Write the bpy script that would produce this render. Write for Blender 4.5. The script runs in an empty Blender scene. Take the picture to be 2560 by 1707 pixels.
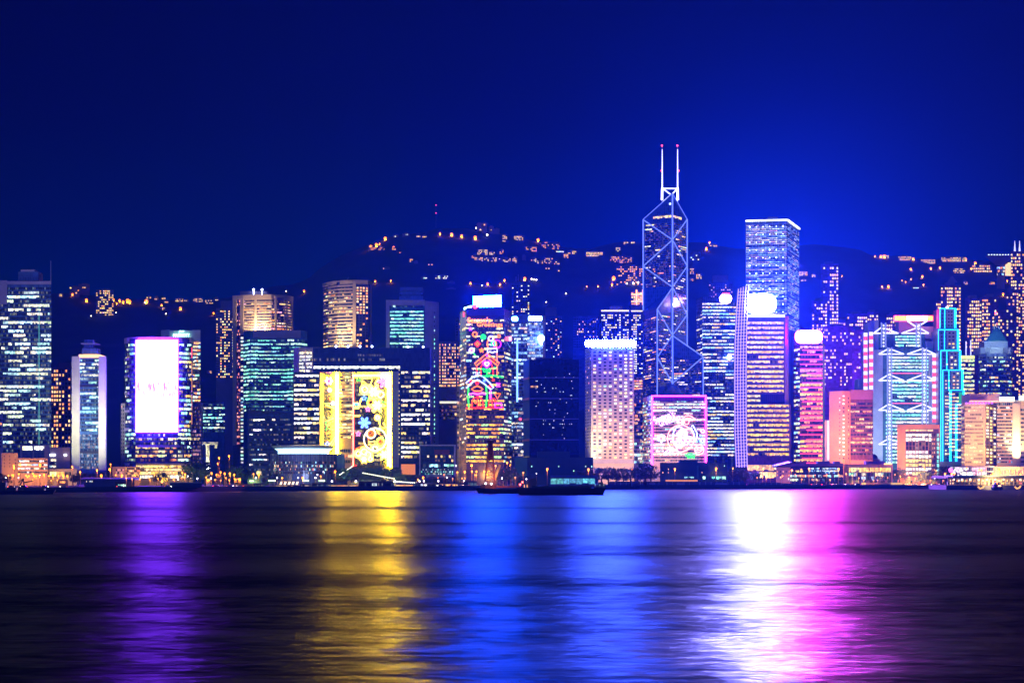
import bpy, math, random
from mathutils import Vector, noise as mnoise

random.seed(7)
SC = bpy.context.scene
COL = SC.collection
# ---------------------------------------------------------------- camera, sky, light, exposure
F, H, YH = 4338.0, 12.0, 1187.0          # focal length in photo pixels, eye height, horizon row
cam = bpy.data.cameras.new('camera')
cam.sensor_width = 36.0
cam.lens = 36.0 * F / 2560.0
cam.shift_y = (YH - 853.5) / 2560.0
cam.clip_start = 1.0
cam.clip_end = 30000.0
camo = bpy.data.objects.new('camera', cam)
camo.location = (0, 0, H)
camo.rotation_euler = (math.pi / 2, 0, 0)
COL.objects.link(camo)
SC.camera = camo

world = bpy.data.worlds.new('World')
SC.world = world
world.use_nodes = True
wt = world.node_tree
wt.nodes.clear()


def wn(t, **k):
    n = wt.nodes.new(t)
    for a, b in k.items():
        setattr(n, a, b)
    return n


wo = wn('ShaderNodeOutputWorld')
wb = wn('ShaderNodeBackground')
tc = wn('ShaderNodeTexCoord')
sx = wn('ShaderNodeSeparateXYZ')
wt.links.new(tc.outputs['Generated'], sx.inputs[0])
rp = wn('ShaderNodeValToRGB')
wt.links.new(sx.outputs['Z'], rp.inputs[0])
els = rp.color_ramp.elements
SKY = [(0.0, (.0, .013, .058)), (.08, (.0, .0105, .050)), (.13, (.0, .0045, .030)), (.2, (.0, .0007, .013)), (.27, (.0, .0001, .005)), (.6, (.0, .0, .008))]
els[0].position, els[0].color = SKY[0][0], (*SKY[0][1], 1)
els[1].position, els[1].color = SKY[-1][0], (*SKY[-1][1], 1)
for p_, c_ in SKY[1:-1]:
    e = els.new(p_)
    e.color = (*c_, 1)
# the brighter part of the night sky above the brightest quarter of the city
gd = Vector((.150, 1, .085)).normalized()
dp = wn('ShaderNodeVectorMath', operation='DOT_PRODUCT')
dp.inputs[1].default_value = gd
nm = wn('ShaderNodeVectorMath', operation='NORMALIZE')
wt.links.new(tc.outputs['Generated'], nm.inputs[0])
wt.links.new(nm.outputs[0], dp.inputs[0])
m1 = wn('ShaderNodeMath', operation='POWER')
m0 = wn('ShaderNodeMath', operation='MAXIMUM')
m0.inputs[1].default_value = 0.0
wt.links.new(dp.outputs['Value'], m0.inputs[0])
wt.links.new(m0.outputs[0], m1.inputs[0])
m1.inputs[1].default_value = 240.0
gm = wn('ShaderNodeMix', data_type='RGBA', blend_type='ADD')
gm.inputs[0].default_value = 1.0
gs = wn('ShaderNodeVectorMath', operation='SCALE')
gs.inputs[0].default_value = (.0, .010, .48)
wt.links.new(m1.outputs[0], gs.inputs['Scale'])
wt.links.new(rp.outputs[0], gm.inputs[6])
wt.links.new(gs.outputs[0], gm.inputs[7])
wt.links.new(gm.outputs[2], wb.inputs[0])
wb.inputs[1].default_value = 1.0
wt.links.new(wb.outputs[0], wo.inputs[0])

sun = bpy.data.lights.new('night_fill', 'SUN')       # the glow of the opposite shore, very soft
sun.energy = 0.7
sun.angle = math.radians(60)
sun.color = (.17, .27, 1.0)
suno = bpy.data.objects.new('night_fill', sun)
suno.rotation_euler = (math.radians(62), 0, math.radians(-25))
COL.objects.link(suno)

SC.view_settings.view_transform = 'Standard'
SC.view_settings.look = 'None'
SC.view_settings.exposure = 0.0
SC.view_settings.gamma = 1.0
SC.view_settings.use_curve_mapping = False
SC.render.engine = 'CYCLES'
cy = SC.cycles
cy.max_bounces = 4
cy.diffuse_bounces = 2
cy.glossy_bounces = 2
cy.transmission_bounces = 2
cy.transparent_max_bounces = 4
cy.volume_bounces = 0
cy.sample_clamp_indirect = 3.0
cy.sample_clamp_direct = 0.0
cy.use_denoising = True
cy.use_adaptive_sampling = True
cy.adaptive_threshold = 0.015
cy.use_light_tree = True
cy.caustics_reflective = False
cy.caustics_refractive = False


# ---------------------------------------------------------------- pixel <-> place helpers
def X(px, D): return (px - 1280.0) / F * D
def Z(py, D): return H + (YH - py) / F * D
def P(px, py, D): return Vector((X(px, D), D, Z(py, D)))


GROUND = 3.2
RIDGE = [(-900, 760), (-300, 742), (0, 733), (180, 728), (300, 744), (380, 741), (480, 752), (560, 742), (620, 726), (680, 711), (731, 708), (772, 692),
         (810, 658), (840, 641), (875, 623), (899, 617), (940, 597), (978, 585), (1015, 580), (1062, 576), (1090, 566), (1165, 566),
         (1200, 572), (1247, 577), (1322, 595), (1359, 603), (1415, 614), (1471, 618), (1528, 604), (1556, 598), (1609, 603), (1727, 601),
         (1753, 600), (1771, 606), (1850, 618), (1950, 612), (2040, 606), (2100, 613), (2149, 619), (2178, 634), (2263, 636), (2304, 643),
         (2427, 644), (2520, 652), (2640, 660), (3000, 690), (3500, 720)]
DR, DF = 3400.0, 2060.0


def ridge_z(x):
    px = 1280 + x * F / DR
    if px <= RIDGE[0][0]: return Z(RIDGE[0][1], DR)
    for (a, b), (c, d) in zip(RIDGE, RIDGE[1:]):
        if px <= c:
            t = (px - a) / (c - a)
            return Z(b + (d - b) * t, DR)
    return Z(RIDGE[-1][1], DR)


def hill(x, y):
    if y < DF: return GROUND - 1.5
    zr = ridge_z(x)
    if y <= DR:
        t = (y - DF) / (DR - DF)
        n = mnoise.noise((x / 170, y / 210, 3.1)) * 30 + mnoise.noise((x / 60, y / 80, 9.1)) * 8
        return GROUND - 1.5 + (zr - GROUND) * t ** 1.05 + n * min(1, t * 3) * (1 - t) * 1.5
    t = min(1, (y - DR) / 1500)
    return GROUND - 1.5 + (zr - GROUND) * (1 - t) + mnoise.noise((x / 200, y / 200, 5)) * 10 * t


def on_hill(px, py):
    """the place on the slope seen at this pixel"""
    D = DF + 5
    while D < DR:
        if hill(X(px, D), D) >= Z(py, D): return D
        D += 6
    return DR - 2


# ---------------------------------------------------------------- materials
MATS = {}


def nodes_of(name):
    m = bpy.data.materials.new(name)
    m.use_nodes = True
    nt = m.node_tree
    return m, nt, nt.nodes['Principled BSDF']


def mat(name, base, rough=.7, metal=0.0, spec=.4, var=.25, scale=.12):
    """a plain weathered surface: base colour with soft stains"""
    if name in MATS: return MATS[name]
    m, nt, b = nodes_of(name)
    tx = nt.nodes.new('ShaderNodeTexCoord')
    nz = nt.nodes.new('ShaderNodeTexNoise')
    nz.inputs['Scale'].default_value = scale
    nz.inputs['Detail'].default_value = 5
    nt.links.new(tx.outputs['Object'], nz.inputs['Vector'])
    mx = nt.nodes.new('ShaderNodeMix')
    mx.data_type = 'RGBA'
    mx.inputs[6].default_value = (*[c * (1 - var) for c in base], 1)
    mx.inputs[7].default_value = (*[min(1, c * (1 + var)) for c in base], 1)
    nt.links.new(nz.outputs['Fac'], mx.inputs[0])
    nt.links.new(mx.outputs[2], b.inputs['Base Color'])
    b.inputs['Roughness'].default_value = rough
    b.inputs['Metallic'].default_value = metal
    b.inputs['Specular IOR Level'].default_value = spec
    MATS[name] = m
    return m


def curtain(name, base, fh=3.6, mw=1.6, line=(.12, .15, .22), rough=.22, spec=.6, tint=1.8, mortar=.12):
    """a glass curtain wall: panes with slightly differing tint between thin mullions, in metres along the wall"""
    if name in MATS: return MATS[name]
    m, nt, b = nodes_of(name)
    uv = nt.nodes.new('ShaderNodeUVMap')
    br = nt.nodes.new('ShaderNodeTexBrick')
    br.offset = 0.0
    br.inputs['Scale'].default_value = 1.0
    br.inputs['Color1'].default_value = (*base, 1)
    br.inputs['Color2'].default_value = (*[c * tint for c in base], 1)
    br.inputs['Mortar'].default_value = (*line, 1)
    br.inputs['Mortar Size'].default_value = mortar
    br.inputs['Mortar Smooth'].default_value = .2
    br.inputs['Brick Width'].default_value = mw
    br.inputs['Row Height'].default_value = fh
    nt.links.new(uv.outputs[0], br.inputs['Vector'])
    nt.links.new(br.outputs['Color'], b.inputs['Base Color'])
    b.inputs['Roughness'].default_value = rough
    b.inputs['Specular IOR Level'].default_value = spec
    MATS[name] = m
    return m


def lamp_mat(name, col, sampled=True):
    """a light-giving surface (lamp, neon tube, lit sign, surface given a glow)"""
    if name in MATS: return MATS[name]
    m, nt, b = nodes_of(name)
    b.inputs['Base Color'].default_value = (.05, .05, .05, 1)
    s = max(col)
    b.inputs['Emission Color'].default_value = (*[c / s for c in col], 1)
    b.inputs['Emission Strength'].default_value = s
    if not sampled:
        m.cycles.emission_sampling = 'NONE'
    MATS[name] = m
    return m


def window_mat():
    """window glass: dark, or lit from the room behind with the colour stored per pane"""
    m, nt, b = nodes_of('window_glass')
    at = nt.nodes.new('ShaderNodeAttribute')
    at.attribute_name = 'glow'
    ge = nt.nodes.new('ShaderNodeNewGeometry')
    nz = nt.nodes.new('ShaderNodeTexNoise')
    nz.inputs['Scale'].default_value = .55
    nz.inputs['Detail'].default_value = 3
    nt.links.new(ge.outputs['Position'], nz.inputs['Vector'])
    mr = nt.nodes.new('ShaderNodeMapRange')
    mr.inputs['From Min'].default_value = .3
    mr.inputs['From Max'].default_value = .7
    mr.inputs['To Min'].default_value = .35
    mr.inputs['To Max'].default_value = 1.75
    nt.links.new(nz.outputs['Fac'], mr.inputs['Value'])
    nt.links.new(at.outputs['Color'], b.inputs['Emission Color'])
    nt.links.new(mr.outputs[0], b.inputs['Emission Strength'])
    b.inputs['Base Color'].default_value = (.012, .016, .035, 1)
    b.inputs['Roughness'].default_value = .12
    m.cycles.emission_sampling = 'NONE'
    return m


WIN = window_mat()
WGAIN = 1.6
CONC = mat('grey_concrete', (.32, .32, .36))
DARKC = mat('dark_concrete', (.10, .10, .13))
PALE = mat('pale_stone', (.55, .54, .46))
WHITE = mat('white_cladding', (.62, .60, .58), rough=.5)
CREAM = mat('cream_stone', (.60, .45, .26))
TAN = mat('tan_stone', (.50, .40, .34))
PINK = mat('pink_render', (.60, .29, .12))
LILAC = mat('lilac_cladding', (.42, .40, .52))
BLACKM = mat('black_metal', (.02, .022, .03), rough=.4)
STEEL = mat('grey_steel', (.30, .33, .40), rough=.35, metal=.5)
TEALROOF = mat('teal_roof', (.05, .22, .26), rough=.5)
POSTM = mat('lamp_post_metal', (.18, .15, .10), rough=.5)
NAVYGLASS = curtain('navy_glass', (.03, .08, .20), line=(.08, .16, .34))
BLACKGLASS = curtain('black_glass', (.010, .022, .05), fh=4.0, mw=1.5, line=(.02, .035, .08))
TEALGLASS = curtain('teal_glass', (.02, .12, .17), line=(.06, .16, .2))
BLUEGLASS = curtain('blue_glass', (.04, .10, .28), line=(.14, .22, .42))
PURPLEWALL = mat('purple_grey_cladding', (.22, .18, .36))
FLAT = mat('flat_block_render', (.16, .14, .20))
FLATW = mat('warm_flat_block_render', (.24, .18, .17))


# ---------------------------------------------------------------- mesh builder
class MB:
    def __init__(s):
        s.v, s.f, s.m, s.uv, s.g = [], [], [], [], []

    def face(s, pts, glow=None, uv=None, mi=0):
        n = len(s.v)
        s.v += [tuple(p) for p in pts]
        s.f.append(tuple(range(n, n + len(pts))))
        s.m.append(mi)
        s.uv.append(uv or [(0, 0)] * len(pts))
        s.g.append(glow or (0, 0, 0))

    def box(s, x0, x1, y0, y1, z0, z1, mi=0):
        s.prism([(x0, y0), (x1, y0), (x1, y1), (x0, y1)], z0, z1, mi)

    def prism(s, poly, z0, z1, mi=0):
        """poly counter-clockwise seen from above; z1 a number or one per corner"""
        n = len(poly)
        z1 = z1 if isinstance(z1, (list, tuple)) else [z1] * n
        z0 = z0 if isinstance(z0, (list, tuple)) else [z0] * n
        b = len(s.v)
        s.v += [(x, y, z) for (x, y), z in zip(poly, z0)] + [(x, y, z) for (x, y), z in zip(poly, z1)]
        L = 0.0
        for i in range(n):
            j = (i + 1) % n
            w = math.dist(poly[i], poly[j])
            s.f.append((b + i, b + j, b + n + j, b + n + i))
            s.uv.append([(L, z0[i]), (L + w, z0[j]), (L + w, z1[j]), (L, z1[i])])
            s.m.append(mi)
            s.g.append((0, 0, 0))
            L += w
        for f in (tuple(b + n + i for i in range(n)), tuple(b + i for i in reversed(range(n)))):
            s.f.append(f)
            s.uv.append([(.4, .4)] * n)
            s.m.append(mi)
            s.g.append((0, 0, 0))

    def loft(s, rings, mi=0, cap=True):
        """rings: lists of equally many points, joined one after the other"""
        b = len(s.v)
        n = len(rings[0])
        for r in rings: s.v += [tuple(p) for p in r]
        for k in range(len(rings) - 1):
            for i in range(n):
                j = (i + 1) % n
                s.f.append((b + k * n + i, b + k * n + j, b + (k + 1) * n + j, b + (k + 1) * n + i))
        if cap:
            s.f.append(tuple(b + (len(rings) - 1) * n + i for i in range(n)))
            s.f.append(tuple(b + i for i in reversed(range(n))))
        while len(s.m) < len(s.f):
            s.m.append(mi)
            s.g.append((0, 0, 0))
            s.uv.append([(.4, .4)] * len(s.f[len(s.m) - 1]))

    def cyl(s, x, y, z0, z1, r0, r1=None, n=8, mi=0):
        r1 = r0 if r1 is None else r1
        ring = lambda r, z: [(x + r * math.cos(a), y + r * math.sin(a), z) for a in (2 * math.pi * i / n for i in range(n))]
        s.loft([ring(r0, z0), ring(r1, z1)], mi)

    def ball(s, c, r, n=8, m=5, mi=0):
        rings = []
        for k in range(m + 1):
            t = math.pi * (k / m) - math.pi / 2
            rr = max(r * math.cos(t), r * .02)
            rings.append([(c[0] + rr * math.cos(a), c[1] + rr * math.sin(a), c[2] + r * math.sin(t)) for a in (2 * math.pi * i / n for i in range(n))])
        s.loft(rings, mi)

    def tube(s, pts, r, n=5, closed=False, mi=0):
        pts = [Vector(p) for p in pts]
        k = len(pts)
        rings = []
        for i, p in enumerate(pts):
            a = pts[(i - 1) % k] if (closed or i) else p
            c = pts[(i + 1) % k] if (closed or i < k - 1) else p
            t = (c - a).normalized()
            up = Vector((0, 1, 0)) if abs(t.y) < .9 else Vector((1, 0, 0))
            u = t.cross(up).normalized()
            w = t.cross(u).normalized()
            rings.append([p + (u * math.cos(q) + w * math.sin(q)) * r for q in (2 * math.pi * j / n for j in range(n))])
        if closed: rings.append(rings[0])
        s.loft(rings, mi, cap=not closed)

    def bar(s, p, q, w, mi=0):
        s.tube([p, q], w * .7, n=4, mi=mi)

    def build(s, name, mats, parent=None, loc=None):
        me = bpy.data.meshes.new(name)
        o = bpy.data.objects.new(name, me)
        COL.objects.link(o)
        off = Vector((0, 0, 0))
        if parent is not None:
            o.parent = parent
            p = parent
            while p is not None:
                off += p.location
                p = p.parent
        elif loc is not None:
            off = Vector(loc)
            o.location = off
        me.from_pydata([(x - off.x, y - off.y, z - off.z) for x, y, z in s.v], [], s.f)
        mats = mats if isinstance(mats, (list, tuple)) else [mats]
        for m in mats: me.materials.append(m)
        me.polygons.foreach_set('material_index', s.m)
        ul = me.uv_layers.new(name='UVMap')
        flat = [c for f in s.uv for q in f for c in q]
        ul.data.foreach_set('uv', flat)
        if any(m is WIN for m in mats):
            at = me.color_attributes.new('glow', 'FLOAT_COLOR', 'CORNER')
            at.data.foreach_set('color', [c for f, g in zip(s.f, s.g) for _ in f for c in (*g, 1.0)])
        me.update()
        return o


def tag(o, label, cat, group=None, kind=None):
    if kind:
        o['kind'] = kind
    if label: o['label'] = label
    if cat: o['category'] = cat
    if group: o['group'] = group
    return o


def empty(name, loc, label, cat, group=None):
    o = bpy.data.objects.new(name, None)
    o.location = loc
    o.empty_display_size = 2
    COL.objects.link(o)
    return tag(o, label, cat, group)


def copy_tree(o, parent=None):
    c = o.copy()
    COL.objects.link(c)
    c.parent = parent
    for ch in list(o.children): copy_tree(ch, c)
    return c


def flood(px, py, D, tx, ty, TD, col, power, size=6.0, spread=110):  # serves facade floodlighting and added fill lamps alike
    """a floodlight standing at one place and aimed at another"""
    l = bpy.data.lights.new('flood_or_fill_light', 'AREA')
    l.shape = 'DISK'
    l.size = size
    l.energy = power
    l.color = col
    l.spread = math.radians(spread)
    o = bpy.data.objects.new('flood_or_fill_light', l)
    a, b = P(px, py, D), P(tx, ty, TD)
    o.location = a
    o.rotation_euler = (b - a).to_track_quat('-Z', 'Y').to_euler()
    COL.objects.link(o)


# ---------------------------------------------------------------- palettes of lit rooms
COOL = [(.45, 1, .75), (.8, 1, .62), (.4, .9, 1), (1, 1, .65), (.6, 1, .8)]
TEAL = [(.25, 1, .7), (.4, 1, .6), (.35, .95, .85), (.6, 1, .7)]
WARM = [(1, .38, .07), (1, .5, .12), (1, .66, .25), (1, .3, .06), (1, .55, .2)]
YEL = [(1, .68, .16), (1, .8, .3), (1, .55, .08), (1, .86, .45), (.9, 1, .35)]
WHT = [(1, .95, .75), (.95, .97, 1), (1, .85, .5), (1, 1, .85)]
BLU = [(.3, .6, 1), (.5, .8, 1), (.75, .9, 1), (1, .8, .5)]
PNK = [(1, .45, .5), (1, .6, .3), (1, .5, .75), (1, .75, .4)]
MIX = WHT + WARM[:3] + YEL[:3] + COOL[:2]


class Tower:
    """one building: a prism on a footprint, with parts laid on its visible faces.
    front: [(photo column, distance), ...] along the visible faces from left to right"""
    def __init__(s, name, label, front, ytop, wall, depth=32, base=None, cat='building', group=None, part='wall', ybase=None, seed=None):
        s.D = min(d for _, d in front)
        s.pts = [(X(px, d), d) for px, d in front]
        s.rng = random.Random(seed if seed is not None else hash((round(front[0][0]), round(ytop))) & 0xffff)
        ymax = max(p[1] for p in s.pts) + depth
        z0 = GROUND if base is None else base
        if ybase is not None: z0 = Z(ybase, s.D)
        s.z0, s.z1 = z0, Z(ytop, s.D)
        xm = (s.pts[0][0] + s.pts[-1][0]) / 2                # the side walls follow the streets that fan out from the harbour front
        k = xm / s.D
        s.poly = s.pts + [(s.pts[-1][0] + (ymax - s.pts[-1][1]) * k, ymax), (s.pts[0][0] + (ymax - s.pts[0][1]) * k, ymax)]
        cx = sum(p[0] for p in s.poly) / len(s.poly)
        cyy = sum(p[1] for p in s.poly) / len(s.poly)
        s.root = empty(name, (cx, cyy, z0), label, cat, group)
        mb = MB()
        mb.prism(s.poly, z0, s.z1)
        s.wall = mb.build(part, wall, s.root)
        s.nwin = 0
        s.spare = MB()

    def path(s, e):
        if isinstance(e, tuple): return s.pts[e[0]:e[1] + 1]
        return s.pts[e:e + 2]

    def at(s, path, u):
        L = [math.dist(a, b) for a, b in zip(path, path[1:])]
        t = max(0, min(1, u)) * sum(L)
        for k, l in enumerate(L):
            if t <= l + 1e-6 or k == len(L) - 1:
                a, b = path[k], path[k + 1]
                f = t / l if l else 0
                n = Vector((b[1] - a[1], -(b[0] - a[0]), 0)).normalized()
                return Vector((a[0] + (b[0] - a[0]) * f, a[1] + (b[1] - a[1]) * f, 0)), n
            t -= l

    def edgeD(s, e):
        return min(p[1] for p in s.path(e))

    def pane(s, mb, path, u0, u1, z0, z1, glow, proud):
        a, n = s.at(path, u0 + 1e-4)
        b, n2 = s.at(path, u1 - 1e-4)
        a, b = a + n * proud, b + n2 * proud
        mb.face([(a.x, a.y, z0), (b.x, b.y, z0), (b.x, b.y, z1), (a.x, a.y, z1)], glow)

    def glow(s, pal, st):
        c = s.rng.choice(pal)
        k = min(s.rng.uniform(*st) * WGAIN, 1.9)
        j = s.rng.uniform(.85, 1.15)
        return (c[0] * k, c[1] * k * j, c[2] * k)

    def rib(s, e, ya, yb, rows, cols, lit=.5, pal=COOL, run=4, sill=.22, head=.82, st=(.7, 2.0), u=(0.0, 1.0), proud=.14, name='ribbon_window', rowlit=None, gap=.06, dim=True):
        """one band of glazing per storey; panes lit in runs"""
        path, D = s.path(e), s.edgeD(e)
        za, zb = Z(ya, D), Z(yb, D)
        h = (za - zb) / rows
        for r in range(rows):
            mb = MB()
            zt = za - r * h
            zl, zh = zt - h * (1 - sill), zt - h * (1 - head)
            p = lit if rowlit is None else rowlit(r / max(1, rows - 1))
            p = max(0, min(1, p * s.rng.choice((.25, .7, 1.0, 1.3, 1.5)) if p < .95 else p))
            on, left, g = s.rng.random() < p, 0, None
            du = (u[1] - u[0]) / cols
            pl = pal(r / max(1, rows - 1)) if callable(pal) else pal
            for c in range(cols):
                if left <= 0:
                    on = s.rng.random() < p
                    left = s.rng.randint(1, max(1, run * 2 - 1))
                    g = s.glow(pl, st)
                left -= 1
                k = s.rng.uniform(.65, 1.25)
                if on: gg = tuple(x * k for x in g)
                elif dim and s.rng.random() < .45:
                    c0, j = s.rng.choice(pl), s.rng.uniform(.03, .22)
                    gg = (c0[0] * j, c0[1] * j, c0[2] * j)
                else: gg = (0, 0, 0)
                m = gap * du
                zb_ = zl + (zh - zl) * s.rng.choice((0, 0, 0, 0, .18, .4)) if on else zl      # blinds and ledges
                s.pane(mb, path, u[0] + c * du + m, u[0] + (c + 1) * du - m, zb_, zh, gg, proud)
            mb.build(name, WIN, s.root)

    def pun(s, e, ya, yb, rows, cols, lit=.4, pal=WARM, wu=.5, wv=.5, st=(.7, 2.2), u=(0.0, 1.0), proud=.12, cluster=None, dark=True, name='window', rowlit=None, limit=96):
        """separate windows; the first hundred of a building are parts of their own"""
        path, D = s.path(e), s.edgeD(e)
        za, zb = Z(ya, D), Z(yb, D)
        h, du = (za - zb) / rows, (u[1] - u[0]) / cols
        colp = [s.rng.choice((.35, .8, 1.0, 1.6)) if cluster else 1.0 for _ in range(cols)]
        cells = [(r, c) for r in range(rows) for c in range(cols)]
        s.rng.shuffle(cells)
        todo = []
        for r, c in cells:
            p = lit if rowlit is None else rowlit(r / max(1, rows - 1))
            todo.append((s.rng.random() < p * colp[c], r, c))
        todo.sort(key=lambda t: not t[0])
        for on, r, c in todo:
            if not on and not dark: continue
            g = s.glow(pal(r / max(1, rows - 1)) if callable(pal) else pal, st) if on else (0, 0, 0)
            own = s.nwin < limit
            mb = MB() if own else s.spare
            uc, zc = u[0] + (c + .5) * du, za - (r + .5) * h
            s.pane(mb, path, uc - du * wu / 2, uc + du * wu / 2, zc - h * wv / 2, zc + h * wv / 2, g, proud)
            if own:
                mb.build(name, WIN, s.root)
                s.nwin += 1

    def done(s):
        if s.spare.f:
            o = s.spare.build('window', WIN, s.root)
            o['kind'] = 'stuff'
            s.spare = MB()
        return s

    def slab(s, e, u0, u1, ya, yb, m, proud=.35, name='fascia_band', back=.05):
        """a strip standing proud of a face, from row ya down to row yb"""
        path, D = s.path(e), s.edgeD(e)
        z1, z0 = Z(ya, D), Z(yb, D)
        n = max(1, len(path) - 1)
        mb = MB()
        us = [u0 + (u1 - u0) * k / n for k in range(n + 1)]
        fr, bk = [], []
        for q in us:
            p, nn = s.at(path, min(max(q, 1e-4), 1 - 1e-4))
            fr.append((p.x + nn.x * proud, p.y + nn.y * proud))
            bk.append((p.x - nn.x * back, p.y - nn.y * back))
        mb.prism(fr + bk[::-1], z0, z1)
        return mb.build(name, m, s.root)

    def bands(s, e, ya, yb, rows, m, frac=.3, proud=.3, u=(0, 1), name='spandrel'):
        h = (yb - ya) / rows
        for r in range(rows):
            s.slab(e, u[0], u[1], ya + r * h, ya + (r + frac) * h, m, proud, name)

    def block(s, x0, x1, y0, y1, m, D=None, depth=10, name='plant_room'):
        D = D or s.D + 4
        mb = MB()
        mb.box(X(x0, D), X(x1, D), D, D + depth, Z(y1, D), Z(y0, D))
        return mb.build(name, m, s.root)

    def sign(s, x0, x1, y0, y1, m, D, depth=3, name='rooftop_sign', rnd=.35):
        """a lit sign box: glowing rounded front, dark back"""
        mb = MB()
        cx, cyy, hx, hy = (x0 + x1) / 2, (y0 + y1) / 2, (x1 - x0) / 2, (y1 - y0) / 2
        r = min(hx, hy) * rnd * 2
        ring = []
        for qx, qy, a0 in ((1, -1, 0), (-1, -1, 90), (-1, 1, 180), (1, 1, 270)):
            for i in range(5):
                a = math.radians(a0 + 22.5 * i)
                ring.append((cx + qx * (hx - r) + r * math.cos(a), cyy + qy * (hy - r) - r * math.sin(a)))
        f = [P(a, b, D) for a, b in ring][::-1]
        mb.face(f[::-1], mi=0)
        g = [Vector((v.x, v.y + .05, v.z)) for v in f]
        h = [Vector((v.x, v.y + depth, v.z)) for v in f]
        mb.loft([h, g], mi=1)
        sg = mb.build(name, [m, BLACKM], s.root)
        mb = MB()
        for k in range(3):
            x = x0 + (x1 - x0) * (.2 + .3 * k)
            mb.bar(P(x, y1 + 5, D + depth + .6), P(x, y0 + 2, D + depth + .6), .35)
        mb.bar(P(x0 + 2, cyy, D + depth + .6), P(x1 - 2, cyy, D + depth + .6), .35)
        mb.build('support_frame', STEEL, sg)
        return sg

    def rod(s, a, b, w, m, D=None, name='mast'):
        D = D or s.D + 8
        mb = MB()
        mb.tube([P(*a, D), P(*b, D)], w, n=6)
        return mb.build(name, m, s.root)

    def neon(s, pts, m, D, r=.42, closed=False, name='neon_tube'):
        mb = MB()
        mb.tube([P(a, b, D) for a, b in pts], r, n=5, closed=closed)
        return mb.build(name, m, s.root)

    def text(s, body, x0, x1, y0, y1, m, D, name='lettering', rot=0.0, extrude=.25, bold=.012):
        """raised letters fitted into a box of photo pixels on the plane at distance D"""
        cu = bpy.data.curves.new(name, 'FONT')
        cu.body = body
        cu.extrude = .02
        cu.offset = bold * .3
        cu.resolution_u = 2
        to = bpy.data.objects.new(name, cu)
        COL.objects.link(to)
        dg = bpy.context.evaluated_depsgraph_get()
        me = bpy.data.meshes.new_from_object(to.evaluated_get(dg))
        bpy.data.objects.remove(to)
        xs = [v.co.x for v in me.vertices]
        ys = [v.co.y for v in me.vertices]
        ax, bx, ay, by = min(xs), max(xs), min(ys), max(ys)
        cx, cyy = (x0 + x1) / 2, (y0 + y1) / 2
        off = s.root.location
        for v in me.vertices:
            px = (v.co.x - ax) / (bx - ax) * (x1 - x0) - (x1 - x0) / 2
            py = (v.co.y - ay) / (by - ay) * (y1 - y0) - (y1 - y0) / 2
            c_, s_ = math.cos(rot), math.sin(rot)
            q = P(cx + px * c_ - py * s_, cyy - (px * s_ + py * c_), D)
            q.y += -.3 if v.co.z > 0 else .1
            v.co = q - off
        me.materials.clear()
        me.materials.append(m)
        me.name = name
        o = bpy.data.objects.new(name, me)
        o.parent = s.root
        COL.objects.link(o)
        return o


def circle(cx, cy_, r, n=18, a0=0, a1=360, ry=None):
    ry = ry or r
    full = abs(a1 - a0) >= 360
    return [(cx + r * math.cos(math.radians(a0 + (a1 - a0) * i / (n if full else n - 1))), cy_ - ry * math.sin(math.radians(a0 + (a1 - a0) * i / (n if full else n - 1)))) for i in range(n)]


def star(cx, cy_, r, k=5, inner=.45, rot=90):
    return [(cx + (r if i % 2 == 0 else r * inner) * math.cos(math.radians(rot + 180 * i / k)), cy_ - (r if i % 2 == 0 else r * inner) * math.sin(math.radians(rot + 180 * i / k))) for i in range(2 * k)]


def petals(cx, cy_, r, k=6, n=60, depth=.35, rot=0):
    return [(cx + r * (1 - depth + depth * math.cos(k * t)) * math.cos(t + rot), cy_ - r * (1 - depth + depth * math.cos(k * t)) * math.sin(t + rot)) for t in (2 * math.pi * i / n for i in range(n))]


def heart(cx, cy_, r, n=24):
    return [(cx + r * (16 * math.sin(t) ** 3) / 16, cy_ - r * (13 * math.cos(t) - 5 * math.cos(2 * t) - 2 * math.cos(3 * t) - math.cos(4 * t)) / 16) for t in (2 * math.pi * i / n for i in range(n))]

# ================================================================ SETTING: water, quay ground, hills
SHORE = [(-2600, 1190), (0, 1200), (140, 1206), (430, 1240), (620, 1290), (860, 1316), (1150, 1345), (1400, 1400), (1600, 1460), (2000, 1475), (2280, 1505), (2560, 1520), (5200, 1540)]
SH = [(X(p, d), d) for p, d in SHORE]


def shoreD(px):
    for (a, b), (c, d) in zip(SHORE, SHORE[1:]):
        if px <= c: return b + (d - b) * (px - a) / (c - a)
    return SHORE[-1][1]


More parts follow.
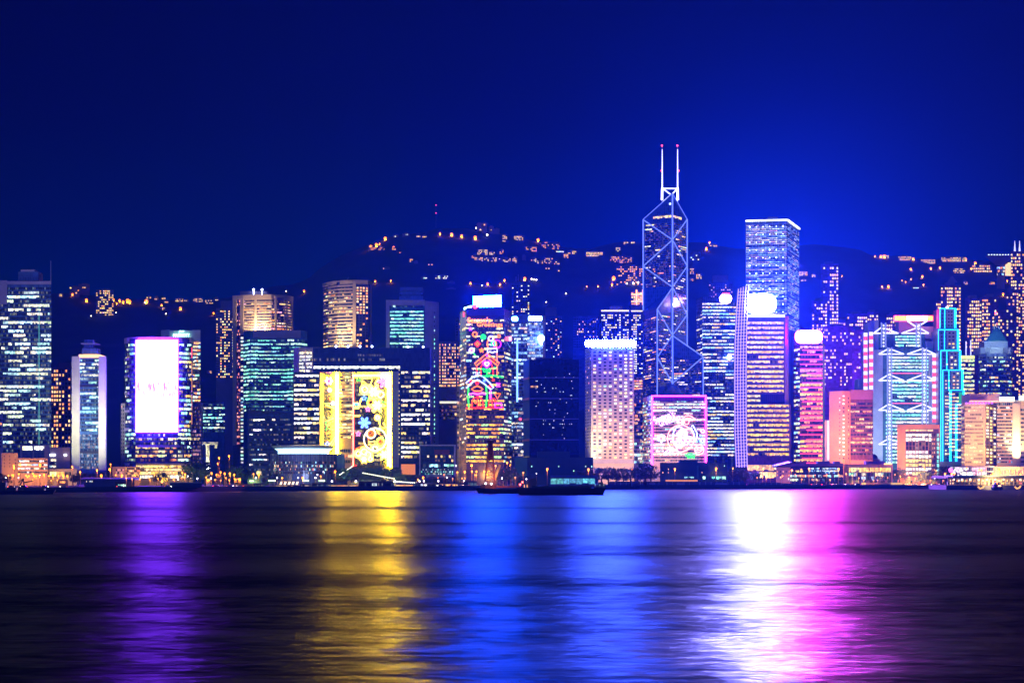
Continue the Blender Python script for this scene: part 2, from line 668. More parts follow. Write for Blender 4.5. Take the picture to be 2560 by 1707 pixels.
def water_material():
    m, nt, b = nodes_of('harbour_water')
    ge = nt.nodes.new('ShaderNodeNewGeometry')

    def nz(sx_, sy_, off, det=2.0):
        mp = nt.nodes.new('ShaderNodeMapping')
        mp.inputs['Scale'].default_value = (1 / sx_, 1 / sy_, 1)
        mp.inputs['Location'].default_value = (off, off * 1.7, off)
        mp.inputs['Rotation'].default_value = (0, 0, off * .004)
        nt.links.new(ge.outputs['Position'], mp.inputs['Vector'])
        n = nt.nodes.new('ShaderNodeTexNoise')
        n.inputs['Scale'].default_value = 1.0
        n.inputs['Detail'].default_value = det
        n.inputs['Roughness'].default_value = .55
        nt.links.new(mp.outputs[0], n.inputs['Vector'])
        s = nt.nodes.new('ShaderNodeMath')
        s.operation = 'SUBTRACT'
        s.inputs[1].default_value = .5
        nt.links.new(n.outputs['Fac'], s.inputs[0])
        return s.outputs[0]

    def summed(terms):
        acc = None
        for sig, a in terms:
            k = nt.nodes.new('ShaderNodeMath')
            k.operation = 'MULTIPLY_ADD'
            nt.links.new(sig, k.inputs[0])
            k.inputs[1].default_value = a
            k.inputs[2].default_value = 0
            if acc is not None: nt.links.new(acc, k.inputs[2])
            acc = k.outputs[0]
        return acc
    ny = summed([(nz(640, 58, 3.3, 2), WAVE[0]), (nz(110, 22, 7.7, 3), WAVE[1]), (nz(16, 3.6, 1.9, 3), WAVE[2]), (nz(3.2, .9, 5.1, 2), WAVE[3])])
    nx = summed([(nz(30, 12, 11.3, 2), .22), (nz(4, 1.6, 13.1, 2), .4), (nz(.9, .45, 2.1, 2), .4)])
    cb = nt.nodes.new('ShaderNodeCombineXYZ')
    nt.links.new(nx, cb.inputs[0])
    nt.links.new(ny, cb.inputs[1])
    cb.inputs[2].default_value = 1
    no = nt.nodes.new('ShaderNodeVectorMath')
    no.operation = 'NORMALIZE'
    nt.links.new(cb.outputs[0], no.inputs[0])
    nt.links.new(no.outputs[0], b.inputs['Normal'])
    b.inputs['Base Color'].default_value = (.0008, .002, .008, 1)
    b.inputs['Roughness'].default_value = WROUGH
    b.inputs['IOR'].default_value = 1.33
    df = nt.nodes.new('ShaderNodeBsdfDiffuse')
    df.inputs['Color'].default_value = (.0008, .002, .008, 1)
    ms = nt.nodes.new('ShaderNodeMixShader')
    ms.inputs[0].default_value = WREFL
    nt.links.new(df.outputs[0], ms.inputs[1])
    nt.links.new(b.outputs[0], ms.inputs[2])
    nt.links.new(ms.outputs[0], nt.nodes['Material Output'].inputs['Surface'])
    return m


WREFL = .22                     # mirror share; the dark diffuse mixed in dims the reflected lights
WAVE = (.28, .18, .18, .26)
WROUGH = .335
mb = MB()
mb.face([(-3200, -45, 0), (3200, -45, 0), (3200, 1700, 0), (-3200, 1700, 0)])
tag(mb.build('water', water_material()), 'dark harbour water streaked with coloured reflections', 'water', kind='structure')

GRD = mat('dark_paved_ground', (.13, .12, .11), rough=.8, scale=.05)
mb = MB()
mb.face([(x, y, GROUND) for x, y in SH] + [(9000, 9000, GROUND), (-9000, 9000, GROUND)])
tag(mb.build('ground', GRD), 'dark paved ground of the city behind the quay', 'ground', kind='structure')

mb = MB()
fr = SH
bk = [(x, y + 1.2) for x, y in SH]
mb.prism(fr + bk[::-1], -.8, GROUND + .5)
w = mb.build('seawall', mat('wet_seawall_stone', (.05, .05, .055), rough=.8, scale=.3), loc=(0, 1350, 0))
tag(w, 'long dark stone seawall along the far edge of the harbour', 'seawall')


def hill_mesh():
    nxn, nyn = 300, 96
    vs, fs = [], []
    for j in range(nyn + 1):
        y = DF - 20 + (DR + 900 - DF + 20) * (j / nyn)
        wid = 2700 + (y - DF) * .45
        for i in range(nxn + 1):
            x = -wid + 2 * wid * i / nxn
            vs.append((x, y, hill(x, y)))
    for j in range(nyn):
        for i in range(nxn):
            a = j * (nxn + 1) + i
            fs.append((a, a + 1, a + nxn + 2, a + nxn + 1))
    me = bpy.data.meshes.new('hills')
    me.from_pydata(vs, [], fs)
    for p in me.polygons: p.use_smooth = True
    me.materials.append(mat('wooded_hillside', (.030, .050, .022), rough=.95, var=.5, scale=.02))
    o = bpy.data.objects.new('hills', me)
    COL.objects.link(o)
    tag(o, 'wooded mountain slope rising behind the city', 'hills', kind='structure')


hill_mesh()
# ================================================================ BUILDINGS, west to east
SIGN_BLUE = lamp_mat('sign_blue_white', (3, 130, 2600))
SIGN_HOTEL = lamp_mat('sign_pale_blue', (120, 300, 4000))
SIGN_VIOLET = lamp_mat('sign_violet_white', (1500, 1600, 8500))
SIGN_MAGENTA = lamp_mat('sign_magenta_white', (3800, 9, 3500))
SIGN_SMALL = lamp_mat('sign_cyan_white', (3, 9, 16))
SIGN_RED = lamp_mat('sign_red', (7, .25, .5))
N_YEL = lamp_mat('neon_yellow', (16, 9.2, .5))
N_ORA = lamp_mat('neon_orange', (4, .55, .01))
N_RED = lamp_mat('neon_red', (4, .06, .02))
N_GRN = lamp_mat('neon_green', (.04, 2.6, .25))
N_MAG = lamp_mat('neon_magenta', (12, .45, 9))
N_PUR = lamp_mat('neon_purple', (2.2, .08, 4.5))
N_WHT = lamp_mat('neon_white', (2.2, 1.9, 3.4))
N_BLU = lamp_mat('neon_blue', (.5, 1.2, 6))
N_CYA = lamp_mat('neon_cyan', (.1, 3.6, 8))
N_PNK = lamp_mat('neon_pink', (5, .7, 2.4))
N_VIO = lamp_mat('neon_violet', (1.3, .7, 4.0))
BEAM = lamp_mat('outline_lit_beam', (.24, .36, 1.6))
WARMLED = lamp_mat('warm_cornice_light', (2.5, 1.3, .5))
TEALED = lamp_mat('teal_strip_light', (.3, 1.4, 1.0))

# ---- dark glass corner tower at the west edge
t = Tower('glass_office_tower', 'dark blue glass office tower with rows of pale lit floors at the west edge', [(-70, 1690), (18, 1690), (128, 1690)], 710, NAVYGLASS, depth=45, part='curtain_wall')
t.rib((0, 2), 716, 1132, 39, 46, lit=.4, pal=[(.85, 1, .6), (1, 1, .65), (.7, 1, .85), (.6, 1, 1), (1, .95, .6)], run=5, st=(.6, 1.7), proud=.15)
t.slab(1, 0, 1, 703, 711, LILAC, .5, 'parapet')
t.slab(0, .35, 1, 701, 760, LILAC, .6, 'corner_panel')
t.block(45, 96, 679, 702, NAVYGLASS, depth=16)
t.block(52, 86, 674, 679, LILAC, depth=10, name='roof_plant')
t.rod((127, 709), (127, 652), .35, STEEL)
t.slab(1, .715, .735, 760, 1120, lamp_mat('dim_teal_strip', (.08, .4, .4)), .25, 'lit_stair_strip')
t = Tower('slab_block', 'lilac blank slab block cut off by the west edge', [(-60, 1600), (7, 1600)], 1037, LILAC, depth=25)
t.pun(0, 1045, 1120, 8, 6, lit=.15)
t.done()

t = Tower('apartment_tower', 'slim apartment tower with orange windows between the dark glass tower and the two-pillar tower', [(128, 1760), (146, 1760), (146.2, 1756), (177, 1756)], 918, FLATW, depth=25)
t.block(146, 176, 906, 918, FLATW, D=1757, depth=18, name='roof_block')
t.pun(0, 922, 1130, 20, 3, lit=.5, pal=WARM, wu=.6, wv=.55, st=(.8, 2.4), cluster=1)
t.pun(2, 922, 1130, 20, 4, lit=.45, pal=WARM, wu=.5, wv=.55, st=(.8, 2.6), cluster=1)
t.done()

# ---- two-pillar tower
t = Tower('pillared_office_tower', 'slim glass tower held between two pale floodlit pillars', [(180, 1640), (200, 1640), (248, 1640), (267, 1640)], 893, NAVYGLASS, depth=34, part='curtain_wall')
PILM = mat('pale_green_stone', (.58, .60, .46))
t.slab(0, .05, 1, 891, 1175, PILM, 2.5, 'pillar')
t.slab(2, 0, .95, 891, 1175, PILM, 2.5, 'pillar')
t.rib(1, 897, 1080, 20, 18, lit=.3, pal=COOL, run=5, st=(.4, 1.5))
t.rib(1, 1085, 1172, 12, 30, lit=.6, pal=BLU, run=2, st=(.06, .4), sill=.1, head=.9)
t.block(197, 249, 886, 893.5, WARMLED, D=1638, depth=20, name='lit_cornice')
t.block(205, 243, 870, 884, BLUEGLASS, D=1644, depth=14)
t.block(202, 241, 857, 860, STEEL, D=1642, depth=16, name='roof_plate')
t.block(210, 233, 849, 869, BLUEGLASS, D=1646, depth=8, name='lift_tower')
t.slab(1, 0, 1, 961, 967, BLACKM, .6, 'plant_floor_band')
t.slab(1, 0, 1, 1127, 1133, BLACKM, .6, 'plant_floor_band')

flood(225, 1190, 1560, 225, 1040, 1640, (1, .92, .5), 3.2e4, 10, 60)

# ---- white-screen hotel
t = Tower('screen_hotel', 'rounded hotel tower with a giant white light screen on its front', [(313, 1640), (317, 1632), (325, 1626), (339, 1623), (445, 1620), (468, 1623), (478, 1628), (482, 1640)], 846, curtain('violet_glass', (.015, .02, .09), line=(.10, .08, .22)), depth=30, part='curtain_wall')
for k, yy in enumerate((842, 893, 936, 979, 1024, 1069, 1112, 1157)):
    t.slab((0, 7), 0, 1, yy, yy + (13 if k == 0 else 6), LILAC, .9, 'floor_band')
t.rib((0, 3), 857, 1155, 28, 9, lit=.3, pal=COOL, run=2, st=(.4, 1.4))
t.rib((4, 6), 857, 1155, 28, 10, lit=.45, pal=COOL + YEL, run=3, st=(.5, 1.6))
t.rib(3, 1082, 1155, 7, 26, lit=.4, pal=WARM + YEL, run=2, st=(.4, 1.8))
t.rib((3, 6), 1160, 1197, 4, 30, lit=.9, pal=YEL, run=4, st=(1.2, 3.2), sill=.12, head=.9)


def led_screen():
    m, nt, b = nodes_of('light_screen')
    uv = nt.nodes.new('ShaderNodeUVMap')
    sp = nt.nodes.new('ShaderNodeSeparateXYZ')
    nt.links.new(uv.outputs[0], sp.inputs[0])
    mp = nt.nodes.new('ShaderNodeMapping')
    mp.inputs['Scale'].default_value = (46, 9, 1)
    nt.links.new(uv.outputs[0], mp.inputs[0])
    n1 = nt.nodes.new('ShaderNodeTexNoise')
    n1.inputs['Scale'].default_value = 1
    n1.inputs['Detail'].default_value = 3
    nt.links.new(mp.outputs[0], n1.inputs[0])
    # pink picture patches in the band a third of the way up, scattered dark pixels elsewhere
    bd = nt.nodes.new('ShaderNodeMapRange')
    bd.interpolation_type = 'SMOOTHSTEP'
    bp = nt.nodes.new('ShaderNodeMath')
    bp.operation = 'SUBTRACT'
    bp.inputs[1].default_value = .47
    nt.links.new(sp.outputs['Y'], bp.inputs[0])
    ba = nt.nodes.new('ShaderNodeMath')
    ba.operation = 'ABSOLUTE'
    nt.links.new(bp.outputs[0], ba.inputs[0])
    nt.links.new(ba.outputs[0], bd.inputs['Value'])
    bd.inputs['From Min'].default_value = .01
    bd.inputs['From Max'].default_value = .17
    bd.inputs['To Min'].default_value = .17
    bd.inputs['To Max'].default_value = 0
    th = nt.nodes.new('ShaderNodeMath')
    th.operation = 'ADD'
    nt.links.new(n1.outputs['Fac'], th.inputs[0])
    nt.links.new(bd.outputs[0], th.inputs[1])
    rp_ = nt.nodes.new('ShaderNodeValToRGB')
    rp_.color_ramp.interpolation = 'LINEAR'
    nt.links.new(th.outputs[0], rp_.inputs[0])
    e = rp_.color_ramp.elements
    e[0].position, e[0].color = .64, (1, 1, 1, 1)
    e[1].position, e[1].color = .84, (.16, .08, .010, 1)
    x = e.new(.72)
    x.color = (.3, .22, .016, 1)
    mx = nt.nodes.new('ShaderNodeMix')
    mx.data_type = 'RGBA'
    mx.blend_type = 'MULTIPLY'
    mx.inputs[0].default_value = 1
    mx.inputs[6].default_value = (20, 2.5, 120, 1)
    nt.links.new(rp_.outputs[0], mx.inputs[7])
    # lamp strips with thin darker gaps
    wv = nt.nodes.new('ShaderNodeMath')
    wv.operation = 'MULTIPLY'
    wv.inputs[1].default_value = 33
    nt.links.new(sp.outputs['X'], wv.inputs[0])
    fr_ = nt.nodes.new('ShaderNodeMath')
    fr_.operation = 'FRACT'
    nt.links.new(wv.outputs[0], fr_.inputs[0])
    gt = nt.nodes.new('ShaderNodeMapRange')
    gt.inputs['From Min'].default_value = .0
    gt.inputs['From Max'].default_value = .35
    gt.inputs['To Min'].default_value = .3
    gt.inputs['To Max'].default_value = 1
    nt.links.new(fr_.outputs[0], gt.inputs['Value'])
    nt.links.new(mx.outputs[2], b.inputs['Emission Color'])
    nt.links.new(gt.outputs[0], b.inputs['Emission Strength'])
    return m


mb = MB()
D = 1617.5
mb.face([P(339, 1080, D), P(445, 1080, D), P(445, 850, D), P(339, 850, D)], uv=[(0, 0), (1, 0), (1, 1), (0, 1)])
scr = mb.build('light_screen', led_screen(), t.root)
fr_ = MB()
for a, b in (((338, 1081), (446, 1081)), ((446, 1081), (446, 849)), ((446, 849), (338, 849)), ((338, 849), (338, 1081))):
    fr_.bar(P(*a, 1617.5), P(*b, 1617.5), .5)
fr_.build('screen_frame', LILAC, scr)
t.slab((6, 7), .2, .35, 868, 900, lamp_mat('red_vertical_sign', (2, .1, .2)), .5, 'red_sign_strip')
t.slab((6, 7), .2, .3, 905, 1060, lamp_mat('orange_corner_line', (.9, .3, .15)), .5, 'lit_corner_line')
t.rod((436, 846), (436, 838), .3, STEEL)

t = Tower('sign_hotel_tower', 'pale hotel tower with a lit name on its roof behind the white-screen hotel', [(403, 1700), (424, 1692), (480, 1692), (501, 1692)], 826, WHITE, depth=34)
t.rib(2, 854, 1006, 17, 8, lit=.75, pal=WARM + COOL, run=3, st=(.5, 1.6), sill=.3)
JW = lamp_mat('sign_mint_white', (2.4, 6, 5))
t.text('JW', 447, 460, 826, 832, JW, 1690, name='lettering')
t.text('MARRIOTT', 433, 474, 834, 842, JW, 1690, name='lettering')
t.slab(0, 0, 1, 824, 840, WHITE, .4, 'parapet')
t.slab(2, 0, 1, 825, 852, WHITE, .4, 'parapet')
t = Tower('glass_annex', 'blue-grey glass annex with a pale corner strip beside the white-screen hotel', [(483, 1650), (502, 1650), (507, 1656)], 1007, BLUEGLASS, depth=28, part='curtain_wall')
t.rib(0, 1015, 1160, 15, 8, lit=.12, pal=PNK, st=(.2, .6))
t.slab(1, 0, 1, 1007, 1160, PALE, .4, 'corner_strip')
t = Tower('slim_block', 'slim lilac block half hidden behind the west side of the white-screen hotel', [(302, 1700), (316, 1700)], 1008, LILAC, depth=20)
t.pun(0, 1012, 1140, 14, 3, lit=.1, wu=.4)
t.done()

t = Tower('small_green_office', 'small office block with green-white windows below the dark slope', [(507, 2000), (562, 2000)], 1006, NAVYGLASS, depth=30)
t.rib(0, 1008, 1082, 9, 16, lit=.75, pal=TEAL + COOL, run=3, st=(.5, 1.8), sill=.3, head=.8)
t = Tower('apartment_tower', 'dark apartment tower with amber windows west of the banded hotel', [(540, 2090), (585, 2090)], 770, FLAT, depth=28, base=0)
t.block(552, 580, 752, 770, FLAT, D=2094, depth=16, name='roof_block')
t.pun(0, 775, 945, 26, 9, lit=.42, pal=WARM + YEL, wu=.6, wv=.5, st=(.8, 2.6), cluster=1)
t.done()

# ---- banded curved hotel
arc = [(583, 1960), (610, 1950), (640, 1944), (680, 1942), (708, 1948), (731, 1966)]
t = Tower('banded_hotel_tower', 'tall curved hotel tower with white floor bands and warm rooms', arc, 743, curtain('warm_dark_glass', (.05, .04, .05), line=(.12, .1, .1)), depth=40)
t.slab((0, 5), 0, 1, 736, 746, CREAM, 1.2, 'cornice')
t.bands((1, 5), 746, 836, 13, CREAM, .42, .6)
t.rib((1, 5), 748, 838, 13, 44, lit=.5, pal=WARM + PNK, run=3, st=(.5, 1.6), sill=.1, head=.62)
t.slab(0, 0, .32, 737, 1112, CREAM, .9, 'pilaster')
t.slab(0, .68, 1, 737, 836, CREAM, .9, 'pilaster')
for u in (.385, .66, .845, .985):
    t.slab((0, 5), u - .014, u + .014, 740, 836, CREAM, 1.0, 'pilaster')
t.rib(0, 748, 1112, 44, 3, lit=.3, pal=[(1, .25, .15), (1, .4, .3)], run=1, u=(.36, .66), st=(.4, 1.3))
t.pun(0, 840, 1160, 36, 1, lit=.85, pal=COOL + WHT, u=(.7, .95), wu=.9, wv=.5, st=(.4, 1.2))
for px in (634, 655):
    mb = MB()
    mb.ball(P(px, 724, 1958), 1.2)
    mb.cyl(X(px, 1958), 1958, Z(736, 1958), Z(724, 1958), .5, n=5)
    mb.build('roof_light', lamp_mat('roof_white_lamp', (9, 10, 16)), t.root)
t.block(600, 668, 728, 737, FLAT, D=1962, depth=14)
t.done()
flood(640, 845, 1930, 650, 760, 1948, (1, .72, .42), 3.2e4, 8)

# ---- teal office
t = Tower('teal_office_tower', 'teal-lit office block with a blank grey crown in front of the banded hotel', [(609, 1760), (625, 1742), (752, 1742), (768, 1756)], 826, TEALGLASS, depth=40, part='curtain_wall')
t.slab(1, .06, 1, 826, 845, CONC, .5, 'blank_crown')
t.rib((0, 3), 847, 1030, 20, 52, lit=.72, pal=TEAL, run=4, st=(.4, 1.5), sill=.34, head=.85)
t.bands((0, 3), 847, 1030, 20, mat('teal_grey_spandrel', (.10, .20, .24)), .3, .3)
t = Tower('grey_wing_block', 'narrow grey block with white windows between the teal office and the gate building', [(734, 1660), (746, 1648), (800, 1648)], 868, CONC, depth=20)
t.rib(1, 878, 932, 6, 9, lit=.7, pal=WHT, run=2, st=(.8, 2), u=(0, .7))
for u in (.0, .3, .62): t.slab(1, u, u + .05, 868, 932, LILAC, .5, 'fin')

# ---- curved hotel with dark glass corner
arc = [(809, 2030), (822, 2012), (845, 1998), (882, 1992)]
t = Tower('curved_hotel_tower', 'curved cream-banded hotel tower with a dark glass corner of orange rooms', arc + [(890, 1992), (921, 1996), (928, 2010)], 704, curtain('hotel_dark_glass', (.03, .035, .07), line=(.08, .08, .12)), depth=36, part='wall')
t.slab((0, 6), 0, 1, 700, 709, CREAM, 1.3, 'cornice')
t.bands((0, 3), 712, 872, 19, CREAM, .42, .6)
t.rib((0, 3), 714, 874, 19, 26, lit=.38, pal=WARM + YEL, run=2, st=(.5, 1.8), sill=.1, head=.6)
t.slab(3, 0, 1, 704, 872, CREAM, 1.2, 'pilaster')
t.pun(4, 716, 868, 22, 4, lit=.35, pal=WARM, wu=.6, wv=.6, st=(1, 2.6), rowlit=lambda v: .85 if v < .45 else .2)
t.slab(5, .6, 1, 704, 872, CREAM, .8, 'pilaster')
t.rod((866, 702), (872, 693), .3, STEEL, D=2005)
t.done()
flood(845, 880, 1975, 850, 760, 1998, (1, .74, .4), 4e4, 8)

# ---- black gate building
D0 = 1540
t = Tower('gate_building', 'huge black glass building shaped like a gate with lit rows of windows', [(733, D0), (799, D0)], 930, BLACKGLASS, depth=38, part='gate_leg')
mb = MB()
mb.prism([(X(980, D0), D0), (X(1075, D0), D0), (X(1075, D0), D0 + 38), (X(980, D0), D0 + 38)], GROUND, Z(930, D0))
mb.build('gate_leg', BLACKGLASS, t.root)
mb = MB()
mb.prism([(X(782, D0), D0 - .0), (X(1075, D0), D0), (X(1075, D0), D0 + 38), (X(782, D0), D0 + 38)], Z(929.8, D0), Z(869, D0))
mb.build('bridge_block', BLACKGLASS, t.root)
t.rib(0, 934, 1112, 15, 17, lit=.62, pal=WHT + YEL[:2], run=5, st=(1.2, 3), u=(.03, .97), sill=.3, head=.8)
sv = t.pts
t.pts = [(X(1003, D0), D0), (X(1075, D0), D0)]
t.rib(0, 926, 1148, 19, 18, lit=.6, pal=WHT + YEL[:2], run=4, st=(1.2, 3), sill=.3, head=.8)
t.pts = [(X(784, D0), D0), (X(1000, D0), D0)]
t.rib(0, 893, 904, 1, 46, lit=.75, pal=WHT, run=9, st=(1.2, 2.6), sill=.2, head=.75)
t.rib(0, 912, 924, 1, 46, lit=.85, pal=WHT, run=11, st=(1.2, 3), sill=.2, head=.75)
t.rib(0, 883, 892, 1, 46, lit=.3, pal=WHT, run=9, st=(1, 2), sill=.2, head=.75, u=(.5, .8))
t.pts = [(X(980, D0), D0), (X(1000, D0), D0)]
t.slab(0, 0, .85, 929, 1168, mat('gate_reveal_stone', (.34, .36, .36)), .4, 'blank_panel')
t.pun(0, 920, 1140, 21, 1, lit=.9, pal=YEL, u=(.78, 1.0), wu=.5, wv=.25, st=(.6, 1.4), proud=.5)
t.pts = [(X(1003, D0), D0), (X(1040, D0), D0)]
t.slab(0, 0, .95, 1160, 1186, lamp_mat('amber_hall_glass', (.9, .25, .04)), .3, 'hall_window')
t.pts = sv
REVEAL = mat('bronze_reveal', (.16, .09, .04), rough=.45)
mb = MB()
mb.prism([(X(799, D0) + .02, D0 + .3), (X(800, D0), D0 + .3), (X(800, D0) + .3, D0 + 37.5), (X(799, D0) + .02, D0 + 37.5)], GROUND, Z(931, D0))
mb.build('reveal_panel', REVEAL, t.root)
for k, px in enumerate((800, 842, 873, 910)):
    mb = MB()
    mb.ball(P(840 + k * 30, 866, D0 + 5), .9)
    mb.build('roof_light', lamp_mat('roof_white_lamp', (9, 10, 16)), t.root)
for px in (1020, 1058):
    mb = MB()
    mb.ball(P(px, 867, D0 + 5), .9)
    mb.build('roof_light', lamp_mat('roof_white_lamp', (9, 10, 16)), t.root)
t.done()

# the building seen through the gate: neon facade, with its own west wing of cream bands
D1 = 1600
BRZ = curtain('bronze_glass', (.018, .016, .009), line=(.05, .042, .02))
t = Tower('neon_hall', 'bronze glass hall behind the gate covered in yellow neon flowers and stars', [(882, D1), (982, D1)], 928, BRZ, depth=30, part='curtain_wall')
t.rib(0, 940, 1165, 22, 22, lit=.3, pal=YEL, run=4, st=(.3, 1.0))
G = lambda cx, cy_: (800 + cx * .1723, 910 + cy_ * .1723)
GN = lambda pts: [G(*p) for p in pts]
ND = D1 - 1.0
N_FRM = lamp_mat('neon_frame_yellow', (1050, 620, 1.8))
N_WARMW = lamp_mat('neon_warm_white', (6, 4.6, 2.6))
N_LIME = lamp_mat('neon_lime', (2.2, 9, .3))
for a, b in (((280, 128), (1030, 128)), ((270, 168), (1000, 168)), ((985, 130), (985, 1480)), ((1021, 130), (1021, 1500))):
    t.neon([G(*a), G(*b)], N_FRM, ND, .95, name='neon_frame_tube')
t.neon([G(478, 115), G(478, 1480)], lamp_mat('neon_red_strong', (14, .9, .7)), ND, .95, name='neon_frame_tube')
t.neon([G(478, 1470), G(530, 1466)], N_RED, ND, .5, name='neon_frame_tube')
t.neon([G(950, 1466), G(1030, 1466)], N_RED, ND, .5, name='neon_frame_tube')
for c, r, m, nm_ in (((645, 850), 85, N_BLU, 'neon_flower'), ((930, 255), 95, N_PNK, 'neon_flower'), ((640, 1380), 60, N_YEL, 'neon_flower'), ((830, 600), 110, N_YEL, 'neon_flower'),
                     ((780, 400), 120, N_YEL, 'neon_flower'), ((930, 1310), 85, N_YEL, 'neon_flower')):
    t.neon(GN(petals(*c, r)), m, ND, .62, True, nm_)
    t.neon(GN(petals(*c, r * .55)), N_WARMW if m is N_YEL else m, ND, .62, True, nm_)
for c, r, m in (((555, 1010), 38, N_PNK), ((640, 495), 40, N_BLU), ((695, 655), 38, N_PNK), ((930, 1310), 45, N_YEL), ((560, 215), 45, N_GRN), ((850, 780), 42, N_YEL)):
    t.neon(GN(star(*c, r)), m, ND, .55, True, 'neon_star')
for c, r in (((800, 1090), 165), ((740, 1010), 65), ((650, 370), 70), ((740, 560), 55), ((560, 1300), 60), ((700, 1310), 60), ((880, 440), 45), ((835, 775), 40), ((640, 1270), 70), ((730, 1375), 38), ((800, 1225), 60), ((880, 1130), 55)):
    t.neon(GN(circle(*c, r, 16)), (N_YEL, N_WARMW, N_YEL, N_LIME)[r % 4], ND, .58, True, 'neon_ring')
    t.neon(GN(circle(*c, r * .6, 12)), (N_WARMW, N_ORA)[r % 2], ND, .45, True, 'neon_ring')
for pts, m in (([(610, 210), (760, 200), (730, 330), (610, 240), (600, 380), (760, 340)], N_YEL), ([(480, 640), (560, 640), (580, 560), (600, 500)], N_YEL), ([(690, 500), (840, 500), (880, 540), (970, 560)], N_GRN),
               ([(850, 790), (880, 930), (960, 920), (920, 850)], N_YEL), ([(700, 1130), (800, 1120), (790, 1190), (700, 1160)], N_YEL), ([(830, 1090), (900, 1050), (930, 1120)], N_YEL),
               ([(560, 1360), (700, 1340), (740, 1250), (680, 1220), (540, 1330)], N_YEL), ([(480, 580), (560, 580)], N_CYA), ([(480, 750), (580, 750)], N_YEL), ([(690, 570), (760, 640), (860, 640), (960, 600)], N_YEL),
               ([(740, 320), (790, 470), (880, 430)], N_YEL), ([(850, 200), (800, 280), (850, 360)], N_YEL), ([(900, 960), (820, 960), (860, 1010)], N_YEL), ([(520, 1230), (600, 1190), (560, 1280)], N_ORA)):
    t.neon(GN(pts), m, ND, .6, name='neon_line')
t = Tower('cream_banded_block', 'cream banded block glimpsed inside the gate beside a bright white pillar', [(838, 1592), (847, 1592), (881, 1592)], 930, CREAM, depth=26)
t.slab(0, 0, 1, 931, 1135, lamp_mat('gate_wall_glow', (240, 142, 1.6)), .8, 'glowing_wall_strip')  # lit wall put in as a strong emitter for the yellow reflection
t.rib(1, 940, 1098, 20, 9, lit=.65, pal=YEL, run=2, st=(.5, 1.6), sill=.4, head=.95)
t.rib(1, 1120, 1160, 3, 6, lit=.5, pal=WARM, run=2, st=(.4, 1.2))
t = Tower('neon_side_wing', 'dark bronze wing with red and green neon on the west side of the gate opening', [(800, 1560), (837, 1591)], 931, BRZ, depth=10, part='curtain_wall')
t.rib(0, 945, 1130, 18, 14, lit=.3, pal=YEL, run=3, st=(.2, .8))
path = t.pts


def on_side(pts):
    """photo columns 800..838 along the slanting wing"""
    out = []
    for px, py in pts:
        u = (px - 800) / 37.0
        Dd = 1560 + 31 * u - .8
        out.append(P(px, py, Dd))
    return out


for pts, m, cl, nm_ in ((petals(822, 952, 10), N_PNK, True, 'neon_flower'), (petals(824, 975, 5), N_PNK, True, 'neon_flower'), ([(812, 1008), (837, 1008)], N_GRN, False, 'neon_line'), ([(815, 1012), (835, 1020)], N_YEL, False, 'neon_line'),
                        (star(827, 996, 6), N_RED, True, 'neon_star'), (circle(832, 1008, 4, 10), N_BLU, True, 'neon_ring'), ([(815, 1075), (820, 1060), (836, 1050), (836, 1074), (822, 1072)], N_GRN, False, 'neon_line'),
                        (circle(820, 1058, 6, 12), N_GRN, True, 'neon_ring'), ([(818, 1052), (834, 1046)], N_YEL, False, 'neon_line'), (star(818, 1110, 6), N_BLU, True, 'neon_star'), ([(826, 1120), (837, 1100)], N_YEL, False, 'neon_line'),
                        ([(826, 1110), (837, 1092)], N_YEL, False, 'neon_line'), ([(801, 932), (801, 1112)], N_RED, False, 'neon_frame_tube'), ([(805, 932), (805, 1112)], N_RED, False, 'neon_frame_tube'), ([(815, 1084), (834, 1080)], N_ORA, False, 'neon_line')):
    mb = MB()
    mb.tube(on_side(pts), .5, 5, cl)
    mb.build(nm_, m, t.root)

# ---- teal office with white side wall
t = Tower('white_sided_office', 'teal-lit office tower with white corner walls and a blue plant crown', [(965, 1790), (1062, 1790), (1080, 1796), (1097, 1806)], 752, LILAC, depth=36)
t.slab(0, .09, 1.0, 764, 885, TEALGLASS, .3, 'glazed_front')
t.rib(0, 762, 770, 1, 24, lit=.6, pal=TEAL, run=3, u=(.18, .95), st=(.8, 1.6), proud=.45)
t.rib(0, 776, 890, 13, 26, lit=.8, pal=TEAL, run=5, u=(.1, .97), st=(.7, 1.7), proud=.45, sill=.36, head=.82)
t.slab(0, 0, 1, 750, 761, LILAC, .8, 'parapet')
t.slab(0, .0, .08, 761, 885, LILAC, .8, 'corner_pier')
t.pun(2, 775, 1110, 30, 1, lit=.6, pal=TEAL, u=(.2, .5), wu=.4, wv=.4, st=(.4, 1.2))
for k, (a, b) in enumerate(((718, 727), (730, 736), (740, 750))):
    t.block(1000 - k, 1056 + k, a, b, BLUEGLASS if k else mat('blue_louvre', (.06, .14, .42)), D=1796, depth=20, name='roof_louvre')
t.block(1003, 1053, 719, 751, NAVYGLASS, D=1799, depth=16)
t.done()
t = Tower('apartment_tower', 'apartment block with glowing amber windows between the white-sided office and the greetings tower', [(1098, 2080), (1150, 2080)], 853, FLATW, depth=30, base=0)
t.pun(0, 858, 968, 14, 15, lit=.6, pal=WARM, wu=.6, wv=.55, st=(.8, 2.4), cluster=1)
t.done()
t = Tower('terrace_building', 'low pale building with a lit white deck beneath the apartment block', [(1099, 1900), (1146, 1900)], 1002, FLATW, depth=20)
t.slab(0, 0, 1, 1003, 1008, lamp_mat('deck_light', (1.2, 1.15, .8)), .5, 'lit_deck')
t.rib(0, 1012, 1050, 4, 10, lit=.3, pal=WARM, st=(.3, 1))

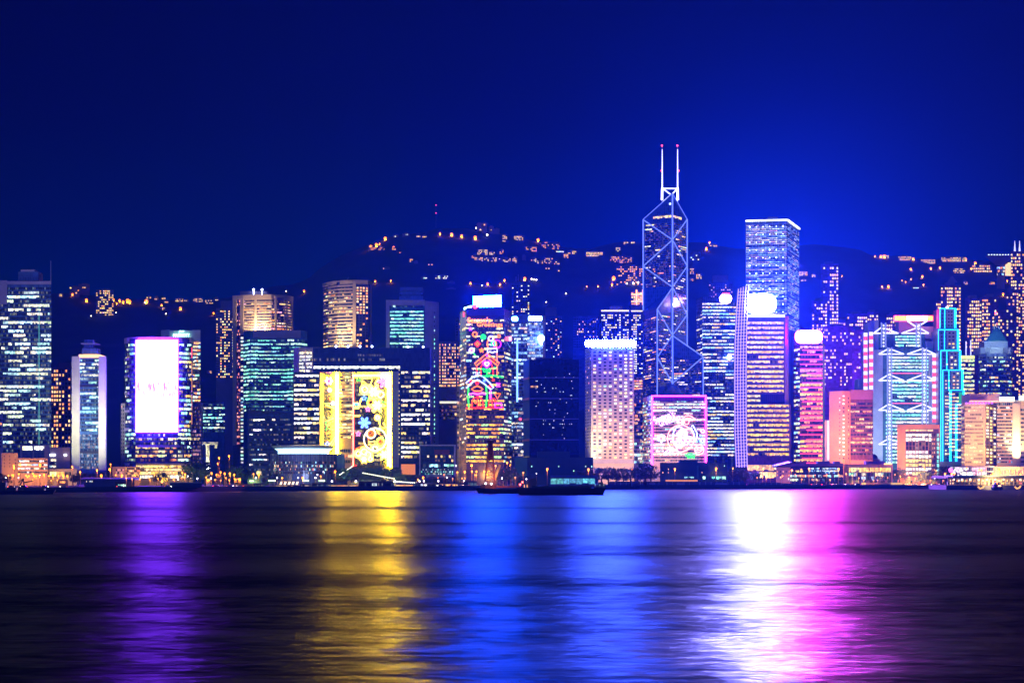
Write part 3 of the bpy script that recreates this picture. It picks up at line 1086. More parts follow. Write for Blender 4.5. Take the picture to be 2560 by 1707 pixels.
# ---- dark framed pavilion
t = Tower('framed_pavilion', 'dark glass cube pavilion inside a lilac frame on the waterfront', [(1048, 1490), (1138, 1490)], 1111, curtain('dark_teal_glass', (.008, .03, .05), line=(.02, .06, .08), fh=3, mw=1.2), depth=30, part='curtain_wall')
for a in ((1048, 1051, 1111, 1190), (1135, 1138.5, 1111, 1190), (1051, 1135, 1111, 1114)):
    t.block(*a, LILAC, D=1488.5, depth=6, name='frame_beam')
t.rib(0, 1158, 1170, 1, 20, lit=.8, pal=COOL, run=4, u=(.06, .96), st=(.6, 2))
t.rib(0, 1171, 1187, 3, 44, lit=.55, pal=BLU + TEAL, run=1, u=(.06, .96), st=(.2, 1.4), gap=.16)
t.rib(0, 1136, 1156, 2, 12, lit=.25, pal=YEL, run=1, u=(.06, .96), st=(.5, 1.8), gap=.16)
t.slab(0, .42, .84, 1124, 1136, mat('maroon_panel', (.16, .05, .06)), .3, 'maroon_panel')
t.slab(0, .2, .9, 1186, 1194, PALE, .8, 'podium_parapet')

# ---- Season's Greetings tower
DN = 1590
t = Tower('greetings_tower', "office tower with orange Season's Greetings lettering and neon gingerbread houses", [(1150, DN + 36), (1166, DN), (1260, DN), (1278, DN + 34)], 771, curtain('indigo_tower_wall', (.045, .03, .12), fh=3.5, mw=1.2, line=(.10, .07, .22)), depth=40, seed=5)
lowglow = lambda v: [(1, .5, .03), (1, .62, .06), (1, .42, .02), (.9, .7, .1), (.5, .9, .3)] if v > .42 else COOL + YEL
t.rib(1, 797, 1158, 36, 30, lit=.5, pal=lowglow, run=4, st=(.7, 1.9), rowlit=lambda v: .34 if v < .66 else .9, sill=.3, head=.82)
t.rib(2, 797, 1158, 36, 6, lit=.45, pal=YEL + COOL, run=2, st=(.4, 1.3), sill=.3, head=.82)
t.rib(0, 815, 1130, 32, 6, lit=.35, pal=BLU + YEL, run=2, st=(.4, 1.2), sill=.3, head=.82)
t.slab(1, 0, 1, 769, 789, mat('blue_crown_panel', (.10, .12, .5)), .4, 'crown_panel')
mb = MB()
mb.prism([(X(1183, DN), DN + 6), (X(1253, DN), DN + 3), (X(1253, DN), DN + 6), (X(1183, DN), DN + 9)], Z(766, DN), [Z(739, DN), Z(737, DN), Z(737, DN), Z(739, DN)])
mb.m = [1, 1, 1, 1, 1, 1]
mb.m[0] = 0
mb.build('rooftop_billboard', [SIGN_BLUE, BLACKM], t.root)
fr_ = MB()
for px in (1188, 1206, 1224, 1246): fr_.bar(P(px, 772, DN + 8), P(px, 765, DN + 8), .5)
fr_.build('billboard_strut_frame', STEEL, t.root)
mb = MB()
mb.prism([(X(1159, DN), DN + 14), (X(1179, DN), DN + 5), (X(1179, DN), DN + 7), (X(1159, DN), DN + 16)], Z(774, DN), [Z(765, DN), Z(762, DN), Z(762, DN), Z(765, DN)])
mb.build('rooftop_billboard', lamp_mat('sign_sky_white', (4, 10, 24)), t.root)
mb = MB()
mb.ball(P(1188, 766, DN), 2.2)
mb.build('red_sign_lamp', SIGN_RED, t.root)
mb = MB()
mb.box(X(1158, DN + 15), X(1164, DN + 15), DN + 14, DN + 15, Z(788, DN), Z(777, DN))
mb.build('red_sign', SIGN_RED, t.root)
mb = MB()
mb.box(X(1272, DN + 22), X(1279, DN + 22), DN + 20, DN + 22, Z(847, DN), Z(837, DN))
mb.build('red_sign', lamp_mat('sign_red_bright', (9, 1.2, 1.6)), t.root)
ND = DN - .9
Nn = lambda pts: [(1140 + a * .1914, 760 + b * .1914) for a, b in pts]
NT = lamp_mat('neon_amber_letters', (4.5, 1.0, .02))
for body, bx in (("Season's", (152, 448, 172, 246)), ('Greetings', (272, 606, 240, 310))):
    (a, b), (c, d) = Nn([(bx[0], bx[2]), (bx[1], bx[3])])
    t.text(body, a, c, b, d, NT, ND, bold=.03)
for pts, m, cl, nm_, r in (
        (star(188, 325, 24), N_PUR, True, 'neon_star', .34), (circle(245, 395, 30, 10), N_ORA, True, 'neon_ring', .5), (star(280, 520, 42, 4, .6), N_RED, True, 'neon_star', .4), (star(280, 520, 24, 4, .6), N_ORA, True, 'neon_star', .4),
        (star(335, 605, 32), N_ORA, True, 'neon_star', .42), (star(335, 605, 16), N_ORA, True, 'neon_star', .42), (circle(205, 605, 32, 14), N_WHT, True, 'neon_ring', .5), (circle(205, 605, 16, 10), N_PNK, True, 'neon_ring', .4), ([(222, 632), (252, 672)], N_GRN, False, 'neon_line', .45),
        (circle(355, 430, 30, 14), N_GRN, True, 'neon_ring', .45), (circle(355, 430, 14, 10), N_GRN, True, 'neon_ring', .4), ([(412, 580), (535, 580), (535, 628), (505, 622), (475, 634), (445, 622), (412, 630)], N_WHT, True, 'neon_line', .55), ([(418, 640), (418, 660)], N_ORA, False, 'neon_line', .4), ([(533, 636), (535, 770)], N_ORA, False, 'neon_line', .4),
        (circle(535, 522, 52, 18), N_PUR, True, 'neon_ring', .4), (circle(490, 515, 26, 12), N_GRN, True, 'neon_ring', .45), ([(415, 575), (410, 500), (440, 430)], N_ORA, False, 'neon_line', .42), ([(530, 575), (525, 500), (500, 460)], N_ORA, False, 'neon_line', .42), (circle(455, 450, 32, 14), N_WHT, True, 'neon_ring', .55), (circle(560, 420, 18, 10), N_ORA, True, 'neon_ring', .42),
        ([(245, 775), (405, 645), (565, 770), (545, 805), (405, 695), (262, 808)], N_ORA, True, 'neon_line', .5), ([(270, 812), (270, 925)], N_RED, False, 'neon_line', .4), ([(538, 810), (535, 925)], N_ORA, False, 'neon_line', .4),
        ([(325, 925), (322, 850), (335, 800), (365, 770)], N_RED, False, 'neon_line', .36), ([(487, 925), (485, 850), (470, 800), (445, 770)], N_RED, False, 'neon_line', .36), (heart(402, 780, 52), N_PUR, True, 'neon_heart', .45), (heart(402, 782, 28), N_WHT, True, 'neon_heart', .45),
        ([(275, 852), (370, 846)], N_GRN, False, 'neon_line', .4), ([(480, 850), (500, 830), (530, 832)], N_GRN, False, 'neon_line', .4), (circle(378, 868, 20, 10), N_GRN, True, 'neon_ring', .36), (circle(430, 868, 20, 10), N_GRN, True, 'neon_ring', .36), ([(404, 850), (404, 930)], N_GRN, False, 'neon_line', .36),
        (circle(315, 728, 12, 8), N_RED, True, 'neon_ring', .32), (circle(402, 668, 12, 8), N_PUR, True, 'neon_ring', .32), (circle(500, 728, 12, 8), N_RED, True, 'neon_ring', .32), ([(340, 945), (480, 935), (540, 942), (620, 955)], N_GRN, False, 'neon_line', .6),
        ([(130, 1032), (205, 965), (280, 922), (350, 945), (430, 1020), (492, 1092), (455, 1115), (370, 1040), (280, 985), (215, 1020), (132, 1098)], lamp_mat('neon_ice', (1.3, 1.7, 4)), False, 'neon_line', .55),
        ([(162, 1090), (158, 1220), (168, 1355)], N_GRN, False, 'neon_line', .5), ([(392, 1065), (402, 1220), (390, 1350)], N_GRN, False, 'neon_line', .5), ([(166, 1180), (220, 1165), (280, 1178), (340, 1165), (388, 1172)], N_MAG, False, 'neon_line', .5),
        (circle(195, 1010, 16, 8), N_RED, True, 'neon_ring', .34), (circle(275, 1030, 20, 8), N_RED, True, 'neon_ring', .34), (circle(445, 1075, 16, 8), N_RED, True, 'neon_ring', .34), (star(368, 1000, 18), N_BLU, True, 'neon_star', .3),
        ([(205, 1110), (240, 1085), (280, 1070), (320, 1088), (350, 1110), (320, 1135), (240, 1135)], N_ORA, True, 'neon_line', .45), ([(205, 1355), (212, 1270), (240, 1225), (280, 1208), (325, 1228), (350, 1275), (358, 1355)], N_RED, False, 'neon_line', .42),
        ([(281, 1210), (281, 1355)], N_RED, False, 'neon_line', .36), (circle(256, 1282, 14, 8), N_ORA, True, 'neon_ring', .36), (circle(305, 1282, 14, 8), N_ORA, True, 'neon_ring', .36),
        ([(428, 1268), (520, 1268), (520, 1355), (428, 1355)], N_RED, True, 'neon_line', .36), ([(474, 1268), (474, 1355)], N_RED, False, 'neon_line', .32), (circle(455, 1250, 18, 8), N_RED, True, 'neon_ring', .34), (circle(492, 1250, 18, 8), N_RED, True, 'neon_ring', .34),
        ([(508, 1295), (595, 1295), (595, 1355), (508, 1355)], N_PUR, True, 'neon_line', .4), ([(500, 1165), (580, 1170), (540, 1235)], N_ORA, True, 'neon_line', .42), (circle(487, 990, 12, 8), N_RED, True, 'neon_ring', .34),
        ([(530, 1035), (570, 1080), (530, 1075), (572, 1040)], N_MAG, True, 'neon_line', .42), ([(132, 1358), (622, 1356)], N_RED, False, 'neon_line', .42), ([(450, 1130), (450, 1240)], N_MAG, False, 'neon_line', .4)):
    t.neon(Nn(pts), m, ND, r * 1.3, cl, nm_)
flood(1215, 1190, DN - 50, 1215, 1120, DN, (1, .42, .08), 1.1e4, 8, 90)
t = Tower('grey_slab_block', 'grey slab block against the west side of the greetings tower', [(1142, 1650), (1154, 1650)], 964, CONC, depth=20)
t.pun(0, 975, 1125, 12, 2, lit=.15)
t.done()
t = Tower('small_hillside_block', 'faint slim block peeping out west of the greetings tower roof', [(1138, 2150), (1162, 2150)], 795, FLAT, depth=20, base=0)
t.pun(0, 800, 840, 6, 3, lit=.2, pal=WARM)
t.done()

# ---- towers behind, between greetings tower and grid hotel
t = Tower('tall_apartment_tower', 'tall dim apartment tower with scattered yellow windows behind the greetings tower', [(1279, 2300), (1324, 2300)], 703, curtain('dim_flat_wall', (.05, .06, .13), fh=3, mw=4, line=(.10, .11, .22)), depth=30, base=0)
t.pun(0, 712, 792, 15, 8, lit=.3, pal=YEL + WHT, wu=.55, wv=.5, st=(.8, 2.2), cluster=1)
t.rod((1296, 703), (1296, 686), .4, STEEL, D=2305)
t.rod((1290, 703), (1290, 692), .4, STEEL, D=2305)
t.done()
t = Tower('cyan_sign_tower', 'blue glass office tower with a small white roof sign right behind the greetings tower', [(1279, 1720), (1318, 1720)], 786, BLUEGLASS, depth=34, part='curtain_wall')
t.rib(0, 808, 1142, 38, 12, lit=.42, pal=BLU, run=3, st=(.4, 1.6))
t.sign(1279, 1295, 791, 803, SIGN_SMALL, 1715)
t.slab(0, .3, .42, 850, 1005, lamp_mat('blue_strip_light', (.5, 1.1, 2.6)), .5, 'lit_strip')
t = Tower('bright_grid_tower', 'pale blue gridded glass tower with a white roof sign and one blinding flare', [(1318, 1760), (1357, 1760), (1363, 1768)], 788, curtain('pale_blue_grid_glass', (.10, .18, .34), fh=3.4, mw=2.2, line=(.32, .42, .6)), depth=30, part='curtain_wall')
t.rib(0, 806, 900, 13, 18, lit=.85, pal=BLU, run=3, st=(.25, .9), gap=.12, sill=.15, head=.85)
t.sign(1321, 1355, 790, 802, lamp_mat('sign_ice_white', (8, 16, 50)), 1755)
mb = MB()
mb.ball(P(1353, 846, 1756), 3.4)
mb.cyl(X(1353, 1758), 1758, Z(860, 1758), Z(846, 1758), 1.2, n=6)
mb.build('facade_floodlamp', lamp_mat('flare_white', (20, 34, 80)), t.root)
t = Tower('indigo_apartment_tower', 'indigo apartment tower with few lights just west of the dark unlit block', [(1364, 2150), (1405, 2150)], 790, curtain('indigo_flat_wall', (.05, .06, .18), fh=3, mw=4, line=(.09, .1, .26)), depth=28, base=0)
t.block(1364, 1391, 768, 790, FLAT, D=2152, depth=14, name='roof_block')
t.pun(0, 795, 905, 20, 7, lit=.13, pal=WARM + BLU, wu=.45, wv=.5, st=(.5, 2))
t.done()

# ---- dark unlit block wrapped for building works
D0 = 1500
NET = curtain('dark_netting', (.004, .008, .028), fh=2.5, mw=2, line=(.005, .012, .036))
t = Tower('dark_unlit_block', 'broad dark block almost without lights behind the moored barge', [(1309, D0 + 20), (1324, D0), (1447, D0)], 899, NET, depth=50)
GRN = mat('green_netting', (.02, .14, .12), rough=.8)
t.slab(0, 0, 1, 899, 1140, GRN, .3, 'side_netting')
for yy in (944, 996, 1047, 1099):
    t.slab(1, 0, 1, yy - 1, yy + .8, lamp_mat('blue_edge_light', (.01, .015, .28)), .4, 'floor_edge_strip')
    t.slab(0, 0, 1, yy - 2, yy + 3, PINK, .8, 'slab_edge')
t.pun(1, 930, 1100, 19, 40, lit=.055, pal=[(.8, .9, 1), (.7, .9, 1)], wu=.5, wv=.25, st=(.4, 1.5), dark=False, u=(.1, .95))
t.rib(1, 963, 970, 1, 30, lit=.9, pal=WARM[1:3], u=(.02, .17), st=(.4, .9))
t.block(1340, 1430, 895, 899.2, BLACKM, D=D0 + 10, depth=20, name='roof_plant')
t.done()
t = Tower('green_podium', 'low dark green boarded podium at the foot of the dark unlit block', [(1288, 1462), (1318, 1460), (1483, 1460)], 1143, mat('green_hoarding', (.010, .055, .055), rough=.8), depth=22)
t.slab(0, 0, 1, 1143, 1190, mat('teal_hoarding', (.02, .17, .14)), .3, 'boarding')
t.block(1343, 1425, 1128, 1143.3, mat('green_hoarding', (.010, .055, .055)), D=1463, depth=15, name='upper_storey')
t.pun(1, 1160, 1182, 2, 22, lit=.12, pal=TEAL, wu=.3, wv=.3, st=(.5, 1.5), dark=False)
t.done()

# ---- far blocks behind grid hotel
t = Tower('blue_apartment_block', 'faint blue apartment block far behind between the dark block and the grid hotel', [(1433, 2350), (1495, 2350)], 790, curtain('faint_blue_wall', (.05, .06, .2), fh=3, mw=4, line=(.08, .1, .28)), depth=26, base=0)
t.pun(0, 795, 870, 12, 14, lit=.16, pal=PNK + WARM, wu=.5, wv=.5, st=(.6, 1.8))
t.done()
t = Tower('crowned_apartment_tower', 'apartment tower with a thin lit roof line and white window stacks behind the grid hotel', [(1503, 2250), (1572, 2250)], 778, curtain('blue_flat_wall', (.05, .05, .16), fh=3, mw=3, line=(.09, .09, .24)), depth=30, base=0)
t.pun(0, 785, 858, 12, 14, lit=.55, pal=WHT + YEL[:2], wu=.7, wv=.5, st=(.8, 2), cluster=1)
t.slab(0, 0, 1, 775, 778.5, lamp_mat('roof_line_light', (1.6, 1.3, .9)), .8, 'lit_roof_edge')
t.block(1525, 1556, 765, 776, FLAT, D=2255, depth=14, name='roof_block')
t.done()
t = Tower('white_dotted_tower', 'narrow apartment tower with stacked white windows between the grid hotel and the braced tower', [(1578, 2200), (1612, 2200)], 779, curtain('blue_flat_wall', (.05, .05, .16)), depth=30, base=0)
t.pun(0, 786, 935, 26, 7, lit=.5, pal=WHT + YEL[:2], wu=.7, wv=.5, st=(.7, 2), cluster=1)
t.slab(0, 0, 1, 776, 779, lamp_mat('roof_line_light', (1.6, 1.3, .9)), .8, 'lit_roof_edge')
t.done()
t = Tower('lit_lattice_crown_block', 'block with a glowing orange framed crown left of the braced tower', [(1578, 2350), (1616, 2350)], 728, FLATW, depth=24, base=0)
t.pun(0, 730, 762, 6, 7, lit=.85, pal=WARM, wu=.8, wv=.6, st=(1, 2.6))
for yy in (734, 752): t.slab(0, 0, 1, yy, yy + 3, lamp_mat('orange_frame_light', (3.2, 1.2, .5)), .6, 'lit_frame_beam')
for u in (.3, .72): t.slab(0, u, u + .1, 724, 762, lamp_mat('orange_frame_light', (3.2, 1.2, .5)), .7, 'lit_frame_post')
t.done()
t = Tower('white_low_office', 'small white office between the grid hotel and the magenta-framed office', [(1585, 1640), (1612, 1640)], 1097, WHITE, depth=24)
t.rib(0, 1105, 1160, 6, 8, lit=.5, pal=COOL, run=2, st=(.4, 1.4))
t = Tower('amber_office', 'small block with amber floors seen between the grid hotel and the braced tower', [(1583, 1900), (1613, 1900)], 942, FLATW, depth=24)
t.rib(0, 943, 975, 5, 8, lit=.9, pal=WARM, run=3, st=(.7, 1.5))
t.rib(0, 980, 1090, 12, 8, lit=.2, pal=WARM, run=2, st=(.4, 1.4))

# ---- grid-window hotel
DG = 1600
GRID = mat('mauve_grid_wall', (.52, .46, .38), rough=.6)
t = Tower('grid_window_hotel', 'tan hotel tower with a grid of small square windows and a blazing roof sign', [(1463, DG + 26), (1478, DG), (1585, DG)], 868, GRID, depth=36, seed=11)
t.pun(1, 876, 1148, 32, 8, lit=.52, pal=YEL[:2] + WHT + [(1, .6, .2)] + COOL[:1], wu=.5, wv=.45, st=(1.0, 2.6), u=(.02, .99))
t.pun(0, 876, 1120, 32, 4, lit=.1, pal=WARM, wu=.45, wv=.5, st=(.4, 1))
for k in range(12):
    t.slab(1, 0, 1, 874.5 + k * 24.5, 875.2 + k * 24.5, mat('mauve_string_course', (.36, .26, .28)), .25, 'string_course')
t.sign(1463, 1589, 850, 867, SIGN_HOTEL, DG - 1.5, 4)
t.block(1470, 1580, 862, 868.2, STEEL, D=DG + 5, depth=18)
t.block(1463, 1478, 1146, 1157, lamp_mat('white_base_sign', (3, 3, 5)), D=DG - 2, depth=3, name='lit_base_sign')
t.slab(1, 0, 1, 1148, 1158, LILAC, .6, 'podium_band')
t.done()
flood(1462, 1175, DG - 25, 1470, 1060, DG + 12, (1, .8, .5), 9e3, 4, 70)
flood(1540, 1196, DG - 110, 1535, 1120, DG, (1, .52, .2), 5e4, 12, 75)
# ---- braced tower of four triangular shafts
DB = 1850.0
sc = DB / F
OX, OY = X(1681, DB), DB
A_, P_, B_, Q_ = (OX - 70 * sc, OY + 44 * sc), (OX - 44 * sc, OY - 70 * sc), (OX + 44 * sc, OY + 70 * sc), (OX + 72 * sc, OY - 44 * sc)
O_ = (OX, OY)
BRG = curtain('braced_tower_glass', (.02, .07, .26), fh=4.2, mw=2.2, line=(.06, .15, .45), mortar=.35)
root = empty('braced_glass_tower', (OX, OY, GROUND), 'tallest tower, blue glass with glowing diagonal braces and twin masts', 'skyscraper')


class Shim(Tower):
    def __init__(s, root, pts, seed):
        s.root, s.pts, s.D = root, pts, min(p[1] for p in pts)
        s.rng = random.Random(seed)
        s.nwin, s.spare = 0, MB()


def zat(py, p): return Z(py, p[1])


def shaft(tri, tops):
    """tri counter-clockwise from above"""
    mb = MB()
    mb.prism(tri, GROUND, tops)
    mb.build('glass_shaft', BRG, root)


shaft([O_, B_, A_], [zat(484, O_), zat(549, B_), zat(549, A_)])
shaft([P_, O_, A_], [zat(773, P_), zat(719, O_), zat(776, A_)])
shaft([O_, Q_, B_], [zat(839, O_), zat(892, Q_), zat(886, B_)])
shaft([P_, Q_, O_], [zat(1004, P_), zat(1002, Q_), zat(959, O_)])
for pq, ya, yb, rows, cols, lit, sd in (((A_, O_), 556, 716, 30, 22, .12, 1), ((O_, B_), 556, 834, 52, 16, .14, 2), ((P_, O_), 785, 955, 30, 18, .18, 3), ((O_, Q_), 897, 990, 17, 18, .3, 4), ((A_, P_), 790, 985, 34, 10, .15, 5)):
    sh = Shim(root, list(pq), sd)
    sh.rib(0, ya, yb, rows, cols, lit=lit, pal=WARM + YEL + WHT, run=4, st=(.7, 2.2), sill=.35, head=.8, proud=.2, u=(.06, .94), gap=0)
for pts, ya, yb in (([A_, O_], 536, 546), ([O_, B_], 536, 546)):
    sh = Shim(root, pts, 9)
    sh.rib(0, ya, yb, 1, 14, lit=.97, pal=WARM[2:3] + YEL[:1], run=6, u=(.35, .97) if pts[1] is O_ else (.03, .6), st=(.6, 1.2), proud=.3)
w3 = lambda p, py, dx=0: Vector((p[0], p[1] - 1.2, zat(py, p)))


def beam(p, ya, q, yb, w=1.25, m=BEAM, name='brace_beam'):
    mb = MB()
    mb.bar(w3(p, ya), w3(q, yb), w * .68)
    mb.build(name, m, root)


for p, ya, yb in ((A_, 549, 776), (B_, 549, 886), (O_, 484, 960), (P_, 773, 1000), (Q_, 892, 1000), (A_, 776, 1000)):
    beam(p, ya, p, yb, 1.7 if p is O_ else 1.35, BEAM if ya != 776 or p is not A_ else mat('unlit_beam', (.2, .22, .3)), 'corner_beam')
for p, ya, q, yb in ((A_, 550, O_, 600), (O_, 600, A_, 666), (A_, 666, O_, 718), (B_, 549, O_, 600), (O_, 600, B_, 666), (B_, 666, O_, 718), (O_, 718, B_, 787), (B_, 787, O_, 838),
                     (O_, 719, P_, 773), (P_, 773, O_, 838), (O_, 838, P_, 893), (P_, 893, O_, 958), (O_, 839, Q_, 892), (Q_, 892, O_, 958), (A_, 549, O_, 484), (B_, 549, O_, 484)):
    thin = (ya, yb) in ((549, 484),)
    beam(p, ya, q, yb, .7 if thin else 1.2)
sh = Shim(root, [A_, B_], 3)
MASTL = lamp_mat('white_mast_light', (2.2, 2.4, 5))
for px in (1655.5, 1694):
    Dm = DB + 12
    for k in range(26):
        ya, yb = 366 + k * 4.1, 366 + k * 4.1 + 2.6
        mb = MB()
        mb.tube([P(px, ya, Dm), P(px, yb, Dm)], .42 + .016 * k, 6)
        mb.build('mast_lamp_tube', MASTL, root)
    sh.rod((px, 540), (px, 364), .45, STEEL, D=Dm)
    sh.rod((px + (.6 if px > 1670 else -.6), 500), (px, 470), 1.0, lamp_mat('white_mast_light_strong', (5, 5, 12)), D=Dm - .4, name='mast_base_light')
    for yy, dx in ((364.5, -.6), (427, -1.5 if px < 1670 else 2.5)):
        mb = MB()
        mb.ball(P(px + dx, yy, Dm), .9)
        mb.build('aircraft_warning_light', lamp_mat('red_warning_light', (9, .4, .8)), root)
for a, b in (((1656, 471.5), (1694, 471.5)), ((1656, 471), (1676, 486)), ((1694, 471), (1680, 486)), ((1656, 506), (1676, 489)), ((1694, 504), (1682, 489))):
    sh.rod(a, b, .75, lamp_mat('white_truss_light', (1.6, 1.7, 3.4)), D=DB + 12, name='mast_truss')
mb = MB()
mb.ball(P(1676, 510, DB + 2), 1.6)
mb.build('roof_floodlamp', lamp_mat('roof_flood_white', (1.2, 1.6, 2.6)), root)
mb = MB()
mb.ball(P(1687, 761, DB - 6), 2.2)
mb.build('lamp_reflection_ball', lamp_mat('reflection_glow_rose', (9, 7, 16)), root)  # glowing ball standing in for a lamp mirrored in the glass

# ---- magenta framed office
DM = 1570
t = Tower('magenta_framed_office', "tan banded office block framed in magenta neon with a Season's Greetings drawing", [(1607, DM + 55), (1630, DM), (1768, DM)], 988, TAN, depth=36, seed=21)
t.rib(1, 1000, 1156, 20, 40, lit=.72, pal=WHT + WARM[1:3] + COOL, run=5, st=(.7, 2.2), u=(.02, .98), sill=.42, head=.95, rowlit=lambda v: .85 if v < .3 else .7)
t.rib(0, 1000, 1156, 20, 16, lit=.4, pal=COOL + WARM, run=2, st=(.4, 1.3), sill=.42, head=.95)
t.slab(1, 0, 1, 989, 1003, curtain('purple_fin_wall', (.04, .02, .12), fh=20, mw=1.4, line=(.16, .08, .35)), .3, 'louvre_band')
ND = DM - 1.2
M_ = lambda pts: [(1610 + a * .12757, 970 + b * .12757) for a, b in pts]
t.neon(M_([(160, 1500), (160, 155), (1212, 155), (1212, 1455)]), N_MAG, ND, .85, name='neon_frame_tube')
t.text("Season's", *[v for p in ((M_([(185, 0)])[0][0], M_([(590, 0)])[0][0]),) for v in p], 1031, 1052, lamp_mat('neon_violet_letters', (3.5, 1.5, 5)), ND, rot=math.radians(20), bold=.05)
t.text('Greetings', M_([(285, 0)])[0][0], M_([(720, 0)])[0][0], 1042, 1063, lamp_mat('neon_violet_letters', (3.5, 1.5, 5)), ND, rot=math.radians(20), bold=.05)
NW = lamp_mat('neon_rose_white', (5, 2.2, 4.2))
NRW = lamp_mat('neon_coral', (6, 1.3, 1.4))
NBW = lamp_mat('neon_sky_white', (2.2, 2.6, 7))
for pts, m, cl, nm_, r in (
        (circle(720, 985, 262, 36), NRW, True, 'neon_ring', .5), ([(745, 715), (740, 660), (765, 590), (815, 550), (870, 540), (930, 555), (1000, 605)], NRW, False, 'neon_line', .5), ([(775, 715), (770, 660), (790, 610), (850, 580), (920, 600), (965, 625), (1010, 600)], NRW, False, 'neon_line', .5),
        (circle(835, 660, 48, 14), NRW, True, 'neon_ring', .45), (circle(690, 960, 125, 28, ry=205), NBW, True, 'neon_ring', .5), (circle(760, 880, 80, 18), NW, True, 'neon_ring', .6), (circle(770, 870, 50, 14), NW, True, 'neon_ring', .6),
        ([(640, 880), (740, 840), (830, 880), (800, 960), (680, 960)], NW, True, 'neon_line', .55), ([(790, 1010), (880, 940), (945, 960), (900, 1030), (850, 1100), (760, 1120)], NW, False, 'neon_line', .6), ([(650, 1000), (700, 1040), (690, 1110), (620, 1090)], NBW, False, 'neon_line', .5),
        (circle(860, 1000, 50, 14), NW, True, 'neon_ring', .55), (circle(690, 1070, 60, 14), NW, True, 'neon_ring', .5), ([(930, 745), (960, 730), (990, 790), (1040, 880), (1035, 970), (1000, 1060)], NBW, False, 'neon_line', .5), ([(920, 770), (950, 840), (985, 920), (990, 1010)], NBW, False, 'neon_line', .5),
        ([(395, 1270), (420, 1250), (480, 1210), (560, 1190), (640, 1200), (540, 1225), (470, 1265), (430, 1305), (400, 1300)], NW, True, 'neon_line', .5), ([(610, 1280), (740, 1255), (850, 1200), (890, 1150)], NRW, False, 'neon_line', .5), ([(640, 1160), (640, 1240)], NW, False, 'neon_line', .4),
        (circle(1145, 1025, 58, 18), N_BLU, True, 'neon_ring', .5), (circle(1145, 1025, 34, 12), NBW, True, 'neon_ring', .5), (circle(1085, 1205, 92, 22), NRW, True, 'neon_ring', .5), ([(1000, 1210), (1090, 1215), (1170, 1170)], NRW, False, 'neon_line', .5), ([(1005, 1240), (1090, 1250), (1175, 1200)], NRW, False, 'neon_line', .5),
        ([(810, 1320), (860, 1285), (940, 1290), (990, 1320), (980, 1370), (920, 1350), (860, 1370), (850, 1330)], N_GRN, True, 'neon_line', .55), ([(830, 1325), (970, 1335)], N_GRN, False, 'neon_line', .5), (star(340, 985, 85, 6, .6), NBW, True, 'neon_star', .55), (circle(340, 985, 42, 12), NW, True, 'neon_ring', .5), (circle(1150, 840, 34, 10), NW, True, 'neon_ring', .5)):
    t.neon(M_(pts), m, ND, r, cl, nm_)
flood(1700, 1180, DM - 30, 1700, 1110, DM, (1, .5, .35), 1.2e4, 18, 130)

# ---- white-lined glass tower
t = Tower('white_lined_tower', 'broad glass tower with dense white floor lines between the braced tower and the purple fin', [(1741, 1925), (1756, 1900), (1841, 1900)], 742, curtain('white_lined_glass', (.02, .04, .11), fh=3.4, mw=2.4, line=(.12, .16, .3)), depth=40, part='curtain_wall', seed=8)
t.rib(1, 756, 1142, 46, 28, lit=.8, pal=WHT + BLU + YEL[:1], run=5, st=(.6, 1.9), sill=.3, head=.78, rowlit=lambda v: .9 if v < .4 else .65)
t.rib(0, 775, 1142, 43, 6, lit=.5, pal=WHT, run=2, st=(.4, 1.2), sill=.3, head=.78)
t.sign(1799, 1829, 736, 758, lamp_mat('sign_rose_white', (60, 30, 90)), 1894, rnd=.5)
t.sign(1806, 1824, 732, 737, SIGN_RED, 1893.5, 2)
mb = MB()
mb.ball(P(1823, 893, 1898), 2.4)
mb.build('facade_floodlamp', lamp_mat('flare_white', (20, 34, 80)), t.root)
for px in (1786, 1806, 1828):
    t.block(px, px + 5, 1143, 1170, PALE, D=1898, depth=4, name='entrance_column')
t = Tower('dim_apartment_tower', 'faint violet apartment tower rising behind the white-lined tower', [(1772, 2250), (1832, 2250)], 705, curtain('violet_flat_wall', (.06, .06, .2), fh=3, mw=3, line=(.1, .1, .28)), depth=26, base=0)
t.block(1784, 1820, 688, 705, FLAT, D=2254, depth=16, name='roof_block')
t.pun(0, 710, 745, 6, 12, lit=.2, pal=PNK, wu=.4, wv=.4, st=(.8, 2))
t.done()

# ---- purple lattice fin
LAT = lamp_mat('purple_lattice_light', (.95, .62, 2.6))
D0 = 1635
root = empty('lattice_fin', (X(1855, D0), D0, GROUND), 'tall leaning fin of glowing purple-white lattice beside the yellow-lit office', 'lattice')
LFT = [(1846, 722), (1842, 775), (1838, 850), (1837, 930), (1837, 1010), (1838, 1090), (1841, 1168)]
RGT = [(1871, 712), (1868, 775), (1866, 850), (1865, 930), (1865, 1010), (1866, 1090), (1868, 1168)]


def lerp_poly(poly, y):
    for (a, b), (c, d) in zip(poly, poly[1:]):
        if y <= d: return a + (c - a) * (y - b) / (d - b)
    return poly[-1][0]


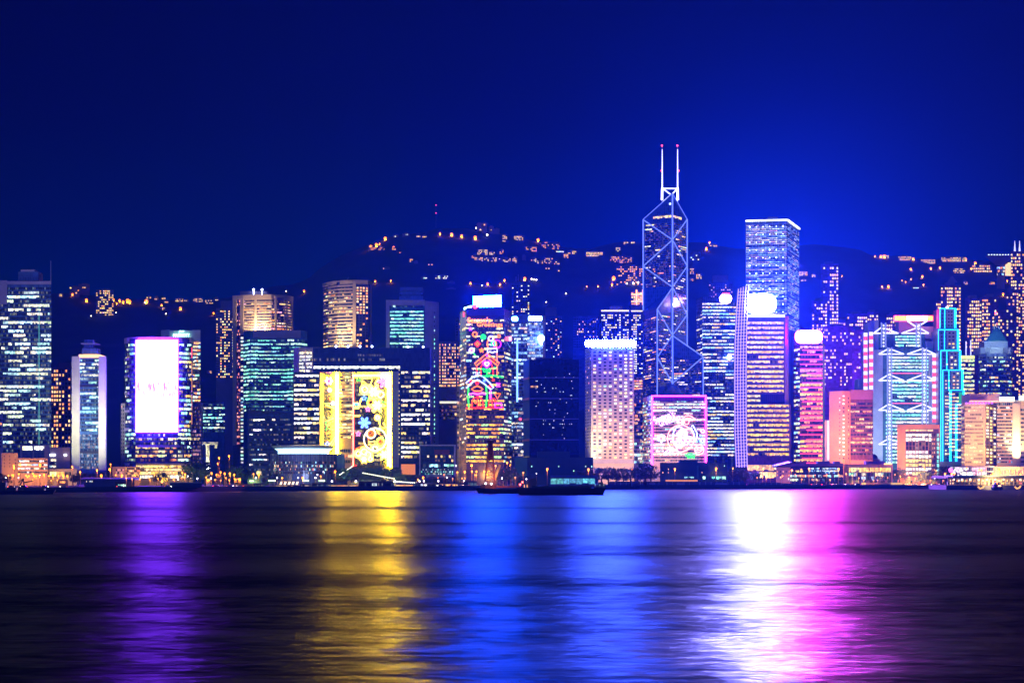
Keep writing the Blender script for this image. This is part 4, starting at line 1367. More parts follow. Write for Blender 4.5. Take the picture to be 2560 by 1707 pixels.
mb = MB()
ring = [P(a, b, D0 + 1) for a, b in LFT] + [P(a, b, D0 + 1) for a, b in RGT[::-1]]
ring2 = [Vector((p.x, p.y + 8, p.z)) for p in ring]
mb.loft([ring, ring2])
mb.build('fin_core', curtain('violet_fin_glass', (.03, .02, .12), line=(.1, .06, .25)), root)
for k in range(5):
    f = k / 4
    mb = MB()
    pts = []
    for (a, b), (c, d) in zip(LFT, RGT): pts.append(P(a + (c - a) * f, b + (d - b) * f, D0))
    mb.tube(pts, .42, 5)
    mb.build('lattice_upright', LAT, root)
for k in range(56):
    y = 730 + k * 7.9
    mb = MB()
    mb.tube([P(lerp_poly(LFT, y), y, D0), P(lerp_poly(RGT, y), y - 1.5, D0)], .26, 4)
    mb.build('lattice_rung', LAT, root)

GOLD = [(.85, .47, .03), (.9, .56, .08), (.8, .40, .02), (.9, .62, .14), (.85, .5, .05)]

# ---- yellow lit office with the brightest sign
DY = 1640
t = Tower('yellow_lit_office', 'office tower with bright yellow floors under the brightest white sign of the skyline', [(1866, DY), (1962, DY), (1970, DY + 6)], 790, curtain('plum_office_wall', (.07, .05, .10), line=(.10, .08, .14)), depth=38, seed=31)
t.rib(0, 803, 985, 15, 32, lit=.97, pal=GOLD, run=6, st=(.9, 2.3), u=(.02, .97), sill=.38, head=.9)
t.rib(0, 986, 1008, 2, 32, lit=.97, pal=YEL[:2], run=6, st=(.6, 1.2), u=(.02, .36), sill=.38, head=.9)
t.slab(0, .38, .99, 985, 1008, curtain('plant_louvre', (.01, .01, .05), fh=9, mw=2, line=(.05, .05, .16)), .3, 'plant_floor_louvre')
t.slab(1, 0, 1, 790, 1150, PURPLEWALL, .6, 'corner_pier')
t.slab(0, 0, 1, 787, 793, lamp_mat('white_roof_line', (1.6, 1.7, 2.4)), .8, 'lit_parapet')
mb = MB()
mb.prism([(X(1866, DY), DY - 4), (X(1976, DY), DY - 4), (X(1976, DY), DY + 30), (X(1866, DY), DY + 30)], GROUND, Z(1010, DY))
mb.build('lower_wing', curtain('plum_office_wall', (.07, .05, .10)), t.root)
t.pts = [(X(1866, DY - 4), DY - 4), (X(1976, DY - 4), DY - 4)]
t.rib(0, 1010, 1143, 11, 36, lit=.95, pal=GOLD, run=6, st=(.8, 2.2), u=(.02, .97), sill=.38, head=.9)
t.rib(0, 1160, 1196, 2, 14, lit=.8, pal=WARM[1:3], run=2, st=(.8, 2.2), u=(.02, .97), sill=.1, head=.9)
t.sign(1863, 1940, 735, 783, SIGN_VIOLET, DY + 3, 3, rnd=.42)
mb = MB()
for px in (1875, 1900, 1925): mb.bar(P(px, 792, DY + 8), P(px, 738, DY + 8), .6)
mb.build('sign_support_frame', STEEL, t.root)
t = Tower('dark_purple_slab', 'plain dark purple slab between the yellow-lit office and the magenta-signed office', [(1969, 1690), (1984, 1690)], 826, PURPLEWALL, depth=30)
t.slab(0, .2, .45, 826, 1160, LILAC, .5, 'pale_rib')

# ---- tall square tower with light dots
DC = 1900
CKG = curtain('dotted_tower_glass', (.03, .06, .14), fh=4.4, mw=7.2, line=(.22, .30, .5), mortar=.5)
t = Tower('dotted_square_tower', 'tall square tower covered in a grid of white light points with a glowing roof edge', [(1864, DC), (1968, DC - 8), (1998, DC + 60)], 550, CKG, depth=20, part='curtain_wall', seed=3)
DOT = lamp_mat('facade_point_light', (3.2, 4.4, 8), sampled=False)
t.rib(0, 560, 800, 52, 26, lit=.75, pal=BLU + WHT[:2] + [(1, .55, .5)], run=4, st=(.25, 1.1), sill=.3, head=.7, u=(.01, .99), proud=.2)
t.rib(1, 560, 830, 58, 16, lit=.7, pal=BLU, run=2, st=(.3, 1.1), sill=.3, head=.7, u=(.02, .98), proud=.2, gap=.16)
for k in range(15):
    for c in range(6):
        mb = MB()
        a, n = t.at(t.path(0), .10 + c * .16)
        mb.ball((a.x + n.x * .6, a.y + n.y * .6, Z(568 + k * 19.4, DC)), .6 if (k * 7 + c * 3) % 5 else .9, 6, 4)
        mb.build('point_light', DOT, t.root)
t.slab(0, -.02, 1, 548, 552, lamp_mat('lemon_roof_edge', (2.2, 2.4, 1.5)), 1.2, 'lit_roof_edge')
t.slab(1, 0, 1, 548, 552, lamp_mat('lemon_roof_edge', (2.2, 2.4, 1.5)), 1.2, 'lit_roof_edge')
t.block(1921, 1945, 543, 550, STEEL, D=DC + 10, depth=12)

# ---- magenta-signed office
DP = 1640
t = Tower('magenta_signed_office', 'office tower striped with pink neon lines under a blazing magenta sign', [(1985, DP + 10), (2000, DP), (2056, DP), (2062, DP + 10)], 860, curtain('pink_office_glass', (.08, .03, .08), line=(.16, .06, .14)), depth=34, seed=17)
t.rib(1, 864, 1158, 25, 16, lit=.85, pal=lambda v: [(1, .25, .4), (1, .4, .6)] if v < .22 else [(1, .5, .06), (1, .38, .06), (1, .62, .1), (1, .3, .1)], run=4, st=(.8, 2.4), sill=.4, head=.92)
t.rib(0, 870, 1158, 25, 3, lit=.7, pal=COOL + YEL, run=1, st=(.5, 1.8), sill=.4, head=.92)
for k in range(25):
    a = random.Random(k).choice((0, .1, .3))
    t.slab(1, a, 1, 874 + k * 11.76, 876 + k * 11.76, lamp_mat('pink_floor_line', (4.5, .12, .3)) if k > 8 else lamp_mat('magenta_floor_line', (2.8, .2, 1.6)), .6, 'neon_floor_line')
t.sign(1988, 2056, 826, 858, SIGN_MAGENTA, DP + 1, 3, rnd=.42)
t.slab(0, 0, 1, 826, 862, PURPLEWALL, .4, 'parapet')

# ---- apartment towers behind, their violet sign glow put into the wall colour
VF = curtain('violet_glow_tinted_wall', (.22, .07, .42), fh=3, mw=3, line=(.30, .12, .55))
for i, (x0, x1, yt, D, lit, lab) in enumerate((
        (2052, 2096, 660, 2420, .38, 'tallest violet apartment tower on the slope east of the dotted square tower'),
        (2030, 2068, 752, 2300, .35, 'lower violet apartment tower with rounded shoulder below the tallest one'),
        (2060, 2130, 815, 2150, .22, 'broad violet apartment block just above the blank pink tower'),
        (2118, 2168, 784, 2350, .40, 'violet apartment block whose top rows are all lit, west of the trussed bank tower'),
        (2096, 2120, 800, 2380, .3, 'narrow violet apartment tower squeezed between two broader ones'),
        (2130, 2162, 824, 2100, .14, 'dark violet apartment tower close against the trussed bank tower'),
        (2168, 2196, 780, 2400, .35, 'small far apartment tower over the west plant rooms of the trussed bank tower'),
        (2216, 2262, 786, 2420, .4, 'far apartment block with red rooftop glow behind the trussed bank tower'))):
    t = Tower('apartment_tower', lab, [(x0, D), (x1, D)], yt, VF, depth=24, base=0, group='violet apartment towers behind the signs')
    rows = int((960 - yt) / 8.5)
    t.pun(0, yt + 6, 965, rows, max(4, int((x1 - x0) / 5)), lit=lit * 1.35, pal=PNK + WARM[1:3], wu=.65, wv=.55, st=(.8, 2.4), cluster=1, dark=False)
    t.block(x0 + (x1 - x0) * .25, x0 + (x1 - x0) * .7, yt - 6, yt, FLAT, D=D + 3, depth=10, name='roof_block')
    t.done()

flood(2100, 985, 2010, 2105, 870, 2150, (.55, .10, 1), 3.2e4, 10, 110)  # added lamp; stands in for the purple haze glow on these towers

# ---- blank pink tower
DK = 1600
t = Tower('blank_pink_tower', 'pink floodlit tower with a blank wall and glazed half with amber floors', [(2073, DK + 8), (2106, DK), (2112, DK), (2126, DK + 3), (2182, DK + 3)], 977, PINK, depth=34, seed=23)
t.slab(4 - 1, 0, 1, 977, 1150, curtain('rose_glass', (.12, .05, .06), fh=3.4, mw=1.6, line=(.22, .10, .09)), .3, 'glazed_half')
t.rib(3, 1005, 1140, 14, 20, lit=.5, pal=WARM + YEL[:1], run=5, st=(.5, 1.6), sill=.3, head=.8, proud=.5)
t.slab(3, 0, 1, 974, 998, mat('mauve_parapet', (.30, .14, .22)), .45, 'parapet')
t.pun(1, 985, 1150, 17, 1, lit=.7, pal=WHT, wu=.8, wv=.35, st=(.8, 1.6), u=(.0, 1.0))
t.pun(2, 990, 1150, 16, 1, lit=.2, pal=WARM, wu=.25, wv=.4, st=(.8, 1.6), u=(.3, 1.0))
t.pun(0, 990, 1150, 16, 1, lit=.4, pal=WHT, wu=.2, wv=.3, u=(.6, 1.0))
t.done()
flood(2095, 1196, DK - 50, 2095, 1060, DK, (1, .30, .08), 6e4, 12, 80)
flood(2150, 1190, DK - 40, 2150, 1080, DK, (1, .42, .14), 1.6e4, 12, 100)
t = Tower('white_lit_fin', 'narrow white floodlit slab on the west side of the blank pink tower', [(2062, 1625), (2074, 1625)], 1050, WHITE, depth=16)
t.slab(0, .5, 1, 1051, 1150, lamp_mat('white_wash_glow', (1.4, 1.25, 1.3)), .3, 'lit_strip')  # floodlight wash put in as the wall's own glow

# ---- trussed bank tower
DH = 1740
t = Tower('trussed_bank_tower', 'grey bank tower hung from white lit trusses with ladder masts and red-white light columns', [(2207, DH), (2333, DH)], 870, curtain('bank_green_glass', (.04, .11, .13), fh=3.6, mw=1.5, line=(.10, .2, .22)), depth=50, seed=41)
mb = MB()
mb.box(X(2196, DH + 12), X(2312, DH + 12), DH + 12, DH + 48, Z(871, DH), Z(832, DH))
mb.build('upper_tier', curtain('bank_green_glass', (.03, .08, .10)), t.root)
t.rib(0, 890, 930, 5, 26, lit=.96, pal=TEAL + WHT[:1] + [(.8, 1, .7)], run=4, st=(.8, 1.9), u=(.16, .96), sill=.25, head=.8)
t.rib(0, 950, 1006, 6, 26, lit=.96, pal=TEAL + WHT[:1] + [(.8, 1, .7)], run=4, st=(.7, 1.9), u=(.16, .96), sill=.25, head=.8)
t.rib(0, 1024, 1160, 15, 26, lit=.96, pal=TEAL + WHT[:1] + [(.8, 1, .7)], run=4, st=(.7, 1.8), u=(.06, .96), sill=.25, head=.8)
t.pts = [(X(2196, DH + 12), DH + 12), (X(2312, DH + 12), DH + 12)]
t.rib(0, 838, 868, 4, 24, lit=.96, pal=TEAL + [(.8, 1, .7)], run=4, st=(.7, 1.9), u=(.36, .92), sill=.25, head=.8, proud=.2)
GREYM = mat('bank_grey_cladding', (.38, .42, .55), rough=.45)
t.block(2183, 2207, 874, 1160, GREYM, D=DH - 2, depth=34, name='service_tower')
t.block(2186, 2196.5, 800, 874, GREYM, D=DH + 10, depth=30, name='service_tower')
t.block(2170, 2184, 806, 835, GREYM, D=DH + 16, depth=20, name='plant_module')
t.block(2322, 2332, 884, 1060, GREYM, D=DH - 2.2, depth=30, name='service_tower')
t.block(2302, 2334, 816, 846, GREYM, D=DH + 16, depth=22, name='plant_module')
t.block(2316, 2338, 853, 872, GREYM, D=DH + 8, depth=16, name='plant_module')
t.block(2247, 2300, 800, 833, GREYM, D=DH + 30, depth=16, name='plant_room')
t.block(2146, 2160, 947, 1160, WHITE, D=DH + 20, depth=20, name='annex')
TRS = lamp_mat('white_truss_beam', (1.7, 1.7, 2.6))
PLT = lamp_mat('pink_truss_line', (1.8, .25, .5))


def truss(x0, xa, xm, xb, x1, yt, yb, D):
    """one coat-hanger truss: outer arms from the masts xa and xb, inner arms meeting at xm"""
    for k, (a, b) in enumerate((((xa, yt), (x0, yb)), ((xa, yt), (xm - 4, yb)), ((xb, yt), (xm + 4, yb)), ((xb, yt), (x1, yb)), ((x0, yb), (xa, yb)), ((xa + 4, yb), (xm - 4, yb)), ((xm + 4, yb), (xb - 4, yb)), ((xb, yb), (x1, yb)))):
        mb = MB()
        mb.bar(P(*a, D), P(*b, D), .8)
        mb.build('truss_arm', TRS, t.root)


truss(2184, 2204, 2250, 2296, 2322, 818, 833, DH + 9)
truss(2197, 2222, 2264, 2308, 2338, 871, 885, DH - 4)
truss(2197, 2222, 2264, 2308, 2338, 936, 951, DH - 4)
truss(2197, 2222, 2264, 2308, 2338, 1010, 1025, DH - 4)
truss(2197, 2222, 2264, 2308, 2338, 1096, 1110, DH - 4)
for yy in (933, 1008): t.rod((2226, yy), (2304, yy), .45, PLT, D=DH - 4, name='truss_tie')
LADM = mat('ladder_mast_steel', (.55, .6, .75), rough=.4)
LADL = lamp_mat('ladder_mast_glow', (.3, .36, .8))


def ladder(xc, y0, y1, D, w=5.5):
    """a ladder-like mast of two tubes and many rungs"""
    mb = MB()
    for dx in (-w, w): mb.tube([P(xc + dx, y0, D), P(xc + dx, y1, D)], .62, 6)
    mb.build('mast_tube_frame', LADL, t.root)
    mb = MB()
    n = int((y1 - y0) / 8.5)
    for k in range(n): mb.bar(P(xc - w, y0 + 4 + k * 8.5, D), P(xc + w, y0 + 4 + k * 8.5, D), .7)
    mb.build('mast_rung_lattice', LADM, t.root)
    for k in range(n):
        q = MB()
        q.ball(P(xc, y0 + 8 + k * 8.5, D + 1.5), 1.0, 6, 4)
        q.build('mast_lamp', lamp_mat('mast_white_lamp', (1.5, 1.6, 1.9), sampled=False), t.root)


ladder(2209, 806, 868, DH + 7)
ladder(2296, 806, 868, DH + 7)
ladder(2224, 868, 1162, DH - 6)
ladder(2311, 868, 1062, DH - 6)
LW = lamp_mat('column_white_light', (1.6, 1.5, 2.2))
LR = lamp_mat('column_red_light', (1.7, .12, .2))
for xc, y0, y1, D in ((2164, 832, 985, DH - 1), (2178, 830, 985, DH - 1.5), (2336, 884, 1062, DH - 4)):
    mb = MB()
    mb.box(X(xc - 6, D), X(xc + 6, D), D + .6, D + 8, GROUND, Z(y0 - 2, D))
    mb.build('stair_column', GREYM, t.root)
    k, y = 0, y0
    while y < y1 - 8:
        mb = MB()
        mb.box(X(xc - 4.6, D), X(xc + 4.6, D), D, D + .5, Z(y + 8.6, D), Z(y, D))
        mb.build('light_panel', LR if (k // 1) % 2 else LW, t.root)
        y += 9.6
        k += 1
D = DH + 6
for a, b, m in ((2237, 2250, lamp_mat('sign_bank_amber', (4, 1.3, .1))), (2250.2, 2268, lamp_mat('sign_bank_amber', (4, 1.3, .1))), (2268.2, 2318, lamp_mat('sign_bank_white', (14, 6, 10))), (2318.2, 2332, lamp_mat('sign_bank_amber', (4, 1.3, .1)))):
    mb = MB()
    mb.box(X(a, D), X(b, D), D, D + 3, Z(801, D), Z(790, D))
    mb.build('rooftop_sign', m, t.root)
mb = MB()
mb.box(X(2236, D), X(2333, D), D + .5, D + 3.4, Z(802.2, D), Z(788.6, D))
mb.build('sign_border', SIGN_RED, t.root)
for a, b in (((2268, 802), (2292, 818)), ((2292, 818), (2318, 802))): t.rod(a, b, .7, TRS, D=DH + 9, name='sign_strut')
t.done()
flood(2195, 1190, DH - 60, 2200, 1020, DH, (.75, .85, 1), 5e4, 14, 130)

# ---- cube office
DU = 1550
t = Tower('cube_office', 'low tan office cube with a blank pier and a grid of yellow windows', [(2243, DU), (2350, DU)], 1061, PINK, depth=36, seed=51)
t.slab(0, .19, .97, 1072, 1191, mat('maroon_recess', (.10, .05, .10)), .1, 'glazed_recess')
t.rib(0, 1073, 1078, 1, 8, lit=.97, pal=YEL[:2], run=8, u=(.19, .84), st=(.6, 1.1), sill=.05, head=.95, proud=.3)
for r in range(10):
    ya = 1084 + r * 10.6
    p = (.97, .55, .02, .02, .5, .97, .97, .97, .97, .97)[r]
    t.rib(0, ya, ya + 10.6, 1, 8, lit=p, pal=YEL[:2] + WHT[:1], run=6 if p < .9 else 8, u=(.195, .80), st=(1.2, 2.4), sill=.28, head=.98, proud=.3, gap=.1)
t.pun(0, 1082, 1190, 10, 1, lit=1.0, pal=TEAL, wu=.5, wv=.7, st=(.6, 1.1), u=(.90, 1.0), proud=.4)
t.pun(0, 1082, 1190, 10, 2, lit=.8, pal=WARM, wu=.5, wv=.5, st=(.4, .8), u=(.81, .89), proud=.4)
for k in range(9): t.slab(0, .19 + k * .0765, .198 + k * .0765, 1082, 1191, mat('tan_mullion', (.42, .24, .14)), .6, 'mullion_bar')
t.done()
flood(2290, 1205, DU - 38, 2290, 1110, DU, (1, .40, .12), 7e4, 16, 120)

# ---- cyan outlined stepped tower
DS = 1720
STW = curtain('stepped_tower_wall', (.10, .14, .18), fh=4, mw=3, line=(.16, .2, .26))
root_label = 'stepped tower outlined in cyan neon that narrows in tiers to the top'
t = Tower('cyan_outlined_tower', root_label, [(2374, DS - 9), (2411, DS - 9)], 975, STW, depth=40, part='tier', seed=61)
tiers = [(2350, 2390, 771, 820, DS + 9), (2346, 2397, 824, 875, DS + 6), (2352, 2402, 876, 926, DS + 3), (2357, 2408, 925, 976, DS)]
for x0, x1, y0, y1, D in tiers:
    mb = MB()
    mb.box(X(x0, D), X(x1, D), D, D + 28, GROUND, Z(y0, D))
    mb.build('tier', STW, t.root)
keep = t.pts
for (x0, x1, y0, y1, D), lit in zip(tiers, (.15, .2, .4, .75)):
    t.pts = [(X(x0, D), D), (X(x1, D), D)]
    t.slab(0, .42, .84, y0 + 2, y1 - 1, mat('cream_tier_panel', (.42, .40, .32)), .25, 'stone_panel')
    t.pun(0, y0 + 4, y1 - 2, 5, 2, lit=lit, pal=WARM + YEL, wu=.55, wv=.4, st=(.8, 1.8), u=(.45, .82), proud=.4)
    t.pun(0, y0 + 4, y1 - 2, 5, 2, lit=lit * .6, pal=WARM, wu=.6, wv=.4, st=(.5, 1.2), u=(.08, .38), proud=.4)
D = DS
t.pts = [(X(2357, D), D), (X(2375, D), D)]
t.rib(0, 980, 1148, 20, 3, lit=.85, pal=WARM[1:3] + YEL[:2], run=2, st=(.6, 1.6), u=(.3, .98), sill=.4, head=.85)
t.pts = keep
t.rib(0, 982, 1148, 19, 8, lit=.85, pal=WARM[1:3] + YEL[:2], run=3, st=(.6, 1.6), sill=.4, head=.85)
for (x0, x1, y0, y1, D) in tiers:
    for a in (((x0, y0), (x1, y0)), ((x0, y0), (x0, y1)), ((x1, y0), (x1, y1)), ((x0 + (x1 - x0) * .3, y0), (x0 + (x1 - x0) * .3, y1)), ((x1 - 3.5, y0), (x1 - 3.5, y1))):
        t.neon(list(a), N_CYA, D - .7, .25)
for px, yt in ((2352, 925), (2357, 925), (2374, 976), (2377.5, 976), (2389, 1010), (2392, 1010), (2411, 976), (2408, 930)):
    t.neon([(px, yt), (px, 1153 if px < 2400 else 1000)], N_CYA, DS - 10, .25)
t.neon([(2374, 975), (2411, 975)], N_CYA, DS - 10, .25)
t.neon([(2389, 1010), (2406, 1010)], N_CYA, DS - 10, .25)
t.pts = keep
t.slab(0, .62, .95, 980, 1008, lamp_mat('green_panel_light', (.02, .5, .12)), .25, 'green_lit_panel')
t.block(2345, 2351, 773, 820, lamp_mat('magenta_wash_glow', (.9, .03, .35)), D=DS + 12, depth=6, name='magenta_glow_side')  # magenta light on this side put in as emission
mb = MB()
mb.ball(P(2368, 769, DS + 12), 1.2)
mb.build('roof_light', lamp_mat('roof_white_lamp', (9, 10, 16)), t.root)
t.block(2350, 2406, 1153, 1166, PALE, D=DS - 11, depth=10, name='entrance_block')
t.done()

# ---- yellow crowned office
t = Tower('yellow_crowned_office', 'narrow office with a glowing yellow-green crown and two white spires', [(2402, 1790), (2436, 1790)], 888, NAVYGLASS, depth=28)
t.slab(0, 0, 1, 889, 897, lamp_mat('crown_yellow_light', (1.6, 1.7, .35)), .6, 'lit_crown')
t.rib(0, 898, 1010, 11, 9, lit=.75, pal=YEL[:2] + [(.8, 1, .35)], run=3, st=(.5, 1.7), sill=.35, head=.9)
for px, yy in ((2415, 853), (2427, 850)):
    mb = MB()
    mb.tube([P(px, 888, 1795), P(px, yy, 1795)], .55, 6)
    mb.build('spire', lamp_mat('spire_white_light', (1.1, 1.1, 1.6)), t.root)

# ---- pyramid roofed tower
DV = 1780
t = Tower('pyramid_roofed_tower', 'grey office tower topped by a teal pyramid roof with small prongs', [(2447, DV + 8), (2466, DV), (2516, DV), (2530, DV + 6)], 884, curtain('blue_office_wall', (.12, .15, .24), fh=4, mw=2.5, line=(.2, .22, .3)), depth=36, seed=71)
t.rib((0, 3), 890, 1000, 11, 22, lit=.35, pal=COOL + YEL, run=2, st=(.4, 1.5), sill=.4, head=.85)
t.slab((0, 3), 0, 1, 868, 884, mat('pale_grey_crown', (.40, .42, .46)), .5, 'crown')
t.block(2461, 2520, 853, 869, GREYM, D=DV + 8, depth=22, name='attic')
t.block(2451, 2527, 868, 884.5, mat('pale_grey_crown', (.40, .42, .46)), D=DV + 3, depth=28, name='crown')
mb = MB()
c = P(2491, 818, DV + 20)
b4 = [P(2464, 853, DV + 6), P(2518, 853, DV + 6), P(2518, 853, DV + 32), P(2464, 853, DV + 32)]
top4 = [c + Vector((a, b, 0)) for a, b in ((-2, -2), (2, -2), (2, 2), (-2, 2))]
mb.loft([b4, top4])
mb.build('pyramid_roof', TEALROOF, t.root)
for px in (2484, 2496):
    mb = MB()
    mb.prism([(X(px - 2, DV + 18), DV + 16), (X(px + 2, DV + 18), DV + 16), (X(px + 2, DV + 18), DV + 20), (X(px - 2, DV + 18), DV + 20)], Z(830, DV), Z(812, DV))
    mb.build('roof_prong', mat('pale_grey_crown', (.40, .42, .46)), t.root)
t.rod((2490, 815), (2490, 786), .3, STEEL, D=DV + 20)
mb = MB()
mb.ball(P(2490, 783, DV + 20), 1.3)
mb.build('aircraft_warning_light', lamp_mat('red_warning_light', (9, .4, .8)), t.root)
flood(2491, 868, DV - 30, 2491, 838, DV + 18, (.6, .9, 1), 4e3, 3, 90)

# ---- tall apartment towers at the east edge
WF = curtain('warm_flat_dark_wall', (.14, .07, .17), fh=3, mw=3, line=(.20, .12, .24))
for i, (x0, x1, yt, yb, D, lit, lab) in enumerate((
        (2352, 2402, 712, 880, 2200, .55, 'apartment tower glowing amber right behind the top of the cyan-outlined stepped tower'),
        (2340, 2352, 752, 960, 2150, .6, 'narrow amber-dotted apartment slab between the bank tower and the cyan-outlined stepped tower'),
        (2413, 2454, 745, 880, 2150, .5, 'western half of the twin apartment pair behind the pyramid roof'),
        (2455, 2496, 742, 860, 2160, .42, 'eastern half of the twin apartment pair behind the pyramid roof'),
        (2490, 2516, 775, 960, 2100, .2, 'dim apartment tower just east of the pyramid roof'),
        (2516, 2546, 726, 985, 2050, .35, 'tall warm apartment tower with a pale west edge near the east edge'),
        (2527, 2575, 628, 985, 2080, .45, 'very tall twin-spired apartment tower cut by the east edge'),
        (2546, 2590, 890, 990, 1900, .5, 'lower apartment block at the east edge below the twin-spired one'))):
    t = Tower('apartment_tower', lab, [(x0, D), (x1, D)], yt, WF, depth=24, base=0, group='warm apartment towers at the east end')
    t.pun(0, yt + 5, yb, int((yb - yt) / 8.5), max(3, int((x1 - x0) / 4.6)), lit=lit * 1.3, pal=WARM + YEL[:2], wu=.7, wv=.55, st=(.9, 2.6), cluster=1, dark=False)
    if i == 6:
        for px in (2537, 2549):
            mb = MB()
            mb.cyl(X(px, D + 6), D + 6, Z(629, D), Z(600, D), 1.3, .2, 6)
            mb.build('spire', lamp_mat('spire_white_light', (1.1, 1.1, 1.6)), t.root)
    elif i in (0, 2, 3, 5):
        t.block(x0 + (x1 - x0) * .3, x0 + (x1 - x0) * .7, yt - 7, yt, FLATW, D=D + 3, depth=12, name='roof_block')
    if i == 0:
        mb = MB()
        cc = P((x0 + x1) / 2 + 3, 690, D + 10)
        mb.loft([[P(2368, 706, D + 3), P(2394, 706, D + 3), P(2394, 706, D + 15), P(2368, 706, D + 15)], [cc + Vector(q) for q in ((-.5, -.5, 0), (.5, -.5, 0), (.5, .5, 0), (-.5, .5, 0))]])
        mb.build('pointed_roof', FLATW, t.root)
    t.done()

# ---- cream rounded office and the hotel at the east edge
DE = 1640
t = Tower('cream_corner_office', 'cream office with rounded shoulder, fine vertical ribs and a pink lit crown', [(2403, DE + 6), (2412, DE), (2458, DE), (2464, DE), (2491, DE + 46)], 1006, CREAM, depth=22, seed=81)
t.rib((0, 2), 1014, 1160, 16, 26, lit=.45, pal=[(1, .8, .35), (.9, .9, .5), (1, .65, .4)], run=4, st=(.35, .9), gap=.16, sill=.3, head=.85)
t.pun(3, 1014, 1160, 18, 3, lit=.55, pal=YEL[:2] + WHT[:1], wu=.6, wv=.55, st=(1, 2.4))
t.block(2424, 2500, 984, 1006.2, mat('rose_crown_ribs', (.5, .3, .3)), D=DE + 6, depth=30, name='crown')
t.block(2424, 2498, 1001, 1004, lamp_mat('rose_crown_light', (2.6, .9, .6)), D=DE + 5, depth=1, name='crown_light')
for k in range(9):
    mb = MB()
    mb.ball(P(2416 + k * 8, 1007.5, DE - 1), .8, 6, 4)
    mb.build('purple_crown_lamp', lamp_mat('crown_purple_lamp', (1.6, .25, 4.5)), t.root)
t.done()
flood(2450, 1190, DE - 54, 2450, 1070, DE, (1, .52, .16), 4e4, 12, 80)
t = Tower('floodlit_pillar_hotel', 'hotel with blue windows and one brightly floodlit cream pillar at the east edge', [(2492, DE), (2531, DE), (2551, DE - 2), (2600, DE - 2)], 1003, CREAM, depth=34, seed=83)
t.rib(0, 1016, 1160, 17, 12, lit=.3, pal=BLU + WARM[:2], run=2, st=(.35, 1.1), sill=.38, head=.9)
t.rib(0, 1006, 1014, 1, 8, lit=.05, sill=.1, head=.9)
t.rib(2, 1020, 1160, 13, 12, lit=.3, pal=WARM + COOL, run=2, st=(.4, 1.2), sill=.35, head=.85)
t.slab(1, .1, .9, 1008, 1160, mat('cream_pillar_stone', (.62, .50, .34)), 1.5, 'pillar')
t.block(2500, 2536, 992, 1002, lamp_mat('hotel_sign_white', (4, 4.5, 4)), D=DE - 1, depth=2, name='rooftop_sign')
t.block(2549, 2575, 989, 1000, lamp_mat('hotel_sign_white', (4, 4.5, 4)), D=DE - 2, depth=2, name='rooftop_sign')
t.block(2497, 2590, 1000, 1003.3, CREAM, D=DE + 4, depth=24, name='roof_edge')
t.done()
flood(2541, 1166, DE - 12, 2541, 1080, DE - 1, (1, .7, .35), 2e4, 4, 60)

# ---- wok-shaped lookout on the ridge
DW = 3150
t = Tower('ridge_lookout', 'bowl-roofed lookout building with a lit striped panel on the mountain ridge', [(2492, DW), (2512, DW)], 648, FLATW, depth=20, base=hill(X(2500, DW), DW) - 8)
mb = MB()
ring = lambda x0, x1, y, d0: [P(x0, y, d0), P(x1, y, d0), P(x1, y, d0 + 30), P(x0, y, d0 + 30)]
mb.loft([ring(2490, 2516, 664, DW - 4), ring(2464, 2528, 641, DW - 10), ring(2470, 2528, 638, DW - 10)])
mb.build('bowl_roof', mat('lookout_bowl', (.35, .16, .12)), t.root)
for k in range(9):
    mb = MB()
    mb.ball(P(2472 + k * 7, 637.2, DW - 8), 1.3, 6, 4)
    mb.build('rim_lamp', lamp_mat('rim_lamp', (2, 2.6, 3)), t.root)
t.rib(0, 650, 690, 5, 8, lit=.6, pal=WARM + BLU, run=2, st=(.6, 1.6))
mb = MB()
mb.box(X(2514, DW - 5), X(2529, DW - 5), DW - 5, DW - 3, Z(690, DW), Z(657, DW))
mb.build('striped_panel', lamp_mat('striped_panel_light', (1.8, 1.1, .4)), t.root)
# ================================================================ LABEL HELPERS
ORD = ['westernmost', 'second', 'third', 'fourth', 'fifth', 'sixth', 'seventh', 'eighth', 'ninth', 'tenth', 'eleventh', 'twelfth', 'thirteenth', 'fourteenth', 'fifteenth']
FRONT = [(170, 'the dark glass corner tower'), (290, 'the two-pillar tower'), (505, 'the white-screen hotel'), (612, 'the teal office'), (668, 'the black waterfront block'), (862, 'the round glass pavilion'), (1042, 'the gate building'), (1142, 'the framed pavilion'),
         (1288, 'the greetings tower'), (1455, 'the dark unlit block'), (1605, 'the grid-window hotel'), (1775, 'the magenta-framed office'), (1862, 'the purple lattice fin'), (1975, 'the yellow-lit office'), (2105, 'the blue-lit pavilion'),
         (2240, 'the yellow-lit pavilion'), (2352, 'the tan office cube'), (2412, 'the cyan-outlined tower'), (2495, 'the cream office'), (9999, 'the peach colonnade')]
BACK = [(300, 'west of the white-screen hotel'), (520, 'over the white-screen hotel'), (740, 'over the banded hotel'), (960, 'over the curved hotel'), (1110, 'over the white-sided office'), (1300, 'over the greetings tower'), (1460, 'over the dark unlit block'),
        (1612, 'over the grid-window hotel'), (1780, 'just east of the braced tower'), (1870, 'west of the dotted square tower'), (2060, 'east of the dotted square tower'), (2240, 'over the trussed bank tower'), (2420, 'over the cyan-outlined tower'), (9999, 'over the pyramid roof')]


def place_of(px, table):
    for lim, nm_ in table:
        if px < lim: return nm_
    return table[-1][1]


